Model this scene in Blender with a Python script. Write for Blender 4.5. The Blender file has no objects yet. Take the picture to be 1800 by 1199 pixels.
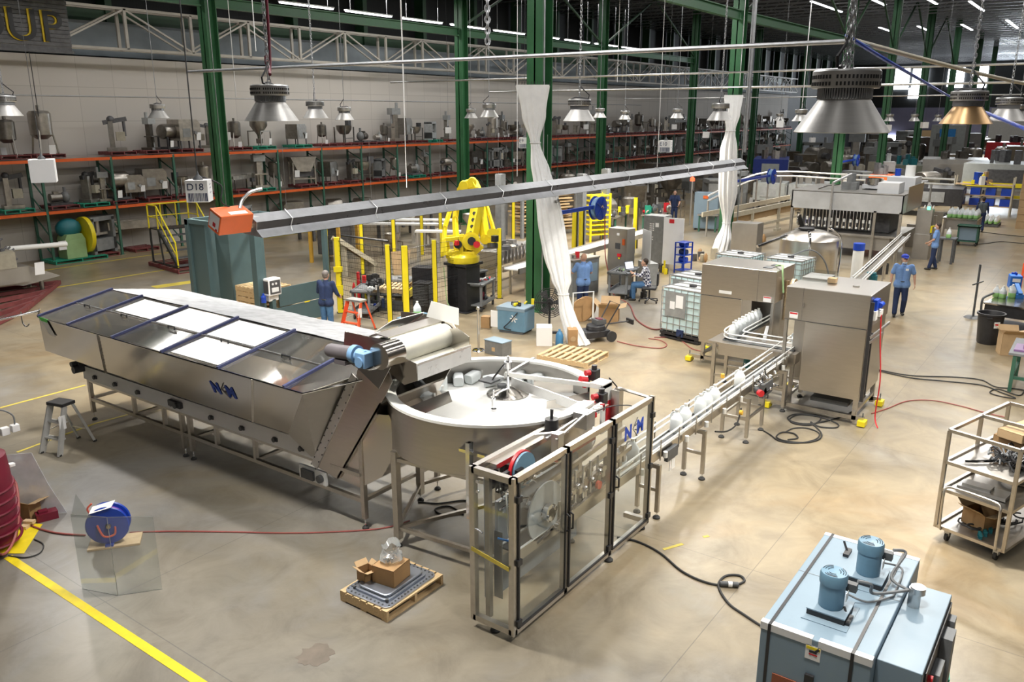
import bpy, math, random
from mathutils import Vector, Matrix, Euler
R = math.radians
random.seed(7)
S = bpy.context.scene
COL = S.collection

# ---------------------------------------------------------------- camera
CAM_H, PITCH, YAW, FPX = 5.7, 0.26968, 0.62639, 1445.25
cam_data = bpy.data.cameras.new('camera')
cam = bpy.data.objects.new('camera', cam_data); COL.objects.link(cam); S.camera = cam
FW = Vector((math.cos(YAW) * math.cos(PITCH), math.sin(YAW) * math.cos(PITCH), -math.sin(PITCH)))
RT = Vector((math.sin(YAW), -math.cos(YAW), 0))
UP = RT.cross(FW)
cam.matrix_world = Matrix(((RT.x, UP.x, -FW.x, 0), (RT.y, UP.y, -FW.y, 0), (RT.z, UP.z, -FW.z, CAM_H), (0, 0, 0, 1)))
cam_data.sensor_width = 36.0; cam_data.lens = FPX / 1800 * 36.0
cam_data.clip_start = 0.1; cam_data.clip_end = 600

# ---------------------------------------------------------------- world, exposure
w = bpy.data.worlds.new('world'); S.world = w; w.use_nodes = True
w.node_tree.nodes['Background'].inputs[0].default_value = (0.80, 0.86, 1.0, 1)
w.node_tree.nodes['Background'].inputs[1].default_value = 0.045
S.view_settings.view_transform = 'Standard'; S.view_settings.look = 'None'
S.view_settings.gamma = 1.0; S.view_settings.use_curve_mapping = False
S.view_settings.exposure = 0.50
S.cycles.max_bounces = 8; S.cycles.diffuse_bounces = 3; S.cycles.glossy_bounces = 4
S.cycles.transmission_bounces = 6; S.cycles.transparent_max_bounces = 16
S.cycles.sample_clamp_indirect = 6.0; S.cycles.caustics_reflective = False; S.cycles.caustics_refractive = False

def area(name, loc, size, power, color=(1, 0.97, 0.92), sy=None, rot=(0, 0, 0), spread=180, shape=None):
    d = bpy.data.lights.new(name, 'AREA'); d.energy = power; d.color = color
    d.shape = shape or ('RECTANGLE' if sy else 'DISK'); d.size = size
    if sy: d.size_y = sy
    d.spread = R(spread)
    o = bpy.data.objects.new(name, d); COL.objects.link(o); o.location = loc; o.rotation_euler = rot
    return o
# rows of roof strip lights (long fluorescent runs under the roof, along the building)
KR = 0.088
for yy, pw in ((2.0, 2300), (8.6, 2600), (16.0, 2600), (23.0, 2200), (30.0, 1500)):
    for xx in (3, 17, 31, 47, 65, 88, 115):
        area('roof_area_light', (xx, yy, 11.0 if xx < 40 else 12.8), 11 if xx < 40 else 18, pw * KR * {3: 0.16, 17: 1.0, 31: 1.9, 47: 1.3}.get(xx, 0.5), (1, 0.975, 0.94), sy=0.5)
area('roof_area_light', (8.5, 10.5, 11.0), 0.5, 6200 * KR, (1, 0.975, 0.94), sy=11)
area('roof_area_light', (10.5, 2.2, 11.0), 5, 1500 * KR, (1, 0.975, 0.94), sy=0.5)  # added area light brightening the right front, no fixture stands for it
for yy in (-5.0,):
    for xx in (2, 18, 40, 70):
        area('roof_area_light', (xx, yy, 11.0), 12, 1800 * KR, (1, 0.975, 0.94), sy=0.5)
# daylight through the high windows of the far wall
area('window_daylight', (137, 14, 11), 14, 5000, (0.85, 0.93, 1), sy=5, rot=(0, R(75), 0))

def at(u, v, z=0.0):
    "the world point at height z seen at photo pixel (u, v)"
    d = FW + (u - 900) / FPX * RT - (v - 599.5) / FPX * UP
    return Vector((0, 0, CAM_H)) + d * ((z - CAM_H) / d.z)
def aty(u, v, y):
    d = FW + (u - 900) / FPX * RT - (v - 599.5) / FPX * UP
    return Vector((0, 0, CAM_H)) + d * (y / d.y)

# ---------------------------------------------------------------- materials
MATS = {}
def nt(name):
    m = bpy.data.materials.new(name); m.use_nodes = True; t = m.node_tree
    MATS[name] = m
    return m, t, t.nodes['Principled BSDF']
def L(t, a, b): t.links.new(a, b)
def node(t, typ, **kw):
    n = t.nodes.new(typ)
    for k, v in kw.items():
        if k.startswith('i_'): n.inputs[k[2:].replace('_', ' ')].default_value = v
        else: setattr(n, k, v)
    return n
def coords(t, scale=(1, 1, 1)):
    c = node(t, 'ShaderNodeTexCoord'); mp = node(t, 'ShaderNodeMapping'); mp.inputs['Scale'].default_value = scale
    L(t, c.outputs['Object'], mp.inputs[0]); return mp.outputs[0]
def ramp(t, fac, stops):
    r = node(t, 'ShaderNodeValToRGB'); e = r.color_ramp.elements
    while len(e) > 1: e.remove(e[-1])
    e[0].position = stops[0][0]; e[0].color = (*stops[0][1], 1)
    for p, c in stops[1:]:
        x = e.new(p); x.color = (*c, 1)
    L(t, fac, r.inputs[0]); return r.outputs[0]
def paint(name, c, rough=0.45, metal=0.0, var=0.10, scale=4.0, bump=0.0, stretch=(1, 1, 1), tint=0.0, spec=0.5, rvar=0.12):
    "a painted / plastic / metal surface: base colour with a little procedural mottling"
    m, t, b = nt(name)
    co = coords(t, stretch)
    n = node(t, 'ShaderNodeTexNoise', i_Scale=scale, i_Detail=5.0, i_Roughness=0.6); L(t, co, n.inputs['Vector'])
    lo = tuple(x * (1 - var) for x in c); hi = tuple(min(1, x * (1 + var)) for x in c)
    col = ramp(t, n.outputs['Fac'], [(0.3, lo), (0.7, hi)])
    if tint:
        oi = node(t, 'ShaderNodeObjectInfo'); hs = node(t, 'ShaderNodeHueSaturation')
        mr = node(t, 'ShaderNodeMapRange'); mr.inputs['To Min'].default_value = 1 - tint; mr.inputs['To Max'].default_value = 1 + tint
        L(t, oi.outputs['Random'], mr.inputs[0]); L(t, mr.outputs[0], hs.inputs['Value']); L(t, col, hs.inputs['Color']); col = hs.outputs[0]
    L(t, col, b.inputs['Base Color'])
    b.inputs['Metallic'].default_value = metal
    r = node(t, 'ShaderNodeMapRange'); r.inputs['To Min'].default_value = max(0.03, rough - rvar); r.inputs['To Max'].default_value = min(1, rough + rvar)
    L(t, n.outputs['Fac'], r.inputs[0]); L(t, r.outputs[0], b.inputs['Roughness'])
    b.inputs['Specular IOR Level'].default_value = spec
    if bump:
        bp = node(t, 'ShaderNodeBump', i_Strength=bump, i_Distance=0.01); L(t, n.outputs['Fac'], bp.inputs['Height']); L(t, bp.outputs[0], b.inputs['Normal'])
    return m
def emit(name, c, s):
    m, t, b = nt(name)
    b.inputs['Base Color'].default_value = (*c, 1); b.inputs['Emission Color'].default_value = (*c, 1); b.inputs['Emission Strength'].default_value = s
    return m
def clear(name, tint=(0.93, 0.95, 0.95), gloss=0.10, rough=0.03, haze=0.0, hcol=(0.8, 0.85, 0.85), top=0.5):
    "clear plastic sheet: transparent with a facing-dependent gloss and optional milky haze"
    m, t, b = nt(name); t.nodes.remove(b)
    out = t.nodes['Material Output']
    tr = node(t, 'ShaderNodeBsdfTransparent'); tr.inputs[0].default_value = (*tint, 1)
    gl = node(t, 'ShaderNodeBsdfGlossy'); gl.inputs['Roughness'].default_value = rough
    lw = node(t, 'ShaderNodeLayerWeight'); lw.inputs[0].default_value = 0.35
    mr = node(t, 'ShaderNodeMapRange'); mr.inputs['To Min'].default_value = gloss; mr.inputs['To Max'].default_value = min(1, gloss + top)
    L(t, lw.outputs['Facing'], mr.inputs[0])
    mx = node(t, 'ShaderNodeMixShader'); L(t, mr.outputs[0], mx.inputs[0]); L(t, tr.outputs[0], mx.inputs[1]); L(t, gl.outputs[0], mx.inputs[2])
    last = mx.outputs[0]
    if haze:
        df = node(t, 'ShaderNodeBsdfDiffuse'); df.inputs[0].default_value = (*hcol, 1)
        n = node(t, 'ShaderNodeTexNoise', i_Scale=6.0, i_Detail=4.0); L(t, coords(t), n.inputs['Vector'])
        hr = node(t, 'ShaderNodeMapRange'); hr.inputs['To Min'].default_value = haze * 0.6; hr.inputs['To Max'].default_value = min(1, haze * 1.4)
        L(t, n.outputs['Fac'], hr.inputs[0])
        m2 = node(t, 'ShaderNodeMixShader'); L(t, hr.outputs[0], m2.inputs[0]); L(t, last, m2.inputs[1]); L(t, df.outputs[0], m2.inputs[2]); last = m2.outputs[0]
    L(t, last, out.inputs[0])
    return m

STEEL = paint('brushed_stainless', (0.57, 0.535, 0.49), 0.30, 1.0, 0.04, 3, 0, (1, 1, 10), rvar=0.05)
STEELH = paint('polished_stainless', (0.62, 0.585, 0.54), 0.17, 1.0, 0.03, 2, 0, rvar=0.04)
STEELD = paint('dull_stainless', (0.50, 0.48, 0.45), 0.42, 1.0, 0.06, 3, 0, rvar=0.08)
FRAME = paint('stainless_tube', (0.55, 0.52, 0.48), 0.34, 1.0, 0.08, 12, rvar=0.08)
ALU = paint('mill_aluminium', (0.66, 0.66, 0.66), 0.38, 1.0, 0.06, 8)
CHROME = paint('chrome', (0.75, 0.75, 0.77), 0.10, 1.0, 0.02, 5, rvar=0.03)
BRONZE = paint('copper_tinted_steel', (0.72, 0.55, 0.36), 0.28, 1.0, 0.06, 5)
GALV = paint('galvanised_sheet', (0.47, 0.48, 0.50), 0.40, 0.9, 0.10, 6)
REFSHADE = paint('painted_recess_shade', (0.10, 0.10, 0.11), 0.30, 0.6, 0.08, 4)  # shade and dark reflection of the trough's recessed side, painted as base colour
WHITEPE = paint('white_plastic', (0.86, 0.86, 0.83), 0.38, 0, 0.03, 3)
WHITE = paint('white_paint', (0.80, 0.81, 0.82), 0.5, 0, 0.03, 3)
CREAM = paint('cream_belt', (0.80, 0.78, 0.68), 0.45, 0, 0.04, 5)
BLACK = paint('black_plastic', (0.025, 0.025, 0.028), 0.42, 0, 0.25, 8)
RUBBER = paint('black_rubber', (0.035, 0.035, 0.035), 0.7, 0, 0.25, 8)
DARK = paint('dark_grey_plastic', (0.09, 0.095, 0.10), 0.5, 0, 0.25, 8)
MIDGREY = paint('mid_grey_plastic', (0.20, 0.21, 0.22), 0.55, 0, 0.15, 6)
GREEN = paint('column_green', (0.035, 0.135, 0.055), 0.42, 0, 0.15, 1.5)
RACKG = paint('rack_green', (0.045, 0.14, 0.095), 0.5, 0, 0.15, 2)
GPAL = paint('green_pallet', (0.02, 0.30, 0.19), 0.5, 0, 0.15, 3)
RPAL = paint('oxblood_pallet', (0.19, 0.045, 0.045), 0.6, 0, 0.25, 4)
ORANGE = paint('rack_orange', (0.78, 0.13, 0.02), 0.5, 0, 0.10, 3)
BOXORANGE = paint('burner_orange', (0.85, 0.16, 0.035), 0.4, 0, 0.06, 3)
LADDER = paint('ladder_orange', (0.80, 0.10, 0.03), 0.45, 0, 0.08, 3)
YELLOW = paint('safety_yellow', (0.88, 0.72, 0.02), 0.4, 0, 0.05, 3)
RYELLOW = paint('robot_yellow', (0.92, 0.74, 0.03), 0.35, 0, 0.05, 3)
BLUE = paint('reel_blue', (0.01, 0.055, 0.42), 0.35, 0, 0.10, 3)
LOGOB = paint('logo_blue', (0.005, 0.06, 0.50), 0.5, 0, 0.04, 3)
BARBLUE = paint('anodised_bar', (0.06, 0.07, 0.16), 0.35, 0.3, 0.1, 8)
MOTOR = paint('motor_blue_grey', (0.14, 0.27, 0.38), 0.42, 0, 0.08, 5)
GEARB = paint('gear_blue', (0.13, 0.24, 0.40), 0.4, 0, 0.1, 6)
CABBLUE = paint('cabinet_blue_grey', (0.24, 0.33, 0.41), 0.45, 0, 0.05, 2)
MACHG = paint('machine_grey_green', (0.075, 0.125, 0.135), 0.45, 0, 0.08, 2)
LGREEN = paint('light_green_paint', (0.33, 0.50, 0.24), 0.5, 0, 0.1, 3)
TEAL = paint('teal_paint', (0.02, 0.17, 0.20), 0.45, 0, 0.1, 3)
RED = paint('red_paint', (0.62, 0.02, 0.03), 0.4, 0, 0.1, 3)
REDREEL = paint('dark_red_reel', (0.16, 0.010, 0.028), 0.4, 0, 0.15, 3)
HOSER = paint('red_hose', (0.36, 0.10, 0.09), 0.5, 0, 0.15, 6)
WOOD = paint('pallet_wood', (0.62, 0.45, 0.25), 0.7, 0, 0.18, 6, 0.1, (1, 8, 8))
PLY = paint('plywood', (0.68, 0.50, 0.30), 0.65, 0, 0.15, 5, 0.05, (1, 6, 6))
CARD = paint('cardboard', (0.43, 0.26, 0.12), 0.75, 0, 0.10, 4)
CARDL = paint('cardboard_light', (0.52, 0.36, 0.20), 0.75, 0, 0.10, 4)
PAPER = paint('paper_white', (0.90, 0.90, 0.90), 0.7, 0, 0.02, 3)
LID = paint('cast_aluminium_lid', (0.42, 0.46, 0.54), 0.33, 0.85, 0.08, 5)
JUG = paint('milky_jug', (0.74, 0.78, 0.79), 0.35, 0, 0.04, 6)
JUGG = paint('green_liquid', (0.42, 0.78, 0.28), 0.35, 0, 0.06, 6)
IBCM = paint('ibc_tank', (0.62, 0.80, 0.82), 0.35, 0, 0.05, 3)
CLOTH = paint('white_curtain', (0.74, 0.74, 0.73), 0.8, 0, 0.05, 5)
SKIN = paint('skin', (0.58, 0.34, 0.24), 0.5, 0, 0.06, 12)
SHIRTB = paint('work_shirt_blue', (0.17, 0.31, 0.62), 0.8, 0, 0.08, 20)
NAVY = paint('navy_cloth', (0.015, 0.03, 0.09), 0.8, 0, 0.2, 20)
JEANS = paint('denim', (0.06, 0.15, 0.30), 0.8, 0, 0.2, 15)
HAIR = paint('dark_hair', (0.035, 0.022, 0.015), 0.6, 0, 0.3, 30)
HAIRG = paint('grey_hair', (0.18, 0.16, 0.15), 0.6, 0, 0.3, 30)
SHOE = paint('dark_shoe', (0.03, 0.028, 0.026), 0.5, 0, 0.2, 15)
CAP = paint('blue_cap', (0.01, 0.04, 0.42), 0.7, 0, 0.1, 15)
VEST = paint('grey_vest', (0.10, 0.12, 0.13), 0.8, 0, 0.2, 15)
MSTEEL = paint('machine_steel', (0.37, 0.345, 0.31), 0.34, 0.9, 0.2, 6, tint=0.55)
MDARK = paint('machine_dark', (0.10, 0.10, 0.105), 0.5, 0.3, 0.3, 6, tint=0.5)
MGREY = paint('machine_grey', (0.30, 0.31, 0.31), 0.5, 0.1, 0.15, 6, tint=0.45)
BEIGE = paint('machine_beige', (0.50, 0.46, 0.36), 0.5, 0, 0.10, 6, tint=0.25)
SCREEN = emit('screen_white', (0.75, 0.80, 0.95), 1.0)
LAMPGLOW = emit('lamp_glow', (1, 0.97, 0.92), 7)
TUBE = emit('fluorescent_tube', (0.95, 0.97, 1.0), 7)
GREENLED = emit('green_lamp', (0.1, 1.0, 0.3), 3)
REDLED = emit('red_lamp', (1.0, 0.08, 0.03), 2.5)
CLEAR = clear('polycarbonate', gloss=0.015, top=0.22)
LIDCLEAR = clear('lid_acrylic', (0.80, 0.76, 0.70), 0.08, 0.06, 0.04)
SHEET = clear('loose_acrylic', (0.90, 0.92, 0.92), 0.03, 0.04, 0.06, top=0.3)
FILM = clear('plastic_film', (0.9, 0.92, 0.95), 0.14, 0.22, 0.50, (0.82, 0.84, 0.88))
POLYBAG = clear('polybag', (0.95, 0.95, 0.97), 0.12, 0.15, 0.28)
MESHM = clear('mesh_panel', (0.5, 0.5, 0.5), 0.0, 0.5, 0.0)

# fence mesh: fine black wire grid cut out of a sheet
def wire_mat(name, sc):
    m, t, b = nt(name); t.nodes.remove(b); out = t.nodes['Material Output']
    co = node(t, 'ShaderNodeTexCoord'); sp = node(t, 'ShaderNodeSeparateXYZ'); L(t, co.outputs['Object'], sp.inputs[0])
    def line(o, s, wd):
        a = node(t, 'ShaderNodeMath', operation='MULTIPLY'); a.inputs[1].default_value = s; L(t, o, a.inputs[0])
        f = node(t, 'ShaderNodeMath', operation='FRACT'); L(t, a.outputs[0], f.inputs[0])
        g = node(t, 'ShaderNodeMath', operation='LESS_THAN'); g.inputs[1].default_value = wd; L(t, f.outputs[0], g.inputs[0]); return g.outputs[0]
    a = line(sp.outputs[0], sc, 0.13); c = line(sp.outputs[2], sc * 0.25, 0.05)
    mx = node(t, 'ShaderNodeMath', operation='MAXIMUM'); L(t, a, mx.inputs[0]); L(t, c, mx.inputs[1])
    tr = node(t, 'ShaderNodeBsdfTransparent'); df = node(t, 'ShaderNodeBsdfDiffuse'); df.inputs[0].default_value = (0.02, 0.02, 0.02, 1)
    ms = node(t, 'ShaderNodeMixShader'); L(t, mx.outputs[0], ms.inputs[0]); L(t, tr.outputs[0], ms.inputs[1]); L(t, df.outputs[0], ms.inputs[2]); L(t, ms.outputs[0], out.inputs[0])
    return m
WIRE = wire_mat('wire_mesh', 28)
# checked shirt
m_, t_, b_ = nt('checked_shirt')
ck = node(t_, 'ShaderNodeTexChecker', i_Scale=16.0); ck.inputs[1].default_value = (0.75, 0.75, 0.8, 1); ck.inputs[2].default_value = (0.03, 0.03, 0.08, 1)
L(t_, coords(t_), ck.inputs[0]); L(t_, ck.outputs[0], b_.inputs['Base Color']); b_.inputs['Roughness'].default_value = 0.8
CHECK = m_

# concrete floor
m_, t_, b_ = nt('polished_concrete'); FLOOR = m_
co = coords(t_)
n1 = node(t_, 'ShaderNodeTexNoise', i_Scale=0.14, i_Detail=6.0, i_Roughness=0.62, i_Distortion=0.6); L(t_, co, n1.inputs['Vector'])
n2 = node(t_, 'ShaderNodeTexNoise', i_Scale=1.1, i_Detail=8.0, i_Roughness=0.68, i_Distortion=0.9); L(t_, co, n2.inputs['Vector'])
n3 = node(t_, 'ShaderNodeTexNoise', i_Scale=28.0, i_Detail=3.0); L(t_, co, n3.inputs['Vector'])
c1 = ramp(t_, n1.outputs['Fac'], [(0.38, (0.27, 0.25, 0.222)), (0.47, (0.255, 0.215, 0.155)), (0.53, (0.30, 0.25, 0.175)), (0.58, (0.29, 0.225, 0.145)), (0.66, (0.33, 0.285, 0.215))])
c2 = ramp(t_, n2.outputs['Fac'], [(0.32, (0.76, 0.74, 0.72)), (0.50, (1.0, 1.0, 1.0)), (0.68, (1.2, 1.2, 1.2))])
mx = node(t_, 'ShaderNodeMixRGB', blend_type='MULTIPLY'); mx.inputs[0].default_value = 1.0; L(t_, c1, mx.inputs[1]); L(t_, c2, mx.inputs[2])
# control joints every 6.1 m
sp = node(t_, 'ShaderNodeSeparateXYZ'); L(t_, co, sp.inputs[0])
def joint(o, off, per):
    a = node(t_, 'ShaderNodeMath', operation='ADD'); a.inputs[1].default_value = off; L(t_, o, a.inputs[0])
    d = node(t_, 'ShaderNodeMath', operation='DIVIDE'); d.inputs[1].default_value = per; L(t_, a.outputs[0], d.inputs[0])
    f = node(t_, 'ShaderNodeMath', operation='FRACT'); L(t_, d.outputs[0], f.inputs[0])
    g = node(t_, 'ShaderNodeMath', operation='LESS_THAN'); g.inputs[1].default_value = 0.012 / per; L(t_, f.outputs[0], g.inputs[0]); return g.outputs[0]
ja = joint(sp.outputs[0], 1.10, 5.3); jb = joint(sp.outputs[1], -3.02, 6.1)
jm = node(t_, 'ShaderNodeMath', operation='MAXIMUM'); L(t_, ja, jm.inputs[0]); L(t_, jb, jm.inputs[1])
jf = node(t_, 'ShaderNodeMath', operation='MULTIPLY'); jf.inputs[1].default_value = 0.55; L(t_, jm.outputs[0], jf.inputs[0])
m3 = node(t_, 'ShaderNodeMixRGB'); L(t_, jf.outputs[0], m3.inputs[0]); L(t_, mx.outputs[0], m3.inputs[1]); m3.inputs[2].default_value = (0.10, 0.09, 0.08, 1)
# floor turns greyer to the left front, partly cooler lamp light painted into it
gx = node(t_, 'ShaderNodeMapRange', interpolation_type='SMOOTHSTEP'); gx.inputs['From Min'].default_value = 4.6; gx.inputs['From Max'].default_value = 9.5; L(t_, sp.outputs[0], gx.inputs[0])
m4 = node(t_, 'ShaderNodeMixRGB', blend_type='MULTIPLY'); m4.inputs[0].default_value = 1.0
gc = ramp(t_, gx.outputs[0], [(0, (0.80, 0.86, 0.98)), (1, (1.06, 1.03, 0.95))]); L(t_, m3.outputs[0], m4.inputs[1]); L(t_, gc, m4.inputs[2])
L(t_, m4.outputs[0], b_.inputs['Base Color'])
rr = node(t_, 'ShaderNodeMapRange'); rr.inputs['To Min'].default_value = 0.25; rr.inputs['To Max'].default_value = 0.42; L(t_, n2.outputs['Fac'], rr.inputs[0]); L(t_, rr.outputs[0], b_.inputs['Roughness'])
bp = node(t_, 'ShaderNodeBump', i_Strength=0.06, i_Distance=0.01); L(t_, n3.outputs['Fac'], bp.inputs['Height']); L(t_, bp.outputs[0], b_.inputs['Normal'])
b_.inputs['Specular IOR Level'].default_value = 0.5

# white block wall
m_, t_, b_ = nt('white_panel_wall'); WALLM = m_
co = node(t_, 'ShaderNodeTexCoord'); mp = node(t_, 'ShaderNodeMapping'); mp.inputs['Rotation'].default_value = (R(90), 0, 0); L(t_, co.outputs['Object'], mp.inputs[0])
bk = node(t_, 'ShaderNodeTexBrick', i_Scale=1.0, i_Mortar_Size=0.012); bk.offset = 0.0; bk.inputs['Brick Width'].default_value = 1.5; bk.inputs['Row Height'].default_value = 1.35
bk.inputs['Color1'].default_value = (0.62, 0.58, 0.53, 1); bk.inputs['Color2'].default_value = (0.58, 0.545, 0.50, 1); bk.inputs['Mortar'].default_value = (0.46, 0.43, 0.39, 1)
L(t_, mp.outputs[0], bk.inputs['Vector']); L(t_, bk.outputs[0], b_.inputs['Base Color']); b_.inputs['Roughness'].default_value = 0.7
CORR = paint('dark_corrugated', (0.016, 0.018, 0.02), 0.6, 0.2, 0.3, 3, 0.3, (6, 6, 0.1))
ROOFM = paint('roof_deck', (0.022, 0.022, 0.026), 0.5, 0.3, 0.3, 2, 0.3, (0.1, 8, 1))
BAND = paint('upper_band', (0.26, 0.30, 0.33), 0.6, 0.0, 0.35, 0.25)
LILAC = paint('far_wall_lilac', (0.20, 0.20, 0.32), 0.7, 0.0, 0.15, 0.3)
TRUSSM = paint('truss_beige', (0.50, 0.47, 0.42), 0.5, 0.0, 0.1, 2)
GDARK = paint('green_dark_steel', (0.03, 0.085, 0.04), 0.5, 0.0, 0.2, 1)
# ---------------------------------------------------------------- mesh helpers
class MB:
    "collects shapes, builds them as ONE mesh object"
    def __init__(s, M=None):
        s.v = []; s.f = []; s.mi = []; s.sm = []; s.mats = []; s.cur = 0; s.M = M; s.pc = []
    def mat(s, m):
        if m not in s.mats: s.mats.append(m)
        s.cur = s.mats.index(m); return s
    def add(s, vs, fs, smooth=False, new=True):
        k = len(s.v)
        if new: s.pc.append(k)
        if s.M is not None: vs = [s.M @ Vector(p) for p in vs]
        s.v += [tuple(p) for p in vs]; s.f += [tuple(i + k for i in f) for f in fs]
        s.mi += [s.cur] * len(fs); s.sm += [smooth] * len(fs); return s
    def box(s, x0, y0, z0, x1, y1, z1, T=None):
        vs = [Vector((x, y, z)) for z in (z0, z1) for y in (y0, y1) for x in (x0, x1)]
        if T is not None: vs = [T @ p for p in vs]
        return s.add(vs, [(0, 2, 3, 1), (4, 5, 7, 6), (0, 1, 5, 4), (2, 6, 7, 3), (0, 4, 6, 2), (1, 3, 7, 5)])
    def cbox(s, c, d, rz=0, rx=0, ry=0):
        T = Matrix.Translation(c) @ Euler((rx, ry, rz)).to_matrix().to_4x4()
        return s.box(-d[0] / 2, -d[1] / 2, -d[2] / 2, d[0] / 2, d[1] / 2, d[2] / 2, T)
    def bar(s, a, b, w, h=None):
        "rectangular bar from a to b"
        a = Vector(a); b = Vector(b); d = b - a; n = d.length; h = h or w
        if n < 1e-6: return s
        d /= n; u = Vector((0, 0, 1)) if abs(d.z) < 0.95 else Vector((1, 0, 0))
        x = d.cross(u).normalized(); y = x.cross(d)
        vs = []
        for p in (a, b):
            for i, j in ((-1, -1), (1, -1), (1, 1), (-1, 1)): vs.append(p + x * (i * w / 2) + y * (j * h / 2))
        return s.add(vs, [(3, 2, 1, 0), (4, 5, 6, 7), (0, 1, 5, 4), (1, 2, 6, 5), (2, 3, 7, 6), (3, 0, 4, 7)])
    def cyl(s, a, b, r, r2=None, n=16, caps=True, smooth=True):
        a = Vector(a); b = Vector(b); d = b - a; r2 = r if r2 is None else r2
        if d.length < 1e-6: return s
        d.normalize(); u = Vector((0, 0, 1)) if abs(d.z) < 0.95 else Vector((1, 0, 0))
        x = d.cross(u).normalized(); y = x.cross(d)
        vs = [p + (x * math.cos(2 * math.pi * i / n) + y * math.sin(2 * math.pi * i / n)) * q for p, q in ((a, r), (b, r2)) for i in range(n)]
        s.add(vs, [((i + 1) % n, i, n + i, n + (i + 1) % n) for i in range(n)], smooth)
        if caps:
            s.add(vs[:n], [tuple(range(n))], new=False); s.add(vs[n:], [tuple(reversed(range(n)))], new=False)
        return s
    def lathe(s, prof, c=(0, 0, 0), n=28, smooth=True, arc=None, axis='z'):
        "profile [(r, z), ...] turned about the vertical through c"
        c = Vector(c); m = n if arc is None else n + 1
        a0, a1 = (0, 2 * math.pi) if arc is None else arc
        vs = []
        for r, z in prof:
            for i in range(m):
                a = a0 + (a1 - a0) * i / n
                p = Vector((r * math.cos(a), r * math.sin(a), z))
                if axis == 'x': p = Vector((z, p.x, p.y))
                if axis == 'y': p = Vector((p.x, z, p.y))
                vs.append(c + p)
        fs = []
        for k in range(len(prof) - 1):
            for i in range(n):
                j = (i + 1) % m
                fs.append((k * m + i, k * m + j, (k + 1) * m + j, (k + 1) * m + i))
        return s.add(vs, fs, smooth)
    def tube(s, pts, r, n=8, closed=False):
        pts = [Vector(p) for p in pts]; N = len(pts)
        if N < 2: return s
        vs = []; prev = None
        for i, p in enumerate(pts):
            d = (pts[(i + 1) % N] - pts[i - 1]) if (closed or 0 < i < N - 1) else (pts[1] - pts[0] if i == 0 else pts[-1] - pts[-2])
            d.normalize()
            if prev is None:
                u = Vector((0, 0, 1)) if abs(d.z) < 0.95 else Vector((1, 0, 0)); x = d.cross(u).normalized()
            else:
                x = (prev - d * prev.dot(d)); x = x.normalized() if x.length > 1e-6 else d.orthogonal().normalized()
            prev = x; y = d.cross(x)
            vs += [p + (x * math.cos(2 * math.pi * k / n) + y * math.sin(2 * math.pi * k / n)) * r for k in range(n)]
        fs = []
        for i in range(N if closed else N - 1):
            a = i * n; b = ((i + 1) % N) * n
            fs += [(a + k, a + (k + 1) % n, b + (k + 1) % n, b + k) for k in range(n)]
        if not closed: fs += [tuple(reversed(range(n))), tuple((N - 1) * n + k for k in range(n))]
        return s.add(vs, fs, True)
    def prism(s, poly, a, b, axis='y'):
        "2-D polygon extruded between a and b along axis (poly given in the other two axes, in order)"
        n = len(poly)
        def P3(p, t): return {'x': (t, p[0], p[1]), 'y': (p[0], t, p[1]), 'z': (p[0], p[1], t)}[axis]
        vs = [P3(p, a) for p in poly] + [P3(p, b) for p in poly]
        return s.add(vs, [tuple(range(n)), tuple(reversed(range(n, 2 * n)))] + [((i + 1) % n, i, n + i, n + (i + 1) % n) for i in range(n)])
    def sheet(s, pts, th=0.004):
        "polygon plate of thickness th along its normal"
        pts = [Vector(p) for p in pts]; n = len(pts)
        nm = (pts[1] - pts[0]).cross(pts[2] - pts[0]).normalized() * th
        vs = pts + [p + nm for p in pts]
        return s.add(vs, [tuple(reversed(range(n))), tuple(range(n, 2 * n))] + [(i, (i + 1) % n, n + (i + 1) % n, n + i) for i in range(n)])
    def ball(s, c, r, n=14, m=8):
        r = (r, r, r) if isinstance(r, (int, float)) else r; c = Vector(c)
        vs = [c + Vector((0, 0, -r[2]))]
        for j in range(1, m):
            t = -math.pi / 2 + math.pi * j / m
            vs += [c + Vector((r[0] * math.cos(t) * math.cos(2 * math.pi * i / n), r[1] * math.cos(t) * math.sin(2 * math.pi * i / n), r[2] * math.sin(t))) for i in range(n)]
        vs.append(c + Vector((0, 0, r[2])))
        fs = [(0, 1 + (i + 1) % n, 1 + i) for i in range(n)]
        for j in range(m - 2):
            a = 1 + j * n; b = a + n
            fs += [(a + i, a + (i + 1) % n, b + (i + 1) % n, b + i) for i in range(n)]
        a = 1 + (m - 2) * n; t = len(vs) - 1
        fs += [(a + i, a + (i + 1) % n, t) for i in range(n)]
        return s.add(vs, fs, True)
    def pieces(s, name, m=None, parent=None, bev=0):
        "each shape collected so far as a mesh object of its own, all under one name"
        ends = s.pc + [len(s.v)]; out = []
        for a, b in zip(ends, ends[1:]):
            if a == b: continue
            q = MB(); q.mats = s.mats; q.v = s.v[a:b]
            for f, i, k in zip(s.f, s.mi, s.sm):
                if a <= f[0] < b: q.f.append(tuple(x - a for x in f)); q.mi.append(i); q.sm.append(k)
            out.append(q.build(name, m, parent, bev))
        return out
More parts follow.
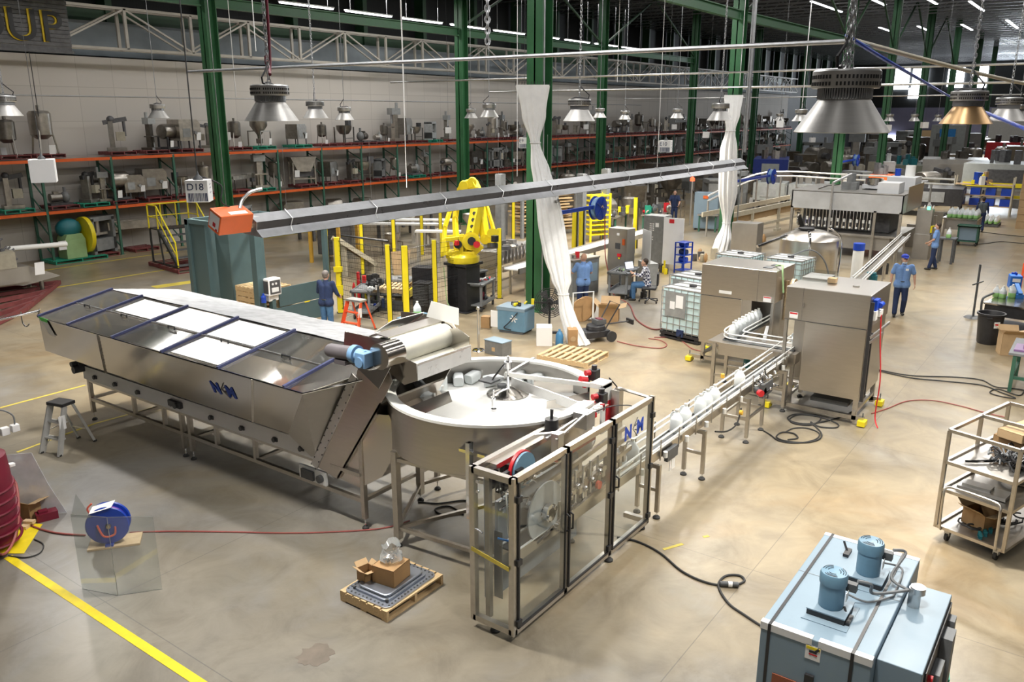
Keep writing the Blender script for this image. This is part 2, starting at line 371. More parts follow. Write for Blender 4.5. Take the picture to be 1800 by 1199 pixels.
    def build(s, name, m=None, parent=None, bev=0, loc=None):
        me = bpy.data.meshes.new(name); me.from_pydata(s.v, [], s.f)
        mats = s.mats or [m]
        for x in mats: me.materials.append(x)
        me.polygons.foreach_set('material_index', s.mi); me.polygons.foreach_set('use_smooth', s.sm); me.update()
        import bmesh
        bm = bmesh.new(); bm.from_mesh(me); bmesh.ops.recalc_face_normals(bm, faces=bm.faces); bm.to_mesh(me); bm.free()
        if any(s.sm): me.set_sharp_from_angle(angle=R(38))
        o = bpy.data.objects.new(name, me); COL.objects.link(o)
        if parent is not None: o.parent = parent
        if loc is not None: o.location = loc
        if bev:
            b = o.modifiers.new('edge', 'BEVEL'); b.width = bev; b.segments = 2; b.limit_method = 'ANGLE'; b.angle_limit = R(40)
        return o
def tag(o, label=None, cat=None, group=None, kind=None):
    if label: o['label'] = label
    if cat: o['category'] = cat
    if group: o['group'] = group
    if kind: o['kind'] = kind
    return o
def thing(name, label, cat, loc=(0, 0, 0), rz=0.0, group=None):
    o = bpy.data.objects.new(name, None); COL.objects.link(o); o.location = loc; o.rotation_euler = (0, 0, rz)
    o.empty_display_size = 0.2
    return tag(o, label, cat, group)
def solo(name, mb, m, label, cat, loc=None, rz=0.0, group=None, bev=0, kind=None):
    o = mb.build(name, m, None, bev, loc); o.rotation_euler = (0, 0, rz); return tag(o, label, cat, group, kind)
def struct(name, mb, m, bev=0):
    return tag(mb.build(name, m, None, bev), kind='structure')
def dup(root, loc, rz=0.0, label=None, group=None, scale=None, mats=None):
    r = root.copy(); COL.objects.link(r); r.location = loc; r.rotation_euler = (0, 0, rz)
    if scale is not None: r.scale = scale if not isinstance(scale, (int, float)) else (scale,) * 3
    if label: r['label'] = label
    if group: r['group'] = group
    for ch in KIDS.get(root.name, list(root.children)):
        c = ch.copy(); COL.objects.link(c); c.parent = r
        for g in ch.children:
            d = g.copy(); COL.objects.link(d); d.parent = c
    return r
KIDS = {}
class Proto:
    "one of a kind: the first placing moves it, later placings copy it with its parts"
    def __init__(s, root): s.r = root; s.used = False; s.kids = list(root.children); KIDS[root.name] = s.kids
    def put(s, loc, rz=0.0, label=None, group=None, scale=None):
        if s.used: return dup(s.r, loc, rz, label, group, scale)
        s.used = True; o = s.r; o.location = loc; o.rotation_euler = (0, 0, rz)
        if scale is not None: o.scale = scale if not isinstance(scale, (int, float)) else (scale,) * 3
        return tag(o, label, None, group)
def spline(pts, n=8, closed=False):
    "Catmull-Rom through pts"
    P = [Vector(p) for p in pts]; out = []; N = len(P)
    for i in range(N if closed else N - 1):
        p0 = P[i - 1] if (closed or i > 0) else P[0]; p1 = P[i]; p2 = P[(i + 1) % N]
        p3 = P[(i + 2) % N] if (closed or i + 2 < N) else P[-1]
        for k in range(n):
            t = k / n
            out.append(0.5 * ((2 * p1) + (p2 - p0) * t + (2 * p0 - 5 * p1 + 4 * p2 - p3) * t * t + (3 * p1 - p0 - 3 * p2 + p3) * t ** 3))
    if not closed: out.append(P[-1])
    return out
def floor_path(px, z=0.012, n=8):
    return spline([at(u, v, z) for u, v in px], n)
def text(name, body, m, parent, loc, rot, size, ex=0.002, shear=0.0, bold=0.0, align='LEFT'):
    c = bpy.data.curves.new(name, 'FONT'); c.body = body; c.size = size; c.extrude = ex; c.shear = shear; c.offset = bold; c.align_x = align
    c.materials.append(m); tmp = bpy.data.objects.new(name, c); COL.objects.link(tmp)
    me = bpy.data.meshes.new_from_object(tmp); bpy.data.objects.remove(tmp)
    o = bpy.data.objects.new(name, me); COL.objects.link(o); o.rotation_euler = rot; o.location = loc
    if parent is not None: o.parent = parent
    return o
def foot(mb, x, y, z1, r=0.05):
    "levelling foot: rubber pad and threaded stud up to z1"
    mb.mat(RUBBER).lathe([(0, 0), (r, 0), (r, 0.02), (r * 0.5, 0.045), (0, 0.045)], (x, y, 0), 14)
    mb.mat(CHROME).cyl((x, y, 0.04), (x, y, z1), 0.010, n=8)
# ---------------------------------------------------------------- the building
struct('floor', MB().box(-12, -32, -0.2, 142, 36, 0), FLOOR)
struct('wall_left', MB().box(-12, 34.8, 0, 107, 35.0, 8.0), WALLM)
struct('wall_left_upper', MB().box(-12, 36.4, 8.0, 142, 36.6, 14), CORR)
struct('wall_left_band', MB().box(-12, 35.3, 8.0, 107, 35.4, 9.4).box(-12, 34.8, 7.95, 107, 35.4, 8.0), BAND)
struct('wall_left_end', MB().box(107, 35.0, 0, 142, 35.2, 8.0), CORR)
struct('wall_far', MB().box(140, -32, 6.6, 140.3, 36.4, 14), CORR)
struct('wall_far_lower', MB().box(139.9, -32, 0, 140.3, 36.4, 6.6), LILAC)
struct('wall_rear', MB().box(-12.2, -32, 0, -12, 36.4, 14), WALLM)
struct('wall_right', MB().box(-12, -32.2, 0, 142, -32, 14), WALLM)
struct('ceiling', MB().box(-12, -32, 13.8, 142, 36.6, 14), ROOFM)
mb = MB()
for i in range(54):                                   # open-web roof joists across the bays
    x = 34 + i * 2.0
    mb.box(x - 0.04, -30, 13.62, x + 0.04, 36, 13.72).box(x - 0.03, -30, 12.95, x + 0.03, 36, 13.02)
    for k in range(30):
        y = -30 + k * 2.2
        mb.bar((x, y, 13.0), (x, y + 1.1, 13.65), 0.03).bar((x, y + 1.1, 13.65), (x, y + 2.2, 13.0), 0.03)
struct('ceiling_joists', mb, GALV)
mb = MB()
for i in range(30): mb.box(-10 + i * 5, 35.6, 9.35, -9.7 + i * 5, 36.3, 13.8)
mb.box(-12, 35.7, 9.4, 107, 36.1, 9.9)
struct('trim_girts', mb, GDARK)
# high windows of the far wall, lit from outside
WINGLOW = emit('window_glow', (0.9, 0.95, 1.0), 9)
def on_far(u, v):
    d = FW + (u - 900) / FPX * RT - (v - 599.5) / FPX * UP
    p = Vector((0, 0, CAM_H)) + d * (139.8 / d.x); return p
for i, (u0, v0, u1, v1) in enumerate([(1573, 121, 1596, 157), (1606, 121, 1629, 154), (1598, 155, 1622, 173), (1676, 119, 1692, 154), (1712, 117, 1733, 154), (1610, 59, 1634, 71), (1668, 122, 1671, 152)]):
    a, b = on_far(u0, v0), on_far(u1, v1)
    struct('window_%d' % (i + 1), MB().box(139.7, b.y, b.z, 139.86, a.y, a.z), WINGLOW)
for i, (u0, v0, u1, v1, m) in enumerate([(1592, 229, 1612, 250, PLY), (1622, 229, 1636, 250, PLY), (1560, 238, 1574, 254, WINGLOW), (1653, 239, 1690, 246, WINGLOW), (1775, 244, 1800, 258, PAPER), (1441, 244, 1455, 249, WINGLOW)]):
    a, b = on_far(u0, v0), on_far(u1, v1)
    struct('door_%d' % (i + 1), MB().box(139.5, b.y, b.z, 139.86, a.y, a.z), m)
struct('trim_far_pipe', MB().cyl((139.4, 12.5, 2), (139.4, 12.5, 6.4), 0.2), RED)

# columns: rolled wide-flange sections
def column(x, y, h=13.8, s=0.46):
    mb = MB()
    mb.box(x - s / 2, y - s / 2, 0, x - s / 2 + 0.035, y + s / 2, h).box(x + s / 2 - 0.035, y - s / 2, 0, x + s / 2, y + s / 2, h).box(x - s / 2, y - 0.025, 0, x + s / 2, y + 0.025, h)
    mb.box(x - s / 2 - 0.1, y - s / 2 - 0.1, 0, x + s / 2 + 0.1, y + s / 2 + 0.1, 0.03)
    return mb
CP = [(20.05, 13.55), (35.6, 13.9), (51.0, 13.4), (61.9, 13.4), (73.5, 13.4), (86.1, 13.4), (99.9, 13.4), (112, 13.4),
      (19.6, 28), (34.3, 28), (48.7, 28), (62.9, 28), (76.7, 28), (91, 28), (105, 28)]
for i, (x, y) in enumerate(CP):
    o = struct('column', column(x, y, s=0.52 if i == 0 else 0.48), GREEN)
def girder(a, b, zt=9.85, d=0.38):
    mb = MB(); a = Vector((*a, 0)); b = Vector((*b, 0)); n = Vector((0, 0, 1))
    for z, w, h in ((zt - 0.02, 0.24, 0.04), (zt - d + 0.02, 0.24, 0.04), (zt - d / 2, 0.04, d)):
        mb.bar(a + n * z, b + n * z, w, h)
    return mb
struct('beam', girder((-2, 28), (19.3, 28)), GREEN)
struct('beam', girder((19.9, 28), (34.0, 28)), GREEN)
struct('beam', girder((34.6, 28), (48.4, 28)), GREEN)
struct('beam', girder((49, 28), (62.6, 28)), GREEN)
struct('beam', girder((20.4, 13.5), (35.3, 13.8)), GREEN)
struct('beam', girder((35.9, 13.8), (50.7, 13.4)), GREEN)
struct('beam', girder((51.3, 13.4), (61.6, 13.4)), GREEN)
mb = MB()
for (x0, x1, y) in ((35.6, 51.0, 13.6), (51, 61.9, 13.4), (62, 73.5, 13.4), (48.7, 62.9, 28), (34.3, 48.7, 28), (73.5, 86.1, 13.4)):
    mb.bar((x0, y, 9.9), ((x0 + x1) / 2, y, 13.4), 0.10).bar((x1, y, 9.9), ((x0 + x1) / 2, y, 13.4), 0.10)
struct('beam_bracing', mb, GDARK)

# box truss along the top of the white wall
t = thing('roof_truss', 'long pale box truss running along the top of the white wall', 'truss', (0, 34.2, 8.2))
def chord(name, z):
    mb = MB()
    for y in (-0.35, 0.25): mb.box(-8, y - 0.05, z - 0.05, 107, y + 0.05, z + 0.05)
    mb.build(name, TRUSSM, t)
chord('bottom_chord', 0.05); chord('top_chord', 1.62)
mb = MB(); m2 = MB()
for i in range(38):
    x = -7.4 + i * 3.02
    for y in (-0.35, 0.25):
        mb.box(x - 0.06, y - 0.05, 0.05, x + 0.06, y + 0.05, 1.62)
        if i % 2: m2.bar((x, y, 1.6), (x + 3.02, y, 0.08), 0.07)
        else: m2.bar((x, y, 0.08), (x + 3.02, y, 1.6), 0.07)
    mb.bar((x, -0.35, 0.05), (x, 0.25, 0.05), 0.06); mb.bar((x, -0.35, 1.6), (x, 0.25, 1.6), 0.06)
tag(mb.build('web_post', TRUSSM, t), kind='stuff'); tag(m2.build('web_diagonal', TRUSSM, t), kind='stuff')

# fluorescent runs under the roof
def strip_fixture(p, q, label, grp):
    p = Vector(p); q = Vector(q); d = q - p
    o = thing('strip_light', label, 'ceiling light', p, 0, grp)
    MB().bar((0, 0, 0.05), d + Vector((0, 0, 0.05)), 0.22, 0.05).build('housing', WHITE, o)
    for f in (.1, .9): MB().cyl(d * f + Vector((0, 0, .07)), d * f + Vector((0, 0, 13.79 - p.z)), 0.01, n=5).build('hanger', GALV, o)
    MB().bar(d * 0.01, d * 0.99, 0.14, 0.05).build('tube', TUBE, o)
ORD = ['first', 'second', 'third', 'fourth', 'fifth', 'sixth', 'seventh', 'eighth', 'ninth']
for k in range(9):
    x = 24.6 + 3.78 * k
    strip_fixture((x, 30, 10.27), (x + 3.0, 30, 10.27), ORD[k] + ' strip light from the sign board in the run above the wall girder', 'strip lights above the wall girder')
for k, (u0, v0, u1, v1) in enumerate([(1425, 2, 1470, 22), (1526, -4, 1550, 10), (1545, 48, 1564, 57), (1613, 46, 1636, 54), (1690, 43, 1708, 53), (1769, 35, 1786, 50), (1630, -2, 1640, 8), (1704, 2, 1722, 20)]):
    a = at(u0, v0, 12.75); b = at(u1, v1, 12.75); b.y = a.y
    strip_fixture(a, b, ['strip light just above the largest lamp chain', 'strip light cut by the top edge near the largest lamp', 'small strip light below the joists between the largest lamp and the bright windows', 'strip light above the single wide bright window', 'strip light over the right pair of bright windows', 'strip light nearest the right edge of the photo', 'tiny strip light cut by the top edge above the wide window', 'strip light cut by the top edge above the bronze lamp'][k], 'strip lights under the far joists')

# floor markings
FLINE = paint('floor_yellow', (0.80, 0.62, 0.01), 0.5, 0, 0.12, 5)
FLINEW = paint('floor_yellow_worn', (0.62, 0.50, 0.08), 0.5, 0, 0.2, 2)
a, b = at(14, 979), at(420, 1240)
mb = MB(); mb.box(a.x - 0.055, -2, 0.001, a.x + 0.055, a.y, 0.004); struct('floor_line', mb, FLINE)
p = [at(0, 962, 0.005), at(45, 920, 0.005), at(75, 921, 0.005), at(42, 973, 0.005), at(0, 973, 0.005)]
struct('floor_line_corner', MB().sheet(p, 0.002), FLINE)
struct('floor_line_aisle', MB().box(3, 32.2, 0.001, 34, 32.32, 0.004).box(3, 28.6, 0.001, 18, 28.72, 0.004), FLINEW)
mb = MB()
for (u0, v0, u1, v1, wd) in [(0, 717, 150, 677, 0.07), (30, 795, 165, 745, 0.06), (165, 745, 330, 700, 0.06), (270, 505, 375, 490, 0.5), (1166, 966, 1200, 956, .05), (1236, 944, 1246, 942, .05)]:
    mb.bar(at(u0, v0, 0.002), at(u1, v1, 0.002), wd, 0.003)
struct('floor_line_worn', mb, FLINEW)
STAIN = paint('oil_stain', (0.17, 0.14, 0.11), 0.35, 0, 0.25, 4)
def blob(u, v, r, seed, m, name='floor_stain'):
    rnd = random.Random(seed); c = at(u, v, 0.002); n = 26
    pts = []
    for i in range(n):
        a = 2 * math.pi * i / n; k = r * rnd.uniform(0.72, 1.1)
        pts.append((c.x + k * math.cos(a), c.y + k * 0.9 * math.sin(a), 0.002))
    struct(name, MB().sheet(pts, 0.001), m)
blob(556, 1150, 0.22, 3, STAIN)
TANST = paint('tan_patch', (0.42, 0.32, 0.19), 0.3, 0, 0.1, 3)

# pipes and conduits overhead
def run(name, pts, r, m, label, cat='pipe', grp=None, n=8):
    return solo(name, MB().tube(pts, r, n), m, label, cat, group=grp)
run('overhead_pipe', [(10.35, 15.6, 6.52), (10.35, 2.75, 6.5)], 0.028, GALV, 'long silver pipe running overhead across the hall to the large hanging lamp')
run('overhead_pipe', spline([(10.0, 2.66, 6.5), (13, 2.2, 6.36), (16.6, 1.72, 6.24), (26, 1.0, 6.15)]), 0.030, BEIGE, 'beige pipe sloping right from the large hanging lamp')
run('air_line', spline([at(1488, 62, 6.5), at(1540, 95, 6.35), at(1600, 130, 6.2), at(1680, 175, 6.0), at(1800, 226, 5.55), at(1830, 238, 5.4)]), 0.022, BLUE, 'blue air line drooping to the right past the hanging lamps', 'hose')
run('air_line', spline([at(1490, 64, 6.5), at(1530, 82, 6.45), at(1580, 96, 6.42), at(1640, 108, 6.4)]), 0.012, GEARB, 'thin blue cable slung beside the beige pipe', 'cable')
for k, (x, z, lb) in enumerate([(27, 7.0, 'uppermost of the thin conduits strung across the right half of the hall'), (34, 6.75, 'second thin conduit strung across the right half of the hall'), (40, 6.9, 'third thin conduit strung across the right half of the hall'), (48, 6.6, 'lowest thin conduit strung across the right half of the hall')]):
    run('conduit', [(x, 26, z), (x, -0.5, z)], 0.03, ALU, lb)
run('conduit', [(-4, 31, 6.3), (60, 31, 6.35)], 0.025, GALV, 'thin conduit running along in front of the white wall')
run('conduit', [(19.75, 13.2, 0.05), (19.75, 13.2, 13.5)], 0.02, GALV, 'thin conduit fixed up the front of the curtained green column nearest')
run('conduit', [(35.9, 13.5, 1.0), (35.9, 13.5, 13.5)], 0.03, GALV, 'thin conduit fixed up the farther curtained green column')
p0 = aty(1309, 268, 9.5); run('drop_pipe', [p0, (p0.x, p0.y, 13.0)], 0.055, GALV, 'tall silver drop pipe hanging beside the farther curtain')
# hanging rods and chains without lamps
for (u, v, y, lb) in [(68, 205, 30, 'black drop cord hanging before the wall above the tall vessel'), (345, 295, 26, 'black drop cord hanging before the wall left of the first column'),
                      (415, 170, 22, 'white drop cord nearest right of the first column'), (450, 90, 18, 'white drop cord beside the dark red cord'),
                      (712, 205, 20, 'white drop cord hanging right of centre lamps'), (715, 330, 14, 'thin wire holding the heater above the robot cell'),
                      (909, 310, 13, 'thin wire holding the heater beside the first curtain'), (1155, 300, 12.6, 'thin wire holding the heater near its far end'),
                      (1410, 190, 9.3, 'thin rod of the small lamp left of the big lamp'), (1085, 145, 20, 'pale pipe hanging above the mid hall'), (1300, 150, 12, 'link chain hanging in front of the farther curtain')]:
    p = aty(u, v, y); run('drop_line', [p, (p.x, p.y, 13.7)], 0.014 if 'black' in lb else 0.010, BLACK if 'black' in lb else PAPER, lb, 'cord')
# ---------------------------------------------------------------- lamps
def dpt(u, v, d):
    return Vector((0, 0, CAM_H)) + (FW + RT * ((u - 900) / FPX) - UP * ((v - 599.5) / FPX)) * d
def make_lamp(refl, full=True):
    o = thing('high_bay_lamp', 'lamp', 'hanging lamp')
    n = 48 if full else 24
    MB().mat(refl).lathe([(0.278, 0.0), (0.282, 0.004), (0.15, 0.20), (0.142, 0.20), (0.27, 0.0)], n=n).build('reflector', None, o)
    mb = MB(); k = 60 if full else 20
    for i in range(k):
        a = 2 * math.pi * i / k; c, s_ = math.cos(a), math.sin(a)
        mb.bar((0.155 * c, 0.155 * s_, 0.20), (0.155 * c, 0.155 * s_, 0.27), 0.007, 0.02)
    mb.cyl((0, 0, 0.19), (0, 0, 0.27), 0.14, n=24)
    mb.build('cooling_fins', GALV, o)
    rg = MB().lathe([(0.13, 0.262), (0.195, 0.262), (0.198, 0.268), (0.198, 0.36), (0.19, 0.37), (0.10, 0.375), (0, 0.375)], n=n).build('ballast_ring', ALU, o)
    if full:
        mb = MB()
        for z in (0.287, 0.327):
            for i in range(56):
                if i % 14 == 13: continue
                a = 2 * math.pi * i / 56
                mb.cbox((0.1975 * math.cos(a), 0.1975 * math.sin(a), z), (0.006, 0.011, 0.022), a)
        tag(mb.build('vent_slot', BLACK, rg), kind='stuff')
    mb = MB().tube([(0.17, 0, 0.37), (0.08, 0.03, 0.40), (-0.05, 0.03, 0.39), (-0.17, 0, 0.375)], 0.012, 6)
    mb.tube([(-0.15, 0.02, 0.38), (-0.17, 0.02, 0.44), (-0.08, 0.0, 0.52), (0.0, 0, 0.60)], 0.010, 6)
    mb.build('supply_lead', BLACK, o)
    MB().lathe([(0, 0.03), (0.2, 0.03), (0.235, 0.04), (0.0, 0.045)], n=24).build('lens', LAMPGLOW, o)
    return o
LAMPB = paint('bronze_reflector', (0.62, 0.40, 0.20), 0.32, 0.8, 0.05, 4)
LAMPM = paint('spun_aluminium', (0.62, 0.61, 0.59), 0.40, 0.6, 0.05, 6, 0.01, (1, 1, 14), rvar=0.06)
lampP = Proto(make_lamp(LAMPM)); lampQ = Proto(make_lamp(LAMPM, False)); lampB = Proto(make_lamp(LAMPB))
LAMPS = [  # photo u, v of rim centre, rim width, prototype, label
 (1478, 233, 158, lampP, 'largest hanging lamp, spun aluminium, with chain at upper right'),
 (478, 213, 92, lampP, 'large hanging lamp right of the first green column with dark red cord'),
 (1697, 218, 84, lampB, 'bronze tinted hanging lamp right of the largest lamp'),
 (1769, 213, 60, lampP, 'grey hanging lamp just right of the bronze one'),
 (1018, 213, 56, lampP, 'hanging lamp just right of the nearest curtained column'),
 (12, 204, 52, lampP, 'hanging lamp cut by the left edge of the photo'),
 (279, 208, 36, lampQ, 'small lamp against the white wall left of the first column'),
 (555, 208, 44, lampP, 'lamp just right of the one with the dark red cord'),
 (606, 211, 33, lampQ, 'small lamp above the rack, third right of the first column'),
 (860, 206, 34, lampQ, 'right one of the lamp pair beside the second green column'),
 (828, 208, 24, lampQ, 'left smaller one of the lamp pair beside the second green column'),
 (1265, 212, 44, lampQ, 'lamp hanging beside the top of the farther curtain'),
 (1054, 207, 24, lampQ, 'small lamp in front of the third green column of the wall row'),
 (1098, 210, 22, lampQ, 'small lamp between the third and fourth columns of the wall row'),
 (1190, 208, 24, lampQ, 'small lamp left of the fourth column of the wall row'),
 (1407, 213, 30, lampQ, 'small lamp on a rod left of the largest lamp'),
 (1370, 212, 18, lampQ, 'tiny lamp at the far end of the white wall'),
 (1563, 213, 18, lampQ, 'tiny far lamp just right of the largest lamp'),
 (1607, 213, 18, lampQ, 'tiny far lamp between the largest and bronze lamps'),
 (1648, 213, 16, lampQ, 'tiny far lamp behind the left rim of the bronze lamp'),
 (1788, 208, 34, lampQ, 'lamp at the right edge of the photo behind the grey one'),
]
def chain_links(mb, p, q, link=0.055, r=0.005):
    p = Vector(p); q = Vector(q); d = q - p; n = int(d.length / (link * 0.72)); d.normalize()
    x = d.orthogonal().normalized(); y = d.cross(x)
    for i in range(n):
        c = p + d * (link * 0.72 * i + link / 2); s_ = x if i % 2 else y
        mb.tube([c + d * (link / 2 * math.sin(a)) + s_ * (link * 0.28 * math.cos(a)) for a in [k * math.pi / 4 for k in range(8)]], r, 5, True)
for i, (u, v, wd, pr_, lb) in enumerate(LAMPS):
    pos = dpt(u, v, 0.56 * FPX / wd)
    o = pr_.put(pos, 0.6 * i, lb, 'high bay lamps')
    mb = MB()
    near = wd > 40
    if near:
        chain_links(mb, (0, 0, 0.37), (0.0, 0.0, 3.2 if wd < 100 else 2.4), 0.07 if wd < 100 else 0.06, 0.006)
        if wd > 100: chain_links(mb, (0.08, 0.0, 0.37), (0.01, 0.0, 0.95)); chain_links(mb, (-0.08, 0.0, 0.37), (-0.01, 0.0, 0.95))
        mb.cyl((0, 0, 2.3), (0, 0, 13.75 - pos.z), 0.006, n=5)
    else:
        mb.cyl((0, 0, 0.37), (0, 0, 13.75 - pos.z), 0.008, n=5)
    mb.build('chain', GALV, o)
    area('lamp_light', (pos.x, pos.y, pos.z - 0.03), 0.42, 85 if wd > 150 else 160 if pos.x < 60 else 260, (1, 0.95, 0.86), spread=150)
p = dpt(470, 20, 9.0); q = dpt(478, 175, 8.6)
run('lamp_cable', spline([(p.x, p.y, 13), p, dpt(467, 100, 8.8), dpt(472, 118, 8.7), q + Vector((0, 0, 0.25))]), 0.016, REDREEL, 'dark red power cord dropping to the lamp right of the first column', 'cord')
p = aty(856, 90, 12); mb = MB(); chain_links(mb, (p.x, p.y, 7.2), (p.x, p.y, 9.6), 0.16, 0.016); chain_links(mb, (p.x + 0.05, p.y, 7.2), (p.x + 0.05, p.y, 9.6), 0.16, 0.016)
mb.cyl((p.x, p.y, 9.5), (p.x, p.y, 13.75), 0.01, n=5)
solo('hoist_chain', mb, GALV, 'doubled link chain hanging just left of the top of the nearest curtained column', 'chain')

# ---------------------------------------------------------------- tube heater with burner box
X0, X1, HY, HZ = 8.62, 30.9, 11.62, 4.0
t = thing('tube_heater', 'long overhead tube heater with grey trough reflector and wire hangers', 'heater', (X0, HY, HZ))
Ln = X1 - X0
prof = [(0.28, -0.25), (0.13, 0.05), (0.05, 0.08), (-0.15, -0.04), (-0.13, -0.17), (-0.28, -0.29)]
mb = MB(); n = len(prof)
vs = [(x, y, z) for x in (0, Ln) for y, z in prof]; vs2 = [(x, y * 0.97, z - 0.008) for x in (0, Ln) for y, z in prof]
fs = [(i, i + 1, n + i + 1, n + i) for i in range(n - 1)]
mb.mat(GALV).add(vs[:], [fs[0], fs[1], fs[2]]); mb.mat(REFSHADE).add(vs, [fs[3]]); mb.mat(GALV).add(vs, [fs[4]]); mb.mat(ALU).add(vs2, fs)
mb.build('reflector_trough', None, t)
MB().cyl((-0.1, 0, -0.10), (Ln, 0, -0.10), 0.05, n=12).build('radiant_tube', BRONZE, t)
for k in range(11):
    x = 0.6 + k * 2.05
    MB().tube([(x, -0.30, -0.23), (x + 0.08, -0.17, -0.16), (x + 0.13, -0.17, -0.04), (x + 0.15, 0.05, 0.10), (x + 0.1, 0.25, -0.17)], 0.009, 5).tube([(x + 0.15, 0, 0.05), (x + 0.15, 0, 1.2)], 0.004, 4).build('hanger', ALU, t)
mb = MB()
mb.prism([(y, z) for y, z in prof], -0.012, 0.0, 'x'); mb.build('end_cap', GALV, t)
c = Vector((8.25, 11.66, 4.02))
t2 = thing('burner_box', 'tilted orange burner box with white labels at the near end of the tube heater', 'burner', c, R(-4))
bT = Matrix.Rotation(R(22), 4, 'X')
b = MB(bT); b.box(-0.30, -0.17, -0.17, 0.30, 0.17, 0.17); b.build('housing', BOXORANGE, t2, 0.015)
b = MB(bT); b.box(-0.302, -0.14, -0.12, -0.301, 0.14, 0.13).box(-0.10, -0.13, 0.171, 0.22, -0.03, 0.172); b.build('rating_label', PAPER, t2)
b = MB(bT); b.box(-0.304, -0.05, -0.08, -0.303, 0.03, -0.01).box(-0.304, -0.11, -0.13, -0.303, -0.06, -0.09); b.build('warning_mark', RED, t2)
MB().tube(spline([(0.18, 0.0, 0.17), (0.28, 0.05, 0.30), (0.42, 0.02, 0.42), (0.62, -0.02, 0.47)]), 0.028, 8).build('flue_pipe', ALU, t2)
MB().tube(spline([(0.1, 0.05, 0.17), (-0.08, 0.1, 0.30), (0.0, 0.2, 0.55), (-0.2, 0.5, 0.7)]), 0.012, 6).build('gas_hose', BLACK, t2)
MB().cyl((0.30, 0, 0), (0.56, 0, -0.03), 0.05, n=12).cyl((0, 0.1, 0.15), (0, 0.1, 9.6), 0.006, n=5).build('coupling', ALU, t2)

# ---------------------------------------------------------------- curtains gathered on the columns
def curtain(name, label, knots, tie, ties_at):
    "knots: (centre, width, depth) from the top down"
    NS, NT = 64, 10
    mb = MB(); rows = []
    C_ = [k[0] for k in knots]
    cs = spline(C_, NT); wd = []; dp = []
    for i in range(len(knots) - 1):
        for k in range(NT):
            f = k / NT; f = f * f * (3 - 2 * f)
            wd.append(knots[i][1] * (1 - f) + knots[i + 1][1] * f); dp.append(knots[i][2] * (1 - f) + knots[i + 1][2] * f)
    wd.append(knots[-1][1]); dp.append(knots[-1][2])
    vs = []
    for j, c in enumerate(cs):
        for i in range(NS):
            a = 2 * math.pi * i / NS
            pl = 1 + 0.16 * math.sin(11 * a + 0.25 * math.sin(j * 0.3)) + 0.06 * math.sin(23 * a + j * 0.05)
            q = c + RT * (wd[j] / 2 * math.cos(a) * (1 + 0.03 * math.sin(7 * a + j * 0.2))) + Vector((FW.x, FW.y, 0)).normalized() * (dp[j] / 2 * math.sin(a) * pl) + Vector((0, 0, 0.0))
            vs.append(q)
    fs = [(j * NS + i, j * NS + (i + 1) % NS, (j + 1) * NS + (i + 1) % NS, (j + 1) * NS + i) for j in range(len(cs) - 1) for i in range(NS)]
    mb.add(vs, fs, True)
    o = mb.build(name, CLOTH); tag(o, label, 'curtain')
    mb = MB()
    for k in ties_at:
        c, w_, d_ = knots[k]
        mb.tube([c + RT * (w_ * 0.52 * math.cos(a)) + Vector((FW.x, FW.y, 0)) * (d_ * 0.55 * math.sin(a)) for a in [2 * math.pi * i / 16 for i in range(16)]], 0.02, 6, True)
    mb.build('tie', tie, o)
    c0, w0, d0 = knots[0]
    mb = MB()
    for i in range(12): mb.tube([c0 + RT * (w0 * (i / 11 - 0.5)) + Vector((0, 0, -0.03)), c0 + RT * (w0 * (i / 11 - 0.5) + 0.01) + Vector((0, 0, 0.09))], 0.008, 5)
    mb.build('hook', BLACK, o)
    return o
K = [(aty(936, 149, 13.15), 0.92, 0.10), (aty(938, 200, 13.1), 0.66, 0.14), (aty(941, 251, 13.02), 0.26, 0.22), (aty(951, 300, 12.7), 0.50, 0.28), (aty(961, 345, 12.3), 0.62, 0.28), (aty(970, 400, 11.95), 0.70, 0.28),
     (aty(979, 450, 11.6), 0.68, 0.28), (aty(986, 490, 11.35), 0.52, 0.28), (aty(990, 517, 11.2), 0.27, 0.26), (aty(1000, 560, 10.9), 0.42, 0.34), (at(1017, 604, 0.02), 0.60, 0.42)]
curtain('curtain', 'long white curtain tied back on the nearest green column and trailing on the floor', K, CLOTH, (2, 8))
K = [(aty(1290, 167, 13.45), 0.80, 0.12), (aty(1287, 200, 13.4), 0.66, 0.16), (aty(1284, 230, 13.4), 0.40, 0.3), (aty(1281, 270, 13.4), 0.74, 0.35), (aty(1279, 335, 13.35), 0.80, 0.35),
     (aty(1277, 392, 13.35), 0.34, 0.3), (aty(1271, 425, 13.3), 0.72, 0.4), (aty(1264, 451, 13.3), 0.90, 0.4)]
curtain('curtain', 'white curtain tied in two places on the farther green column', K, CLOTH, (2, 5))

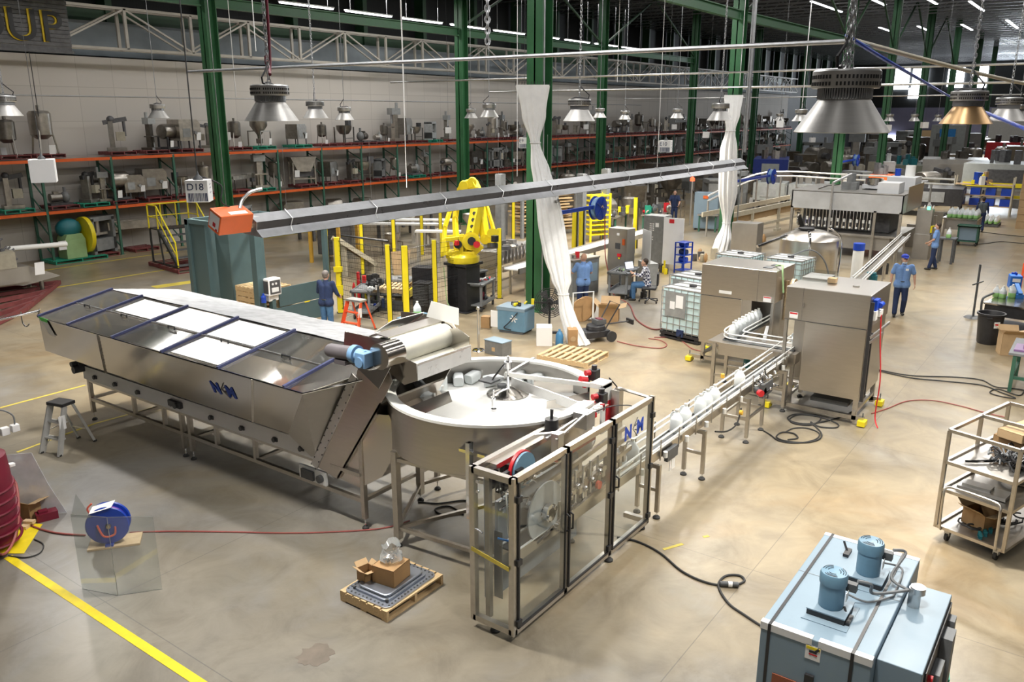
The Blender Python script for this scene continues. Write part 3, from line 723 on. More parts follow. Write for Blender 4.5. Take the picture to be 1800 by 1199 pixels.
# ---------------------------------------------------------------- hose reels on column arms
def reel(loc, length, label, grp='blue hose reels on column arms'):
    o = thing('hose_reel', label, 'hose reel', loc, 0, grp)
    MB().bar((0, 0, 0), (length - 0.25, 0, 0), 0.08, 0.11).box(-0.04, -0.06, -0.2, 0.03, 0.06, 0.2).build('arm', BLUE, o)
    mb = MB()
    for y in (-0.13, 0.11): mb.lathe([(0.05, y), (0.36, y), (0.38, y + 0.01), (0.36, y + 0.03), (0.05, y + 0.03)], (length, 0, -0.06), 32, axis='y')
    for i in range(5): mb.cyl((length, -0.135, -0.06), (length + 0.34 * math.cos(i * 1.257), -0.135, -0.06 + 0.34 * math.sin(i * 1.257)), 0.02, n=6)
    mb.build('drum_flange', BLUE, o)
    MB().lathe([(0.30, -0.10), (0.34, -0.05), (0.34, 0.05), (0.30, 0.11)], (length, 0, -0.06), 28, axis='y').build('wound_hose', GEARB, o)
    MB().tube([(length - 0.05, -0.15, -0.03), (length, -0.17, 0.04), (length + 0.06, -0.16, -0.05)], 0.02, 6).build('swivel', BRONZE, o)
    return o
r1 = reel((20.42, 13.3, 2.85), 2.65, 'blue hose reel on an arm from the nearest curtained column')
reel((35.9, 13.8, 2.78), 5.0, 'blue hose reel on an arm beside the farther curtain')
reel((51.3, 13.4, 2.95), 4.0, 'blue hose reel on an arm from the third column past the curtains')
mb = MB().tube(spline([(23.35, 13.2, 2.6), (23.36, 13.18, 1.9), (23.3, 13.1, 1.2), (23.4, 13.0, 0.6), (23.2, 12.7, 0.03), (22.2, 11.6, 0.02), (20.6, 10.5, 0.02), (19.9, 9.6, 0.02), (20.6, 9.4, 0.02)]), 0.02, 6)
solo('air_hose', mb, HOSER, 'red air hose falling from the nearest column reel onto the floor', 'hose')

# ---------------------------------------------------------------- hanging location signs
def sign(loc, s, label, rz, txt=None, grp='hanging white location signs'):
    o = thing('location_sign', label, 'sign', loc, rz, grp)
    MB().box(-s / 2, -s / 2, -s / 2, s / 2, s / 2, s / 2).build('panel_box', PAPER, o)
    MB().lathe([(0.07, s / 2), (0.06, s / 2 + 0.03), (0.02, s / 2 + 0.07), (0.008, s / 2 + 0.12)], n=12).cyl((0, 0, s / 2), (0, 0, 13.78 - loc[2]), 0.005, n=5).build('hanger', DARK, o)
    if txt:
        text('lettering', txt, NAVY, o, (-s / 2 - 0.002, s * 0.44, s * 0.06), (R(90), 0, R(-90)), s * 0.44, 0.0005)
        mb = MB(); rnd = random.Random(txt); y = s * 0.40
        while y > -s * 0.42:
            wd = rnd.choice((0.006, 0.012, 0.018)) * s / 0.4; mb.box(-s / 2 - 0.002, y - wd, -s * 0.46, -s / 2 - 0.001, y, -s * 0.08); y -= wd + rnd.choice((0.006, 0.01)) * s / 0.4
        tag(mb.build('barcode', NAVY, o), kind='stuff')
        mb = MB()
        for a, b_ in ((0.14, 0.1), (0.30, 0.12), (0.14, 0.26), (0.30, 0.28), (0.14, -0.12), (0.30, -0.10)): mb.box((a - 0.20) * s, -s / 2 - 0.002, b_ * s, (a - 0.13) * s, -s / 2 - 0.001, (b_ + 0.05) * s)
        mb.build('dot_mark', NAVY, o)
    return o
sign(dpt(350, 335, 11.6), 0.30, 'white cube sign reading D18 with barcode, hanging near the first column', R(44), 'D18')
sign(dpt(76, 300, 14.8), 0.40, 'blank white cube sign at far left before the rack', R(60))
sign(dpt(922, 251, 29), 0.36, 'white sign with dark print just left of the nearest curtain', R(25), 'E9')
sign(dpt(1170, 257, 27), 0.38, 'white sign with dark print right of the third wall column', R(15), 'E10')
for u, v, wd, lb in [(398, 239, 14, 'small white sign just right of the first green column'), (788, 229, 11, 'small white sign just left of the second green column'), (1030, 223, 9, 'small white sign beneath the lamp beside the nearest curtain'),
                     (1185, 223, 9, 'small white sign above the fourth rack stretch'), (1241, 237, 11, 'small white sign left of the farther curtain'), (1371, 218, 13, 'small white sign at the far end of the orange rack'),
                     (1559, 225, 12, 'small white sign just right of the largest lamp rim'), (1625, 220, 11, 'small white sign left of the bronze lamp'), (1428, 246, 9, 'small white sign beneath the largest lamp')]:
    sign(dpt(u, v, 0.36 * FPX / wd), 0.33, lb, R(10 + (u % 40)))
# dark slatted sign board with gold letters
t = thing('sign_board', 'dark slatted sign board with gold edged letters at the upper left', 'sign', (13, 30, 8.5))
mb = MB().mat(MDARK)
for k in range(15): mb.box(-6, -0.05 - 0.02 * (k % 2), -0.72 + k * 0.135, 2.45, 0.1, -0.60 + k * 0.135)
mb.box(-6, -0.1, -0.80, 2.5, 0.1, -0.72); mb.build('board', None, t)
GOLD = paint('gold_edge', (0.75, 0.52, 0.02), 0.35, 0.3, 0.1, 5)
for ch, x in (('O', -0.85), ('U', 0.33), ('P', 1.42)):
    text('letter', ch, GOLD, t, (x, -0.10, -0.45), (R(90), 0, 0), 1.42, 0.02, 0, 0.02)
    text('letter_face', ch, BLACK, t, (x + 0.05, -0.14, -0.45), (R(90), 0, 0), 1.42, 0.02, 0, 0.005)
MB().cyl((-1, 0, 1), (-1, 0, 5.2), 0.02, n=6).cyl((2, 0, 1), (2, 0, 5.2), 0.02, n=6).build('hanger', GALV, t)
# ---------------------------------------------------------------- N&M logo: letter N, ring emblem, letter M
def logo(parent, org, xdir, ydir, h):
    org = Vector(org)
    x = Vector(xdir).normalized(); y = Vector(ydir).normalized(); z = x.cross(y)
    M = Matrix((x, y, z)).transposed()
    for ch, dx in (('N', 0.0), ('M', 1.66)):
        text('logo_letter', ch, LOGOB, parent, Vector(org) + x * dx * h, M.to_euler(), h * 1.25, 0.001, 0.0, 0.06 * h)
    mb = MB(); q = lambda u, v: Vector(org) + x * u * h + y * v * h
    mb.tube([q(1.75, 1.12), q(1.12, 0.48), q(1.78, -0.20)], 0.028 * h, 5).tube([q(1.42, 0.62), q(1.66, 0.70)], 0.04 * h, 5).tube([q(1.42, 0.34), q(1.66, 0.26)], 0.04 * h, 5)
    mb.build('logo_chevron', MDARK, parent)

# ---------------------------------------------------------------- jugs
def make_jug(green):
    o = thing('jug', 'jug', 'jug')
    def loop(s_, z, rr=0.8):
        pts = []
        for i in range(20):
            a = 2 * math.pi * i / 20; c, n = math.cos(a), math.sin(a); k = (abs(c) ** 6 + abs(n) ** 6) ** (-1 / 6)
            k = k * rr + (1 - rr); pts.append((s_ * k * c, s_ * k * n, z))
        return pts
    mb = MB(); prof = [(0.062, 0), (0.070, 0.012), (0.070, 0.11), (0.069, 0.175), (0.064, 0.185), (0.028, 0.255), (0.020, 0.265), (0.019, 0.285)]
    vs = []
    for s_, z in prof: vs += loop(s_, z)
    cut = 2 if green else 0
    k = len(prof)
    if green: mb.mat(JUGG)
    mb.mat(JUGG if green else JUG).add(vs[:20 * 3], [(j * 20 + i, j * 20 + (i + 1) % 20, (j + 1) * 20 + (i + 1) % 20, (j + 1) * 20 + i) for j in range(2) for i in range(20)], True)
    mb.mat(JUG).add(vs[40:], [(j * 20 + i, j * 20 + (i + 1) % 20, (j + 1) * 20 + (i + 1) % 20, (j + 1) * 20 + i) for j in range(k - 3) for i in range(20)], False)
    mb.add(vs[:20], [tuple(range(20))])
    mb.build('body', None, o)
    MB().tube(spline([(0.015, 0, 0.262), (0.055, 0, 0.25), (0.075, 0, 0.215), (0.072, 0, 0.165)]), 0.013, 7).build('handle', JUG, o)
    MB().lathe([(0.022, 0.275), (0.024, 0.278), (0.024, 0.302), (0, 0.304)], n=14).build('cap', WHITEPE, o)
    return o
jugW = Proto(make_jug(False)); jugG = Proto(make_jug(True))

# ---------------------------------------------------------------- bulk hopper with elevator
t = thing('hopper_elevator', 'long stainless bottle hopper with clear lids and elevator, blue logo on its front', 'hopper machine', (7.4, 12, 0))
def PT(name, mb, m=None, par=None, bev=0, off=(7.4, 12, 0)):
    o = mb.build(name, m, par, bev); 
    if par is t_root[0]: o.location = -Vector(off)
    return o
t_root = [t]
FT = lambda Y: Vector((6.78, Y, 2.10))
FB = lambda Y: Vector((7.08, Y, 1.25))
mb = MB().mat(STEELH)
mb.sheet([FT(15.62), FT(8.35), FB(9.1), Vector((7.062, 16.2, 1.30))], 0.006)
mb.mat(STEEL)
mb.sheet([(9.6, 15.7, 2.10), (9.6, 8.35, 2.10), (9.25, 9.1, 1.25), (9.25, 16.0, 1.30)], 0.006)
mb.sheet([FT(15.62), Vector((8.2, 15.66, 2.36)), Vector((9.6, 15.7, 2.1)), Vector((9.25, 16.0, 1.3)), Vector((7.062, 16.2, 1.3))], 0.006)
mb.sheet([FT(8.35), FB(9.1), Vector((9.25, 9.1, 1.25)), Vector((9.6, 8.35, 2.1))], 0.006)
mb.sheet([Vector((7.062, 16.2, 1.30)), FB(9.1), Vector((9.25, 9.1, 1.25)), Vector((9.25, 16.0, 1.3))], 0.006)
body = PT('hopper_body', mb, None, t)
mb = MB()
for Y in (13.55, 9.4): mb.bar(FT(Y) + Vector((-0.003, 0, 0)), FB(Y + .5) + Vector((-0.003, 0, -0.0)), 0.05, 0.006)
rv = MB()
for k in range(12):
    f = k / 11
    for Y in (13.53, 13.57): rv.ball(FT(Y).lerp(FB(Y + .5), f) + Vector((-0.008, 0, 0)), 0.008, 6, 4)
for k in range(16): rv.ball(FT(15.4 - k * 0.46) + Vector((-0.004, 0, -0.02)), 0.008, 6, 4)
PT('seam_strip', mb, STEEL, t); tag(PT('rivet', rv, CHROME, t), kind='stuff')
mb = MB().tube([FT(15.65), FT(8.35), Vector((7.3, 7.75, 2.27))], 0.014, 6).tube([Vector((8.2, 15.66, 2.37)), Vector((8.2, 8.4, 2.37))], 0.012, 6).tube([FT(15.65), Vector((8.2, 15.66, 2.37)), Vector((9.6, 15.7, 2.11))], 0.012, 6)
PT('edge_trim', mb, CHROME, t)
BY = [15.62, 14.56, 13.10, 11.65, 10.20, 8.72]
def LP(X, Y, dz=0.0): return Vector((X, Y, 2.10 + (X - 6.78) * 0.183 + dz))
for i in range(5):
    a, b = BY[i] - 0.04, BY[i + 1] + 0.04
    lo = PT('lid_panel', MB().sheet([LP(6.80, a, .01), LP(7.47, a, .01), LP(7.47, b, .01), LP(6.80, b, .01)], 0.006), LIDCLEAR, t)
    PT('lid_panel', MB().sheet([LP(7.50, a, .01), LP(8.18, a, .01), LP(8.18, b, .01), LP(7.50, b, .01)], 0.006), LIDCLEAR, t)
    h = ( MB().tube([LP(7.42, (a + b) / 2 + 0.09, .02), LP(7.42, (a + b) / 2 + 0.09, .07), LP(7.42, (a + b) / 2 - 0.09, .07), LP(7.42, (a + b) / 2 - 0.09, .02)], 0.014, 6).build('lid_handle', BLACK, lo))
PT('lid_hinge', MB().tube([LP(7.485, 15.6, .02), LP(7.485, 8.75, .02)], 0.012, 6), ALU, t)
for i, Y in enumerate(BY):
    PT('lid_bar', MB().bar(LP(6.76, Y, .03), LP(8.22, Y, .03), 0.045, 0.04), BARBLUE, t)
for (x0, x1, a, b) in [(7.55, 8.12, 14.35, 13.2), (7.52, 8.16, 13.0, 11.72), (6.84, 7.45, 11.5, 10.28), (7.52, 8.14, 11.55, 10.3)]:
    PT('lid_cover', MB().sheet([LP(x0, a, .022), LP(x1, a - 0.03, .022), LP(x1 - 0.02, b, .022), LP(x0, b + 0.02, .022)], 0.004), PAPER, t)
# wrinkled plastic film over the back slope
mb = MB(); rnd = random.Random(5); nx, ny = 10, 60; vs = []
for j in range(ny + 1):
    for i in range(nx + 1):
        f = i / nx; Y = 15.66 - (15.66 - 8.4) * j / ny
        vs.append(Vector((8.2 + 1.45 * f, Y, 2.385 - 0.26 * f + 0.008 * rnd.random() * (0.3 + f) + 0.006 * math.sin(Y * 4 + f * 3))))
mb.add(vs, [(j * (nx + 1) + i, j * (nx + 1) + i + 1, (j + 1) * (nx + 1) + i + 1, (j + 1) * (nx + 1) + i) for j in range(ny) for i in range(nx)], True)
o = PT('cover_film', mb, FILM, t)
E1 = at(642, 655, 2.27); E0 = at(598, 630, 2.32)
PT('end_flap', MB().sheet([LP(6.78, 8.70, .0), FT(8.35), E1, E0], 0.005), STEELH, t)
EB = Vector((7.36, 8.86, 0.78))
PT('end_panel', MB().sheet([FT(8.35), FB(9.1), EB, E1], 0.006), STEELD, t)
# pole sticking out at the left end, with hooks and a paper tag
mb = MB().tube([LP(6.78, 15.62, .04), at(70, 546, 2.08), at(0, 562, 2.05), at(-40, 571, 2.03)], 0.022, 8); pole = PT('side_pole', mb, CHROME, t)
for uu in (37, 70):
    p = at(uu, 551 if uu < 60 else 545, 2.09); d = (at(uu + 10, 551, 2.09) - p).normalized()
    pp = [p + Vector((0, 0, 0.03)), p - Vector((0, 0, 0.16)), p - Vector((0, 0, 0.24)) + d * 0.03, p - Vector((0, 0, 0.25)) + d * 0.08, p - Vector((0, 0, 0.2)) + d * 0.12]
    PT('hook', MB().tube(spline(pp, 5), 0.013, 6), CHROME, t)
q0 = FT(15.55) + Vector((-0.02, 0, 0.01)); q1 = FT(15.30) + Vector((-0.02, 0, 0.0))
dn = (FB(15.4) - FT(15.4)).normalized()
PT('paper_tag', MB().sheet([q0, q1, q1 + dn * 0.36, q0 + dn * 0.36], 0.003), PAPER, t)
PT('green_tape', MB().sheet([q0 + Vector((-.005, .02, .02)), q1 + Vector((-.005, -.02, .02)), q1 + dn * 0.06 + Vector((-.006, 0, 0)), q0 + dn * 0.06 + Vector((-.006, 0, 0))], 0.003), paint('green_tape', (0.1, 0.75, 0.1), 0.5), t)
# belt conveyor under the hopper and its stand
PT('conveyor_side', MB().box(7.30, 8.85, 0.84, 7.33, 15.35, 1.10).box(8.95, 8.85, 0.84, 8.98, 15.35, 1.10), WHITE, t)
PT('conveyor_belt', MB().box(7.34, 8.85, 1.08, 8.94, 15.35, 1.11).box(7.34, 8.85, 0.86, 8.94, 15.35, 0.90), RUBBER, t)
PT('belt_skirt', MB().sheet([(7.12, 15.2, 1.26), (7.12, 9.2, 1.22), (7.34, 9.0, 1.10), (7.34, 15.2, 1.10)], 0.006), STEELD, t)
for Y in (14.9, 14.2, 13.45, 12.4, 11.3, 10.5, 9.7, 9.1):
    PT('roller_bearing', MB().cyl((7.30, Y, 0.95), (7.25, Y, 0.95), 0.038, n=10).box(7.28, Y - 0.05, 0.92, 7.30, Y + 0.05, 0.98), DARK, t)
PT('drive_unit', MB().box(7.2, 15.26, 1.0, 7.38, 15.40, 1.2).cyl((7.10, 15.30, 1.06), (7.20, 15.30, 1.06), 0.07).cyl((7.10, 15.36, 1.16), (7.2, 15.36, 1.16), 0.05), DARK, t)
PT('drive_unit', MB().box(7.24, 12.1, 0.93, 7.34, 12.45, 1.03).cyl((7.2, 12.2, 0.98), (7.3, 12.2, 0.98), 0.05), DARK, t)
PT('tail_unit', MB().box(7.30, 8.62, 0.47, 7.34, 9.2, 0.68), WHITE, t)
PT('tail_bearing', MB().cyl((7.25, 8.72, 0.57), (7.30, 8.72, 0.57), 0.06).box(7.26, 8.86, 0.5, 7.30, 9.12, 0.64), DARK, t)
for X in (7.36, 8.92):
    PT('frame_rail', MB().box(X - 0.03, 7.9, 0.40, X + 0.03, 15.28, 0.46).box(X - 0.03, 7.9, 0.78, X + 0.03, 15.28, 0.84), FRAME, t)
    for Y, z1 in ((15.28, 1.0), (12.27, 0.84), (12.04, 0.84), (7.9, 1.72)):
        mb = MB(); foot(mb, X, Y, 0.2); mb.mat(FRAME).box(X - 0.035, Y - 0.035, 0.16, X + 0.035, Y + 0.035, z1); PT('leg', mb, None, t)
    for Y in (13.75, 12.8, 11.3, 10.3): PT('upright', MB().box(X - 0.03, Y - 0.03, 0.46, X + 0.03, Y + 0.03, 0.78), FRAME, t)
for Y in (15.28, 13.75, 11.9, 10.3, 7.9): PT('cross_rail', MB().box(7.36, Y - 0.03, 0.42, 8.92, Y + 0.03, 0.47), FRAME, t)
# elevator
SP = [(8.80, 0.74), (7.88, 2.28), (7.75, 2.62), (7.32, 2.62), (7.20, 2.35), (7.42, 2.0), (8.36, 0.66)]
PT('elevator_housing', MB().prism(SP, 7.30, 7.315, 'x').prism(SP, 8.59, 8.605, 'x').prism([(8.82, .74), (7.9, 2.28), (7.88, 2.26), (8.80, .72)], 7.3, 8.6, 'x').prism([(8.36, .66), (7.42, 2.0), (7.44, 2.02), (8.38, .68)], 7.3, 8.6, 'x'), STEEL, t)
PT('elevator_flange', MB().bar((7.29, 8.84, 0.74), (7.29, 7.88, 2.30), 0.02, 0.13), ALU, t)
rv = MB()
for k in range(13):
    f = k / 12
    for s_ in (-0.055, 0.055): rv.ball((7.275, 8.84 - 0.96 * f - s_ * 0.8, 0.74 + 1.56 * f - s_ * 0.5), 0.011, 6, 4)
tag(PT('flange_bolt', rv, DARK, t), kind='stuff')
PT('return_chute', MB().prism([(8.40, 0.66), (7.62, 1.80), (7.32, 1.85), (7.15, 1.45), (7.5, 0.92), (7.95, 0.62)], 7.34, 8.56, 'x'), STEELH, t)
PT('elevator_prop', MB().bar((7.32, 7.9, 0.84), (7.32, 8.5, 0.84), 0.05).bar((7.36, 7.9, 1.66), (8.92, 7.9, 1.66), 0.05), FRAME, t)
PT('head_plate', MB().prism([(8.25, 2.52), (8.2, 2.84), (7.42, 2.84), (7.18, 2.6), (7.42, 2.42)], 7.44, 7.455, 'x').prism([(8.25, 2.52), (8.2, 2.90), (7.30, 2.96), (7.0, 2.6), (7.42, 2.42)], 8.56, 8.575, 'x'), STEELH, t)
PT('head_roller', MB().cyl((7.46, 7.35, 2.68), (8.55, 7.35, 2.68), 0.17, n=28), CREAM, t)
PT('snub_roller', MB().cyl((7.46, 7.22, 2.44), (8.5, 7.22, 2.44), 0.10, n=20), CREAM, t)
PT('incline_belt', MB().prism([(8.2, 2.62), (7.4, 2.86), (7.38, 2.84), (8.2, 2.60)], 7.5, 8.52, 'x'), CREAM, t)
PT('head_cover', MB().prism([(8.0, 2.74), (7.62, 2.90), (7.40, 2.88), (7.40, 2.865), (7.62, 2.88), (8.0, 2.72)], 7.46, 8.55, 'x'), STEEL, t)
PT('guide_flap', MB().sheet([(7.9, 8.1, 2.75), (8.5, 8.0, 2.78), (8.5, 7.7, 2.98), (7.95, 7.8, 2.95)], 0.01).sheet([(8.56, 7.7, 2.9), (8.56, 7.1, 2.86), (8.56, 7.1, 3.1), (8.56, 7.6, 3.14)], 0.01), WHITEPE, t)
# discharge chute
PT('chute', MB().prism([(7.36, 2.74), (7.15, 2.68), (6.88, 2.62), (6.87, 2.40), (7.1, 2.30), (7.42, 2.42)], 7.42, 7.43, 'x').prism([(7.36, 2.76), (7.1, 2.84), (6.88, 2.74), (6.87, 2.40), (7.1, 2.30), (7.42, 2.42)], 8.50, 8.51, 'x')
   .sheet([(7.42, 6.87, 2.40), (8.51, 6.87, 2.40), (8.51, 6.86, 2.62), (7.42, 6.86, 2.62)], 0.006).sheet([(7.42, 7.1, 2.30), (8.51, 7.1, 2.30), (8.51, 6.87, 2.40), (7.42, 6.87, 2.40)], 0.006).sheet([(7.42, 7.4, 2.42), (8.51, 7.4, 2.42), (8.51, 7.1, 2.30), (7.42, 7.1, 2.30)], 0.006), STEELH, t)
PT('chute_front_glare', MB().box(7.42, 6.855, 2.40, 8.51, 6.866, 2.63), paint('chute_reflection', (.80, .80, .79), .3, .25), t)  # pale overlay painting in the disc light mirrored by the steel front plate
PT('chute_liner', MB().sheet([(7.44, 6.90, 2.43), (8.49, 6.90, 2.43), (8.49, 6.885, 2.61), (7.44, 6.885, 2.61)], 0.004), WHITEPE, t)
# gear motor at the head
PT('motor', MB().cyl((7.02, 8.02, 2.70), (7.04, 7.62, 2.72), 0.095, n=20).cyl((7.02, 8.06, 2.70), (7.02, 8.02, 2.70), 0.08, n=16).box(6.96, 7.7, 2.56, 7.08, 7.9, 2.62), paint('motor_brown_grey', (0.13, 0.12, 0.13), 0.35, 0.3), t)
PT('gearbox', MB().cyl((7.04, 7.62, 2.72), (7.04, 7.54, 2.72), 0.12, n=16).cyl((7.04, 7.54, 2.72), (7.05, 7.42, 2.70), 0.09).box(6.95, 7.33, 2.58, 7.13, 7.50, 2.78).cyl((6.93, 7.42, 2.66), (6.96, 7.42, 2.66), 0.07), GEARB, t, 0.01)
PT('motor_guard', MB().cyl((7.10, 7.22, 2.73), (7.43, 7.22, 2.73), 0.17, n=28), STEELH, t)
PT('motor_mount', MB().sheet([(7.28, 7.95, 2.5), (7.28, 7.2, 2.55), (7.2, 7.35, 2.25)], 0.008).sheet([(7.3, 7.8, 2.6), (7.0, 7.7, 2.6), (7.0, 7.3, 2.56), (7.3, 7.2, 2.56)], 0.006), STEELD, t)
logo(t, Vector((6.938, 10.62, 1.63)) - Vector((7.4, 12, 0)), (0, -1, 0), (-0.333, 0, 0.943), 0.22)

# ---------------------------------------------------------------- rotary accumulation table
TC = Vector((8.60, 6.55, 0)); TR = 1.46
t = thing('rotary_table', 'large round stainless table with white rim and drum side, bottles lying in it', 'rotary table', TC)
gap = (R(-28), R(285 - 0))
arc = (R(-36), R(360 - 78))
MB().lathe([(TR, 1.38), (TR, 2.03), (TR - 0.012, 2.03), (TR - 0.012, 1.38), (TR, 1.38)], n=80, arc=arc).build('drum_wall', STEEL, t)
MB().lathe([(TR + 0.015, 2.02), (TR + 0.015, 2.055), (TR - 0.13, 2.055), (TR - 0.13, 2.02), (TR + 0.015, 2.02)], n=80, arc=arc).build('rim', WHITEPE, t)
MB().lathe([(TR - 0.015, 1.40), (TR - 0.03, 1.40), (TR - 0.03, 2.02), (TR - 0.015, 2.02)], n=80, arc=arc).build('inner_lining', STEELD, t)
MB().lathe([(0.0, 1.67), (TR - 0.05, 1.67), (TR - 0.05, 1.70), (0.0, 1.70)], n=64).build('turning_disc', WHITEPE, t)
MB().lathe([(0, 1.36), (TR - 0.02, 1.36), (TR - 0.02, 1.40), (0, 1.40)], n=64).build('drum_floor', STEELD, t)
DC = at(893, 691, 1.71) - TC; DC.z = 0
MB().lathe([(0.31, 1.702), (0.315, 1.712), (0.0, 1.82)], DC, n=40).build('centre_cone', STEELH, t)
angs = [155, 97, 37, -25, -85, -145]
pts = [Vector((1.45 * math.cos(R(a)), 1.45 * math.sin(R(a)), 0)) for a in angs]; pts[1] *= 0.92
pts[0] = Vector((7.27, 7.17, 0)) - TC; pts[1] = Vector((8.47, 7.85, 0)) - TC; pts[4] = Vector((8.75, 5.32, 0)) - TC; pts[5] = Vector((7.42, 5.55, 0)) - TC
for p in pts:
    mb = MB(); foot(mb, p.x, p.y, 0.16); mb.mat(FRAME).box(p.x - 0.045, p.y - 0.045, 0.12, p.x + 0.045, p.y + 0.045, 1.40); mb.build('leg', None, t)
for i in range(6):
    a, b = pts[i], pts[(i + 1) % 6]; z = Vector((0, 0, 0.28))
    MB().bar(a + z, b + z, 0.05).bar(a + z * 4.6, b + z * 4.6, 0.05).build('stretcher', FRAME, t)
MB().bar(pts[0] + Vector((0, 0, .28)), pts[3] + Vector((0, 0, .28)), 0.05).build('stretcher', FRAME, t)
# guide arms over the disc
def A3(a, r, z): return Vector((r * math.cos(R(a)), r * math.sin(R(a)), z))
MB().bar(DC + Vector((0, .05, 2.0)), A3(-50, 1.55, 2.02), 0.05, 0.06).build('guide_arm', WHITEPE, t)
MB().bar(DC + Vector((.1, 0, 1.86)), A3(-72, 1.36, 1.86), 0.03, 0.14).build('guide_arm', ALU, t)
MB().bar(DC + Vector((0, .05, 1.97)), A3(12, 1.5, 2.05), 0.05, 0.05).build('guide_arm', ALU, t)
MB().sheet([A3(-50, 0.75, 1.72), A3(-50, 1.35, 1.72), A3(-50, 1.35, 1.95), A3(-50, 0.75, 1.82)], 0.01).build('plough_plate', STEELH, t)
MB().sheet([A3(-2, 0.95, 1.72), A3(-22, 1.38, 1.72), A3(-22, 1.38, 1.93), A3(-2, 0.95, 1.93)], 0.01).build('plough_plate', STEELH, t)
mb = MB(Matrix.Translation(DC - Vector((.05, .12, 0)))).cyl((0.05, 0.12, 1.75), (0.05, 0.12, 2.28), 0.02).cyl((0.05, 0.12, 2.1), (0.05, 0.12, 2.2), 0.06).tube([(0.05, 0.12, 2.22), (-0.15, 0.22, 2.0), (-0.22, 0.25, 1.9)], 0.014, 6).tube([(0.05, 0.12, 2.0), (-0.1, 0.0, 1.85), (-0.25, 0.1, 1.8)], 0.012, 6)
mb.build('centre_post', CHROME, t)
MB(Matrix.Translation(DC)).box(-0.35, 0.05, 1.93, -0.12, 0.28, 1.955).cyl((-0.15, 0.0, 1.84), (-0.15, 0.0, 1.89), 0.07).build('sensor_bracket', DARK, t)
mb = MB(); q = at(868, 722, 1.70) - TC
mb.cyl((q.x, q.y, 1.70), (q.x, q.y, 1.73), 0.04).cyl((q.x, q.y, 1.7), (q.x, q.y, 2.0), 0.010).cyl((q.x, q.y, 1.76), (q.x, q.y, 1.88), 0.03); mb.build('hanging_sensor', CHROME, t)
for k, (a, r, z) in enumerate([(-38, 1.50, 2.12), (-62, 1.50, 1.98)]):
    c = A3(a, r, z)
    MB().box(c.x - 0.07, c.y - 0.065, c.z - 0.10, c.x + 0.07, c.y + 0.065, c.z + 0.06).cyl(c, c + Vector((0, 0, 0.12)), 0.04).build('drive_motor', BLACK, t, 0.01)
    MB().cyl(c + Vector((-0.16, 0.05, 0.03)), c + Vector((-0.09, 0.02, 0.03)), 0.04).cyl(c + Vector((-0.22, 0.1, -0.05)), c + Vector((-0.12, 0.05, -0.08)), 0.045).box(c.x - 0.24, c.y, c.z - 0.16, c.x - 0.1, c.y + 0.05, c.z - 0.12).build('red_clamp', RED, t)
c = A3(-52, 1.52, 1.6)
MB().box(c.x - 0.16, c.y - 0.10, 1.4, c.x + 0.10, c.y - 0.07, 2.1).box(c.x - 0.16, c.y - 0.1, 2.05, c.x + 0.1, c.y + 0.1, 2.12).build('discharge_plate', WHITEPE, t)
MB().box(c.x - 0.06, c.y - 0.115, 1.5, c.x + 0.06, c.y - 0.10, 1.85).build('red_guard', RED, t)
MB().tube(spline([c + Vector((0.1, -0.05, 0.55)), c + Vector((0.25, -0.15, 0.3)), c + Vector((0.2, -0.2, -0.1)), c + Vector((0.1, -0.1, -0.3))]), 0.01, 5).build('cable', BLACK, t)
MB().box(-1.42, -0.95, 1.72, -1.36, -0.55, 1.76).box(-1.5, -0.78, 0.9, -1.42, -0.72, 1.9).cyl((-1.46, -0.75, 1.62), (-1.46, -0.75, 1.9), 0.02).build('side_post', CHROME, t)
for (u, v, rz, rx, lb) in [(712, 697, 20, 80, 'milky jug lying nearest the drum wall at the left of the round table'), (733, 688, 60, 85, 'milky jug lying second from the drum wall in the round table'), (748, 680, 200, 70, 'milky jug lying beside the upright one in the round table'),
                       (773, 676, 0, 0, 'milky jug standing bottom up below the chute in the round table'), (822, 668, 90, 82, 'large milky jug lying beside the centre post of the round table'), (806, 673, 130, 86, 'milky jug lying against its neighbour behind the centre cone'), (850, 672, 40, 80, 'milky jug lying just left of the centre post'),
                       (935, 668, 70, 85, 'milky jug lying beyond the guide arm at the right of the round table'), (915, 662, 110, 85, 'milky jug lying behind the guide arm of the round table')]:
    p = at(u, v, 1.77); q = Vector((p.x - TC.x, p.y - TC.y, 0)); q *= min(1, 1.22 / q.length); p = TC + q
    o = jugW.put((p.x, p.y, 1.78 if rx else 1.70), R(rz), lb, 'jugs inside the round table')
    o.rotation_euler = (R(rx), 0, R(rz)); o.scale = (1.15,) * 3
# ---------------------------------------------------------------- labelling machine in its guard cage
GX0, GX1, GY0, GY1, GZ0, GZ1 = 6.46, 9.68, 4.66, 5.20, 0.10, 2.0
t = thing('guarded_labeller', 'narrow machine inside a tall stainless guard frame with clear doors and blue logo', 'machine', (8, 4.9, 0))
t_root[0] = t; OFF5 = (8, 4.9, 0)
def P5(name, mb, m=None, bev=0): return PT(name, mb, m, t, bev, OFF5)
B = 0.035
mb = MB()
DX = [GX0, 7.50, 8.58, GX1]
for x in DX: mb.box(x - B, GY0 - B, GZ0, x + B, GY0 + B, GZ1)
mb.box(GX0 - B, GY1 - B, GZ0, GX0 + B, GY1 + B, GZ1).box(GX1 - B - .05, GY1 - .09, 0.9, GX1 + B, GY1 + B, GZ1)
for z in (GZ0 + B, GZ1 - B): mb.box(GX0, GY0 - B, z - B, GX1, GY0 + B, z + B).box(GX0 - B, GY0, z - B, GX0 + B, GY1, z + B)
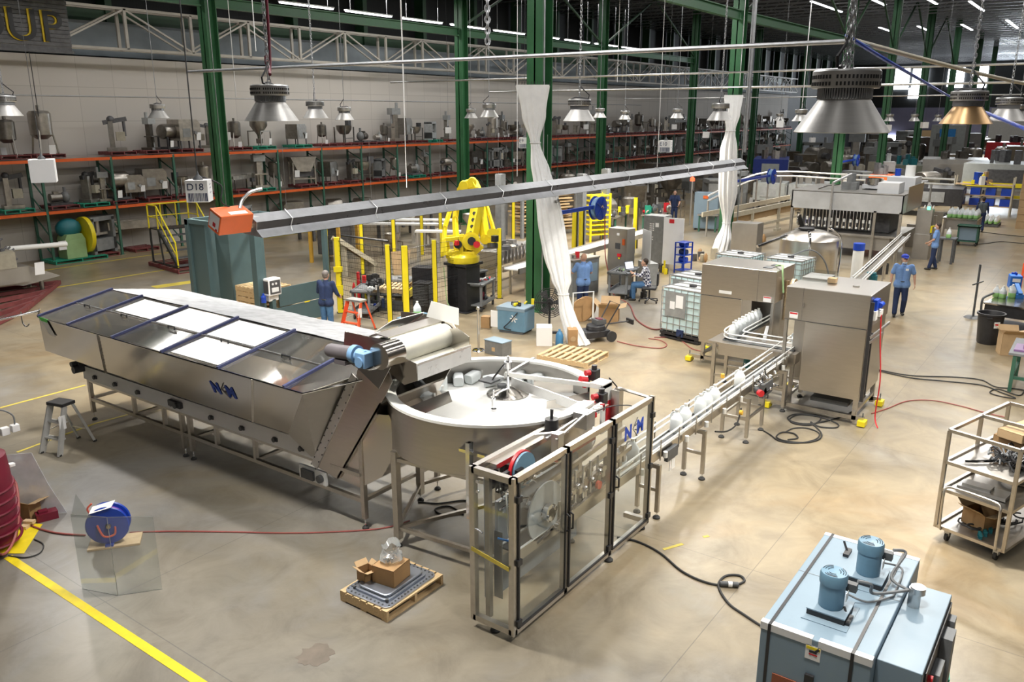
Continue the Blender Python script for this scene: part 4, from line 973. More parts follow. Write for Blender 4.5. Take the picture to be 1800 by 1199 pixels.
mb.box(GX0, GY1 - B, GZ1 - 2 * B, 8.2, GY1 + B, GZ1).box(GX1 - B, GY0, GZ0, GX1 + B, 5.0, GZ0 + 2 * B).box(GX0 + 0.1, GY1 - .14, GZ0, GX0 + .16, GY1 - .08, 1.9)
P5('guard_frame', mb, FRAME)
P5('top_loop', MB().tube(spline([(GX1 - .02, GY1, GZ1 - .03), (GX1 - .02, GY1 - .05, GZ1 + .02), (GX1, GY1 - .2, GZ1 - .0), (GX1, GY0, GZ1 - .03)]), 0.022, 8), FRAME)
def door(x0, x1, latch):
    d = P5('guard_door', MB().box(x0 + .04, GY0 - .045, GZ0 + .08, x1 - .04, GY0 - .04, GZ1 - .07), CLEAR)
    b = MB()
    for x in (x0 + .045, x1 - .045): b.box(x - .012, GY0 - .055, GZ0 + .07, x + .012, GY0 - .035, GZ1 - .06)
    b.box(x0 + .04, GY0 - .055, GZ0 + .07, x1 - .04, GY0 - .035, GZ0 + .095)
    e = b.pieces('door_edge', BLACK, d)
    h = MB()
    for z in (0.25, 1.0, 1.75): h.box(latch - .05, GY0 - .07, z - .035, latch + .03, GY0 - .03, z + .035)
    h.pieces('hinge', BLACK, d)
door(DX[0], DX[1], DX[0] + .05); door(DX[1], DX[2], DX[2] - .05); door(DX[2], DX[3], DX[3] - .03)
for x in (DX[1] - .04, DX[1] + .03): P5('door_handle', MB().tube([(x, GY0 - .05, 1.18), (x, GY0 - .1, 1.16), (x, GY0 - .1, .98), (x, GY0 - .05, .96)], .012, 6), BLACK)
P5('door_handle', MB().tube([(DX[2] + .06, GY0 - .05, 1.22), (DX[2] + .06, GY0 - .1, 1.2), (DX[2] + .06, GY0 - .1, 1.08), (DX[2] + .06, GY0 - .05, 1.06)], .012, 6), BLACK)
P5('end_panel', MB().box(GX0 - .045, GY0 + .04, GZ0 + .08, GX0 - .04, GY1 - .04, GZ1 - .1), CLEAR)
P5('floor_line_reflection', MB().bar((GX0 - .05, GY1, 1.02), (GX0 - .05, GY0 + .02, 0.93), 0.005, 0.05), FLINEW)  # bar imitating the yellow floor line reflected in the clear panel
P5('end_fitting', MB().cyl((GX0 - .045, GY1 - .1, 1.86), (GX0 - .06, GY1 - .1, 1.86), .02).cyl((GX0 - .045, GY1 - .1, 1.74), (GX0 - .06, GY1 - .1, 1.74), .02).cyl((GX0 - .05, GY1 - .06, 1.28), (GX0 - .05, GY1 - .16, 1.26), .012), CHROME)
mb = MB()
for x, y in ((6.34 + .18, 4.95), (8.62, 4.66), (9.66, 4.72)): foot(mb, x, y, 0.14, .06)
P5('levelling_foot', mb)
# mechanism
P5('back_plate', MB().box(6.72, 5.06, 0.32, 8.45, 5.10, 1.50).box(6.62, 5.12, 0.3, 6.68, 5.18, 1.9), paint('backing_grey', (.36, .38, .40), .4))
P5('web_sheet', MB().box(6.70, 4.98, 0.30, 6.705, 5.10, 1.15), GALV)
P5('top_cover', MB().box(6.7, 5.06, 1.90, 8.1, 5.28, 1.96).sheet([(8.1, 5.1, 1.93), (9.2, 5.05, 1.93), (9.0, 5.4, 1.96), (8.4, 5.35, 1.96)], .01), STEEL)
P5('label_reel', MB().lathe([(0.10, 4.78), (0.36, 4.78), (0.36, 4.80), (0.10, 4.80), (0.10, 4.78)], (7.28, 0, 1.24), 40, axis='y'), paint('reel_grey', (.52, .54, .55), .35))
P5('reel_hub', MB().cyl((7.28, 4.70, 1.24), (7.28, 5.05, 1.24), 0.06).cyl((7.28, 4.70, 1.24), (7.28, 4.76, 1.24), 0.11).cyl((7.34, 4.68, 1.28), (7.34, 4.75, 1.28), .03).cyl((7.22, 4.68, 1.2), (7.22, 4.75, 1.2), .03), CHROME)
P5('rewind_disc', MB().cyl((7.02, 4.90, 1.82), (7.02, 4.93, 1.82), 0.21, n=32), MOTOR)
P5('rewind_rim', MB().lathe([(0.20, 4.935), (0.225, 4.935), (0.225, 4.975), (0.20, 4.975)], (7.02, 0, 1.82), 36, axis='y').cyl((7.02, 4.96, 1.82), (7.02, 4.965, 1.82), .22, n=32), RED)
mb = MB().mat(CHROME)
for k in range(14):
    rnd = random.Random(k); x = 6.6 + rnd.random() * .5; z = 1.45 + rnd.random() * .3; y = 4.8 + rnd.random() * .25
    mb.tube([(x, y, z), (x + rnd.uniform(-.1, .1), y + rnd.uniform(-.06, .06), z + rnd.uniform(-.1, .1)), (x + rnd.uniform(-.15, .15), y, z + rnd.uniform(-.15, .1))], .012, 6).ball((x, y, z), .025, 8, 5)
P5('pneumatic_fitting', mb)
mb = MB().mat(BLACK)
for k in range(9):
    rnd = random.Random(50 + k); x = 6.62 + rnd.random() * .35; y = 4.80 + rnd.random() * .3; mb.box(x, y, 1.66 + rnd.random() * .1, x + .12, y + .05, 1.76 + rnd.random() * .14)
P5('valve_block', mb)
P5('motor_top', MB().cyl((7.9, 5.12, 1.95), (7.9, 5.12, 2.12), .085, n=16).cyl((7.9, 5.12, 1.9), (7.9, 5.12, 1.95), .1, n=16).cyl((7.9, 5.12, 2.12), (7.9, 5.12, 2.24), .02), BLACK)
P5('blue_knob', MB().cyl((6.58, 4.72, 1.16), (6.58, 4.76, 1.16), .06).cyl((6.5, 4.9, 1.2), (6.62, 4.68, 1.15), .012), paint('knob_blue', (.02, .25, .75), .4))
P5('air_tube', MB().tube(spline([(6.6, 4.85, 1.7), (6.55, 4.8, 1.5), (6.53, 4.78, 1.3), (6.56, 4.75, 1.18)]), .008, 5), WHITEPE)
mb = MB()
for k, (z, y) in enumerate(((1.32, 4.80), (1.46, 4.85), (1.10, 4.76), (1.58, 4.9))): mb.bar((7.5 - .2 * (k % 2), y, z - .12), (9.4, y, z), .035, .06)
for k in range(12): mb.box(7.55 + k * .15, 4.76 + .02 * (k % 3), 1.05 + .04 * (k % 4), 7.62 + k * .15, 4.86, 1.25 + .07 * (k % 3))
P5('guide_bar', mb, STEEL)
mb = MB()
for k in range(6): mb.cyl((7.6 + k * .18, 4.8, .95), (7.6 + k * .18, 4.8, 1.5), .018).ball((7.6 + k * .18, 4.76, 1.2 + .05 * (k % 3)), .04, 8, 6)
mb.tube([(7.1, 4.8, .9), (7.5, 4.76, 1.0), (7.9, 4.76, 1.08)], .03, 8).cyl((7.45, 4.7, .98), (7.45, 4.8, .98), .045)
P5('tension_roller', mb, CHROME)
mb = MB().bar((7.6, 5.0, 1.98), (8.9, 5.0, 2.05), .03).bar((7.6, 4.86, 2.0), (8.4, 4.9, 2.1), .025).tube([(7.5, 5.1, 2.05), (7.7, 4.9, 2.06), (7.9, 4.88, 2.0)], .014, 6).box(7.62, 4.84, 1.7, 7.74, 4.94, 2.06).box(8.3, 4.86, 1.9, 8.5, 5.06, 2.1)
P5('adjuster_arm', mb, ALU)
P5('stop_button', MB().cyl((8.40, 4.74, 1.16), (8.40, 4.70, 1.16), .055), paint('stop_red', (.75, .09, .05), .4))
mb = MB()
for k in range(5): mb.box(8.55 + k * .06, 4.9, 2.0, 8.59 + k * .06, 4.96, 2.07 + .01 * (k % 2))
P5('sensor_row', mb.mat(WHITEPE))
P5('red_sensor', MB().box(8.5, 4.86, 2.0, 8.55, 4.9, 2.06).box(8.78, 4.9, 2.0, 8.82, 4.95, 2.09), RED)
P5('red_deck', MB().box(7.6, 4.84, 1.72, 8.5, 4.88, 1.78), paint('faded_red', (.55, .16, .12), .5))
P5('top_cable', MB().tube(spline([(8.3, 5.0, 2.0), (8.7, 4.8, 2.1), (9.0, 4.7, 2.06), (9.1, 4.66, 2.03)]), .008, 5), BLACK)
logo(t, Vector((8.85, GY0 - .046, 1.63)) - Vector(OFF5), (1, 0, 0), (0, 0, 1), 0.20)
# black power lead from the cage to the grey cabinet
mb = MB().mat(RUBBER).tube(floor_path([(1085, 945), (1120, 952), (1160, 972), (1200, 1005), (1245, 1025), (1285, 1029), (1308, 1022), (1300, 1012), (1275, 1013), (1263, 1030), (1280, 1060), (1310, 1082), (1345, 1105)]), .016, 7)
o = solo('power_lead', mb, RUBBER, 'thick black power lead looping over the floor to the blue grey cabinet', 'cable')
MB().mat(DARK).cyl(at(1266, 1026, .035), at(1298, 1028, .035), .035, n=10).mat(PAPER).cyl(at(1280, 1027, .035), at(1287, 1027.5, .035), .037, n=10).build('plug', None, o)

# ---------------------------------------------------------------- long infeed conveyor with milky jugs
t = thing('bottle_conveyor', 'long stainless bottle conveyor with white guide rails from the guard cage to the far cabinet', 'conveyor', (11, 4.9, 0))
t_root[0] = t; O6 = (11, 4.9, 0)
def P6(name, mb, m=None): return PT(name, mb, m, t, 0, O6)
CZ = 0.98
P6('side_frame', MB().box(6.7, 4.78, CZ - .14, 17.6, 4.795, CZ).box(6.7, 5.005, CZ - .14, 17.6, 5.02, CZ), STEEL)
P6('slat_belt', MB().box(6.7, 4.80, CZ - .03, 17.6, 5.0, CZ - .01), DARK)
P6('wear_strip', MB().box(6.7, 4.775, CZ, 17.6, 4.80, CZ + .012).box(6.7, 5.0, CZ, 17.6, 5.025, CZ + .012), WHITEPE)
for y in (4.735, 5.065):
    for z in (CZ + .09, CZ + .19):
        P6('guide_rail', MB().tube([(8.7, y, z), (17.5, y, z)], .016, 6), WHITEPE)
mb = MB(); x = 8.9
while x < 17.4:
    for y in (4.70, 5.10): mb.box(x - .008, y - .008, CZ - .1, x + .008, y + .008, CZ + .22)
    x += .62
tag(P6('rail_bracket', mb, FRAME), kind='stuff')
mb = MB(); x = 9.6
while x < 17.4: mb.cyl((x, 4.72, CZ - .13), (x, 4.72, CZ - .04), .035, n=10); x += .75
tag(P6('bracket_knob', mb, WHITEPE), kind='stuff')
def conv_leg(x, h=CZ - .14, ys=(4.66, 5.12), P=P6, yb=.42):
    for y in ys:
        mb = MB(); foot(mb, x, y, .14, .055); mb.mat(FRAME).box(x - .028, y - .028, .1, x + .028, y + .028, h); P('leg', mb)
    P('leg_brace', MB().box(x - .02, ys[0], yb, x + .02, ys[1], yb + .05).box(x - .02, ys[0], h - .06, x + .02, ys[1], h), FRAME)
for x in (10.07, 11.70): conv_leg(x, ys=(4.68, 5.0))
for x in (13.60, 14.37, 15.6): conv_leg(x)
P6('leg_brace', MB().box(13.6, 4.64, .44, 14.4, 4.68, .48).box(13.6, 5.1, .44, 14.4, 5.14, .48), FRAME)
P6('control_tag', MB().box(10.55, 4.73, .55, 10.58, 4.74, .93).box(10.6, 4.725, .56, 10.72, 4.73, .92), PAPER)
P6('drive_bracket', MB().box(10.4, 4.7, CZ - .22, 10.75, 4.76, CZ - .05).cyl((14.1, 4.74, .86), (14.1, 4.55, .86), .07).box(14.0, 4.55, .75, 14.5, 4.62, 1.0), DARK)
mb = MB()
for k in range(10):
    rnd = random.Random(k + 90); x = 13.9 + rnd.random() * .8; y = 4.45 + rnd.random() * .25; z = .8 + rnd.random() * .5
    mb.tube([(x, y, z), (x + rnd.uniform(-.2, .2), y + rnd.uniform(-.1, .1), z + rnd.uniform(-.15, .15)), (x + rnd.uniform(-.2, .2), y + .1, z - .1)], .013, 6).ball((x, y, z), .03, 8, 5)
P6('sensor_bracket', mb, CHROME)
P6('stop_button', MB().cyl((13.62, 4.50, .98), (13.58, 4.44, .98), .06), RED)
P6('amber_light', MB().cyl((13.4, 5.1, 1.2), (13.4, 5.1, 1.27), .035).cyl((13.0, 4.6, .78), (13.0, 4.55, .78), .04), paint('amber', (.85, .5, .05), .4))
P6('loop_cable', MB().tube(spline([(13.2, 4.65, .78), (12.9, 4.6, .6), (12.6, 4.65, .55), (12.2, 4.7, .66)]), .014, 6), RUBBER)
JP = [(1090, 800, 'milky jug seen through the guard cage beneath the blue logo'), (1112, 785, 'milky jug just leaving the guard cage'), (1189, 743, 'left one of the jug pair standing alone past the guard cage'), (1205, 733, 'right one of the jug pair standing alone past the guard cage'),
      (1231, 716, 'first jug of the tight cluster in the middle of the conveyor'), (1243, 708, 'second jug of the tight cluster in the middle of the conveyor'), (1256, 700, 'third jug of the tight cluster in the middle of the conveyor'),
      (1300, 675, 'jug by the red stop button before the transfer bridge'), (1398, 617, 'jug entering the right stainless cabinet, front one'), (1405, 612, 'jug entering the right stainless cabinet, rear one')]
for u, v, lb in JP:
    p = aty(u, v - 3, 4.9); jugW.put((p.x, 4.9, CZ - .01), R(90), lb, 'milky jugs on the long conveyor', 1.22)

# ---------------------------------------------------------------- transfer bridge with jugs queueing into the left cabinet
t = thing('transfer_conveyor', 'curved stainless transfer bridge with white rails between the two cabinets', 'conveyor', (16.4, 5.6, 0))
t_root[0] = t; O7 = (16.4, 5.6, 0)
def P7(name, mb, m=None): return PT(name, mb, m, t, 0, O7)
BZ = 1.10
P7('deck', MB().box(15.95, 4.62, BZ - .03, 16.75, 6.45, BZ).box(16.7, 5.92, BZ - .03, 18.6, 6.22, BZ), STEEL)
P7('apron', MB().box(15.93, 4.62, BZ - .26, 15.95, 6.2, BZ).box(15.95, 4.60, BZ - .2, 16.75, 4.62, BZ).box(16.7, 5.9, BZ - .14, 18.6, 5.92, BZ), STEEL)
for x, y in ((15.97, 4.66), (16.7, 4.66), (15.97, 6.3), (16.7, 6.3)):
    mb = MB(); foot(mb, x, y, .14, .055); mb.mat(FRAME).box(x - .035, y - .035, .1, x + .035, y + .035, BZ - .03); P7('leg', mb)
P7('leg_brace', MB().box(15.95, 4.66, .35, 15.99, 6.3, .4).box(16.68, 4.66, .35, 16.72, 6.3, .4), FRAME)
for off, z in ((.0, .08), (.0, .17)):
    P7('guide_rail', MB().tube(spline([(18.4, 6.25, BZ + z), (17.2, 6.27, BZ + z), (16.45, 6.27, BZ + z), (16.12, 6.1, BZ + z), (16.08, 5.8, BZ + z), (16.1, 4.75, BZ + z)]), .016, 6), WHITEPE)
    P7('guide_rail', MB().tube(spline([(18.4, 5.93, BZ + z), (17.2, 5.93, BZ + z), (16.6, 5.92, BZ + z), (16.45, 5.75, BZ + z), (16.45, 4.75, BZ + z)]), .016, 6), WHITEPE)
P7('belt', MB().box(16.14, 4.7, BZ, 16.42, 6.2, BZ + .01).box(16.2, 5.96, BZ, 18.5, 6.22, BZ + .01), DARK)
P7('notice', MB().sheet([at(1339, 600, 1.12), at(1347, 573, 1.42), at(1352, 573, 1.42), at(1346, 601, 1.12)], .01), PAPER)
P7('gear_motor', MB().cyl((16.3, 5.7, .55), (16.3, 5.7, .8), .07).box(16.2, 5.6, .78, 16.4, 5.8, .88), TEAL)
for k in range(9):
    x = 16.28 + .2 * k
    y = 6.09 if k > 0 else 6.06
    jugW.put((x + .05, y, BZ + .012), R(15 * k), (['foremost', 'second', 'third', 'fourth', 'fifth', 'sixth', 'seventh', 'eighth', 'hindmost'][k] + ' jug of the queue from the curve of the transfer bridge'), 'jugs queueing on the transfer bridge', 1.2)

# ---------------------------------------------------------------- the two stainless cabinets
def cabinet(name, label, x0, x1, y0, y1, z1, zs, yd, seed, flip=False):
    o = thing(name, label, 'machine cabinet', (x0, y0, 0))
    t_root[0] = o; off = (x0, y0, 0)
    def Q(n, mb, m=None, bev=0): return PT(n, mb, m, o, bev, off)
    Q('upper_hood', MB().box(x0, y0, zs, x1, y1, z1), STEEL, .012)
    Q('hood_seam', MB().box(x0 - .003, y1 - .33, zs, x0, y1 - .325, z1).box(x0 - .003, y0 + .02, zs - .004, x0, y1, zs + .004), DARK)
    Q('lower_door', MB().box(x0 + .01, y0 + .02, .50, x1 - .02, yd, zs - .01), STEEL, .008)
    Q('inner_column', MB().box(x0 + .6, yd, .55, x1 - .05, y1 - .03, zs).box(x0 + .05, y1 - .06, .5, x0 + .11, y1, zs), STEELD)
    mb = MB()
    for x in (x0 + .08, x1 - .1):
        for y in (y0 + .08, y1 - .12): mb.box(x - .04, y - .04, .06, x + .04, y + .04, .52)
        mb.box(x - .04, y0 - .1, .10, x + .04, y1 + .22, .18)
    for y in (y0 + .08, y1 - .12): mb.box(x0, y - .03, .22, x1, y + .03, .28)
    Q('base_frame', mb, FRAME)
    for x in (x0 + .06, x1 - .1):
        for y in (y0 - .08, y1 + .2):
            m2 = MB().mat(YELLOW).box(x - .10, y - .07, .02, x + .10, y + .07, .12).mat(DARK).cyl((x, y, .12), (x, y, .26), .012, n=6).box(x - .04, y - .04, 0, x + .04, y + .04, .02)
            Q('jack_foot', m2, None)
    dl = Q('danger_label', MB().box(x0 - .004, y1 - .26, zs + .03, x0 - .002, y1 - .10, zs + .15), PAPER)
    MB().box(x0 - .006, y1 - .25, zs + .11, x0 - .004, y1 - .11, zs + .14).build('label_mark', RED, dl)
    Q('door_handle', MB().tube([(x0 - .01, y1 - .36, zs + .36), (x0 - .03, y1 - .36, zs + .35), (x0 - .03, y1 - .36, zs + .27), (x0 - .01, y1 - .36, zs + .26)], .008, 6), CHROME)
    return o, Q
o, Q = cabinet('filler_cabinet', 'left stainless cabinet with an oval slot, jugs queueing into it', 17.72, 18.95, 5.68, 7.42, 2.38, 1.66, 6.44, 1)
# left cabinet: the door is on its left (larger y) side, the opening on its right
for ch in list(o.children):
    if ch.name.startswith('danger_label'):
        for g in list(ch.children): bpy.data.objects.remove(g)
    if ch.name.startswith(('lower_door', 'inner_column', 'hood_seam', 'danger_label', 'door_handle')):
        bpy.data.objects.remove(ch)
Q('lower_door', MB().box(17.73, 6.42, .52, 18.9, 7.40, 1.65), STEEL, .008)
Q('inner_column', MB().box(18.3, 5.72, .55, 18.9, 6.4, 1.66).box(17.74, 5.70, .5, 17.8, 5.76, 1.66).box(17.74, 6.2, .5, 17.76, 6.42, 1.66), STEELD)
Q('hood_seam', MB().box(17.716, 6.08, 1.66, 17.72, 6.085, 2.38).box(17.716, 6.44, 1.655, 17.72, 7.4, 1.665), DARK)
dl = Q('danger_label', MB().box(17.715, 5.76, 1.68, 17.718, 5.94, 1.80), PAPER)
MB().box(17.712, 5.77, 1.77, 17.715, 5.93, 1.79).build('label_mark', RED, dl)
Q('view_slot', MB().cbox((17.716, 6.82, 1.78), (.006, .30, .07)), WHITEPE, .0)
Q('roof_opening', MB().box(18.0, 5.9, 2.381, 18.25, 6.1, 2.39).box(18.4, 5.85, 2.381, 18.6, 6.05, 2.39), DARK)
Q('air_tube', MB().tube(spline([(18.3, 5.9, 2.40), (18.1, 5.7, 2.46), (17.9, 5.62, 2.35), (17.85, 5.55, 1.9)]), .02, 6), LGREEN)
Q('side_pipe', MB().cyl((18.3, 5.62, 1.2), (18.3, 5.62, 2.1), .05).cyl((18.6, 5.60, 1.9), (18.6, 5.52, 1.9), .20).box(18.2, 5.5, 1.3, 18.5, 5.6, 1.5), BRONZE)
o, Q = cabinet('sleeve_cabinet', 'right stainless cabinet on yellow jack feet, lift hose down its corner', 15.62, 17.18, 3.26, 4.80, 2.52, 1.88, 4.40, 2)
Q('roof_plate', MB().box(16.5, 4.3, 2.52, 17.1, 4.78, 2.56).cyl((16.3, 3.7, 2.52), (16.3, 3.7, 2.55), .06), STEELD)
Q('roof_hatch', MB().box(16.3, 4.2, 2.53, 16.95, 4.8, 2.66), CLEAR)
Q('wrap_paper', MB().box(16.35, 4.1, 2.53, 16.5, 4.25, 2.62), CARDL)
mb = MB().mat(BLUE).box(15.75, 3.18, 2.2, 16.0, 3.25, 2.42).cyl((15.9, 3.16, 2.3), (16.1, 3.16, 2.3), .05).mat(WHITEPE).box(15.7, 3.17, 2.05, 15.85, 3.24, 2.22).box(15.95, 3.15, 2.08, 16.2, 3.25, 2.18)
Q('air_unit', mb)
Q('black_bar', MB().box(15.60, 3.2, .5, 15.66, 3.26, 2.4).box(15.75, 3.2, .6, 15.8, 3.25, 1.8), BLACK)
Q('rail_bar', MB().bar((15.6, 3.2, 1.75), (16.9, 3.15, 1.78), .03, .05).bar((15.6, 3.2, 1.66), (16.4, 3.15, 1.68), .03, .05), ALU)
Q('air_hose', MB().tube(spline([(16.05, 3.15, 2.1), (16.0, 3.1, 1.6), (15.9, 3.0, .9), (15.85, 3.0, .2), (15.7, 2.9, .02)]), .012, 6), RED)
mb = MB()
for k in range(8): mb.tube(spline([(16.0 + .1 * k, 3.6 + .1 * k, .5), (15.9 + .1 * k, 3.5 + .1 * k, .3), (16.2, 3.9, .28)]), .012, 5)
mb.box(15.8, 3.5, .28, 16.3, 4.2, .36)
Q('under_cable', mb, DARK)
# leads on the floor around the cabinets
def lead(name, px, r, m, label, cat='cable'): return solo(name, MB().tube(floor_path(px, r + .002, 7), r, 6), m, label, cat)
lead('coiled_cable', [(1508, 717), (1490, 728), (1465, 737), (1425, 745), (1395, 742), (1385, 734), (1400, 728), (1435, 730), (1442, 738), (1425, 747), (1398, 745), (1388, 737), (1405, 729), (1440, 733), (1472, 745), (1468, 752), (1440, 750), (1425, 742), (1443, 760), (1440, 772), (1415, 778), (1380, 775), (1365, 768), (1375, 760), (1395, 762), (1402, 770), (1385, 773)], .014, RUBBER, 'black cable coiled on the floor left of the right stainless cabinet')
lead('floor_cable', [(1342, 757), (1355, 765), (1370, 775), (1400, 779), (1432, 773), (1440, 762), (1420, 753), (1395, 753), (1380, 760)], .012, RUBBER, 'black cable looping from a conveyor foot toward the coil')
lead('floor_cable', [(1545, 650), (1600, 660), (1680, 663), (1725, 668), (1750, 680), (1790, 684), (1815, 690)], .013, RUBBER, 'upper one of the two leads running right from the right cabinet')
lead('floor_cable', [(1545, 652), (1600, 664), (1660, 670), (1725, 677), (1760, 690), (1785, 700), (1760, 697), (1740, 690), (1755, 684), (1790, 695), (1800, 688)], .013, RUBBER, 'lower lead from the right cabinet ending in loops near the green bench')
lead('air_hose', [(1532, 727), (1560, 718), (1595, 705), (1640, 704), (1690, 714), (1730, 725), (1770, 734)], .011, HOSER, 'red hose arching right across the floor to the rack trolley', 'hose')
lead('air_hose', [(0, 870), (40, 915), (90, 935), (150, 941)], .014, HOSER, 'red hose from the dark red drum to the blue reel', 'hose')
lead('air_hose', [(228, 936), (300, 934), (400, 935), (520, 937), (640, 932), (690, 925), (720, 915)], .011, HOSER, 'red hose stretched from the blue reel to the hopper leg', 'hose')
lead('floor_cable', [(60, 948), (76, 957), (70, 972), (45, 980), (15, 977)], .009, RUBBER, 'thin black lead with plug curling on the yellow corner mark')
lead('floor_cable', [(735, 882), (770, 885), (820, 880), (815, 900), (780, 905), (765, 895), (790, 890), (815, 905)], .011, RUBBER, 'black cable looping on the floor under the round table')
lead('air_hose', [(1085, 600), (1120, 608), (1160, 612), (1172, 606), (1160, 598), (1140, 595)], .013, HOSER, 'red hose loop lying left of the front liquid tank', 'hose')
lead('air_hose', [(1150, 593), (1190, 595), (1215, 612), (1235, 618)], .012, HOSER, 'red hose running from the front liquid tank to the left cabinet', 'hose')
def onplane(u, v, p, n):
    d = FW + (u - 900) / FPX * RT - (v - 599.5) / FPX * UP; o = Vector((0, 0, CAM_H)); p = Vector(p); n = Vector(n)
    return o + d * ((p - o).dot(n) / d.dot(n))
def pallet(mb, lx, ly, h=0.13, ns=7, wood=True):
    "pallet with deck boards along x, three stringers"
    for k in range(ns): 
        y = (ly - 0.09) * k / (ns - 1); mb.box(0, y, h - 0.02, lx, y + 0.09, h)
    return mb
def make_pallet(o, lx, ly, h, ns, m):
    pallet(MB(), lx, ly, h, ns).build('deck', m, o)
    for k in range(3):
        x = (lx - 0.04) * k / 2; MB().box(x, 0, 0.018, x + 0.04, ly, h - 0.02).build('stringer', m, o)
    mb = MB()
    for k in range(3):
        y = (ly - 0.09) * k / 2; mb.box(0, y, 0, lx, y + 0.09, 0.018)
    mb.build('bottom_boards', m, o)
def carton(name, label, loc, d, rz=0, open_=False, m=None, group=None, parent=None, flaps=True):
    m = m or CARD; t_ = 0.006; w_, l_, h_ = d
    o = thing(name, label, 'box', loc, rz, group)
    mb = MB()
    mb.box(-w_/2, -l_/2, 0, w_/2, l_/2, t_)
    mb.box(-w_/2, -l_/2, 0, -w_/2 + t_, l_/2, h_).box(w_/2 - t_, -l_/2, 0, w_/2, l_/2, h_).box(-w_/2, -l_/2, 0, w_/2, -l_/2 + t_, h_).box(-w_/2, l_/2 - t_, 0, w_/2, l_/2, h_)
    mb.build('carton_body', m, o)
    if open_:
        f = 0.45
        for nm, a, b_, c, e in (('x-', (-w_/2, -l_/2, h_), (-w_/2, l_/2, h_), (-w_/2 - w_*.35, l_/2, h_ + w_*.25), (-w_/2 - w_*.35, -l_/2, h_ + w_*.25)), ('x+', (w_/2, -l_/2, h_), (w_/2, l_/2, h_), (w_/2 + w_*.3, l_/2, h_ + w_*.3), (w_/2 + w_*.3, -l_/2, h_ + w_*.3)),
                                ('y-', (-w_/2, -l_/2, h_), (w_/2, -l_/2, h_), (w_/2, -l_/2 - l_*.38, h_ + l_*.1), (-w_/2, -l_/2 - l_*.38, h_ + l_*.1)), ('y+', (-w_/2, l_/2, h_), (w_/2, l_/2, h_), (w_/2, l_/2 + l_*.3, h_ + l_*.3), (-w_/2, l_/2 + l_*.3, h_ + l_*.3))):
            MB().sheet([a, b_, c, e], .005).build('flap', CARDL, o)
    else:
        MB().box(-w_/2, -l_/2, h_ - t_, w_/2, l_/2, h_).box(-w_/2, -.03, h_, w_/2, .03, h_ + .001).build('lid', m, o)
    return o
# ---- low pallet with a cast lid and two cartons
pl = thing('pallet', 'light wooden pallet on the floor carrying a grey cast lid and cartons', 'pallet', (5.90, 6.06, 0))
make_pallet(pl, 1.0, 0.78, 0.14, 7, WOOD)
o = thing('cast_lid', 'grey metal lid with bolt holes lying on the low pallet', 'lid', (6.38, 6.45, 0.14), R(2))
def rrect(w_, l_, r, n=6):
    pts = []
    for cx, cy, a0 in ((w_/2 - r, l_/2 - r, 0), (-w_/2 + r, l_/2 - r, 90), (-w_/2 + r, -l_/2 + r, 180), (w_/2 - r, -l_/2 + r, 270)):
        for k in range(n + 1): a = R(a0 + 90 * k / n); pts.append((cx + r * math.cos(a), cy + r * math.sin(a)))
    return pts
MB().prism(rrect(.92, .72, .09), 0, .02, 'z').prism(rrect(.76, .56, .09), .02, .05, 'z').build('flange', LID, o, .004)
MB().prism(rrect(.70, .50, .09), .05, .085, 'z').build('dome', LID, o, .02)
mb = MB()
for k in range(15):
    for s_ in (-1, 1): mb.cyl((-.40 + k * .057, s_ * .325, .02), (-.40 + k * .057, s_ * .325, .028), .012, n=8)
for k in range(9):
    for s_ in (-1, 1): mb.cyl((s_ * .425, -.25 + k * .0625, .02), (s_ * .425, -.25 + k * .0625, .028), .012, n=8)
tag(mb.build('bolt_hole', DARK, o), kind='stuff')
MB().cyl((-.36, .26, .02), (-.36, .26, .06), .02, n=8).cyl((-.36, -.26, .02), (-.36, -.26, .06), .02, n=8).cyl((.36, .26, .02), (.36, .26, .06), .02, n=8).build('lug', DARK, o)
carton('carton', 'open cardboard box with a plastic bag of bolts on the cast lid', (6.36, 6.42, .226), (.34, .32, .22), R(8), False)
b = thing('bolt_bag', 'clear plastic bag of silver bolts on the larger carton of the low pallet', 'bag', (6.40, 6.45, .447))
mb = MB(); rnd = random.Random(3); n = 20; vs = []
for j, (r, z) in enumerate([(.10, 0), (.14, .04), (.12, .10), (.09, .15), (.13, .21)]):
    for i in range(n): a = 2 * math.pi * i / n; k = r * rnd.uniform(.8, 1.15); vs.append((k * math.cos(a), k * math.sin(a), z + .03 * math.sin(3 * a) * (j > 2)))
mb.add(vs, [(j * n + i, j * n + (i + 1) % n, (j + 1) * n + (i + 1) % n, (j + 1) * n + i) for j in range(4) for i in range(n)], True); mb.build('film', POLYBAG, b)
mb = MB()
for k in range(26):
    a = rnd.random() * 6.28; r = rnd.random() * .085; p = Vector((r * math.cos(a), r * math.sin(a), .012 + .03 * rnd.random())); q = p + Vector((rnd.uniform(-.03, .03), rnd.uniform(-.03, .03), rnd.uniform(-.01, .01))); mb.cyl(p, q, .007, n=6).cyl(q, q + (q - p) * .25, .013, n=6)
tag(mb.build('bolts', CHROME, b), kind='stuff')
carton('carton', 'small open cardboard box beside the larger one on the cast lid', (6.20, 6.68, .19), (.17, .18, .16), R(-12), True)

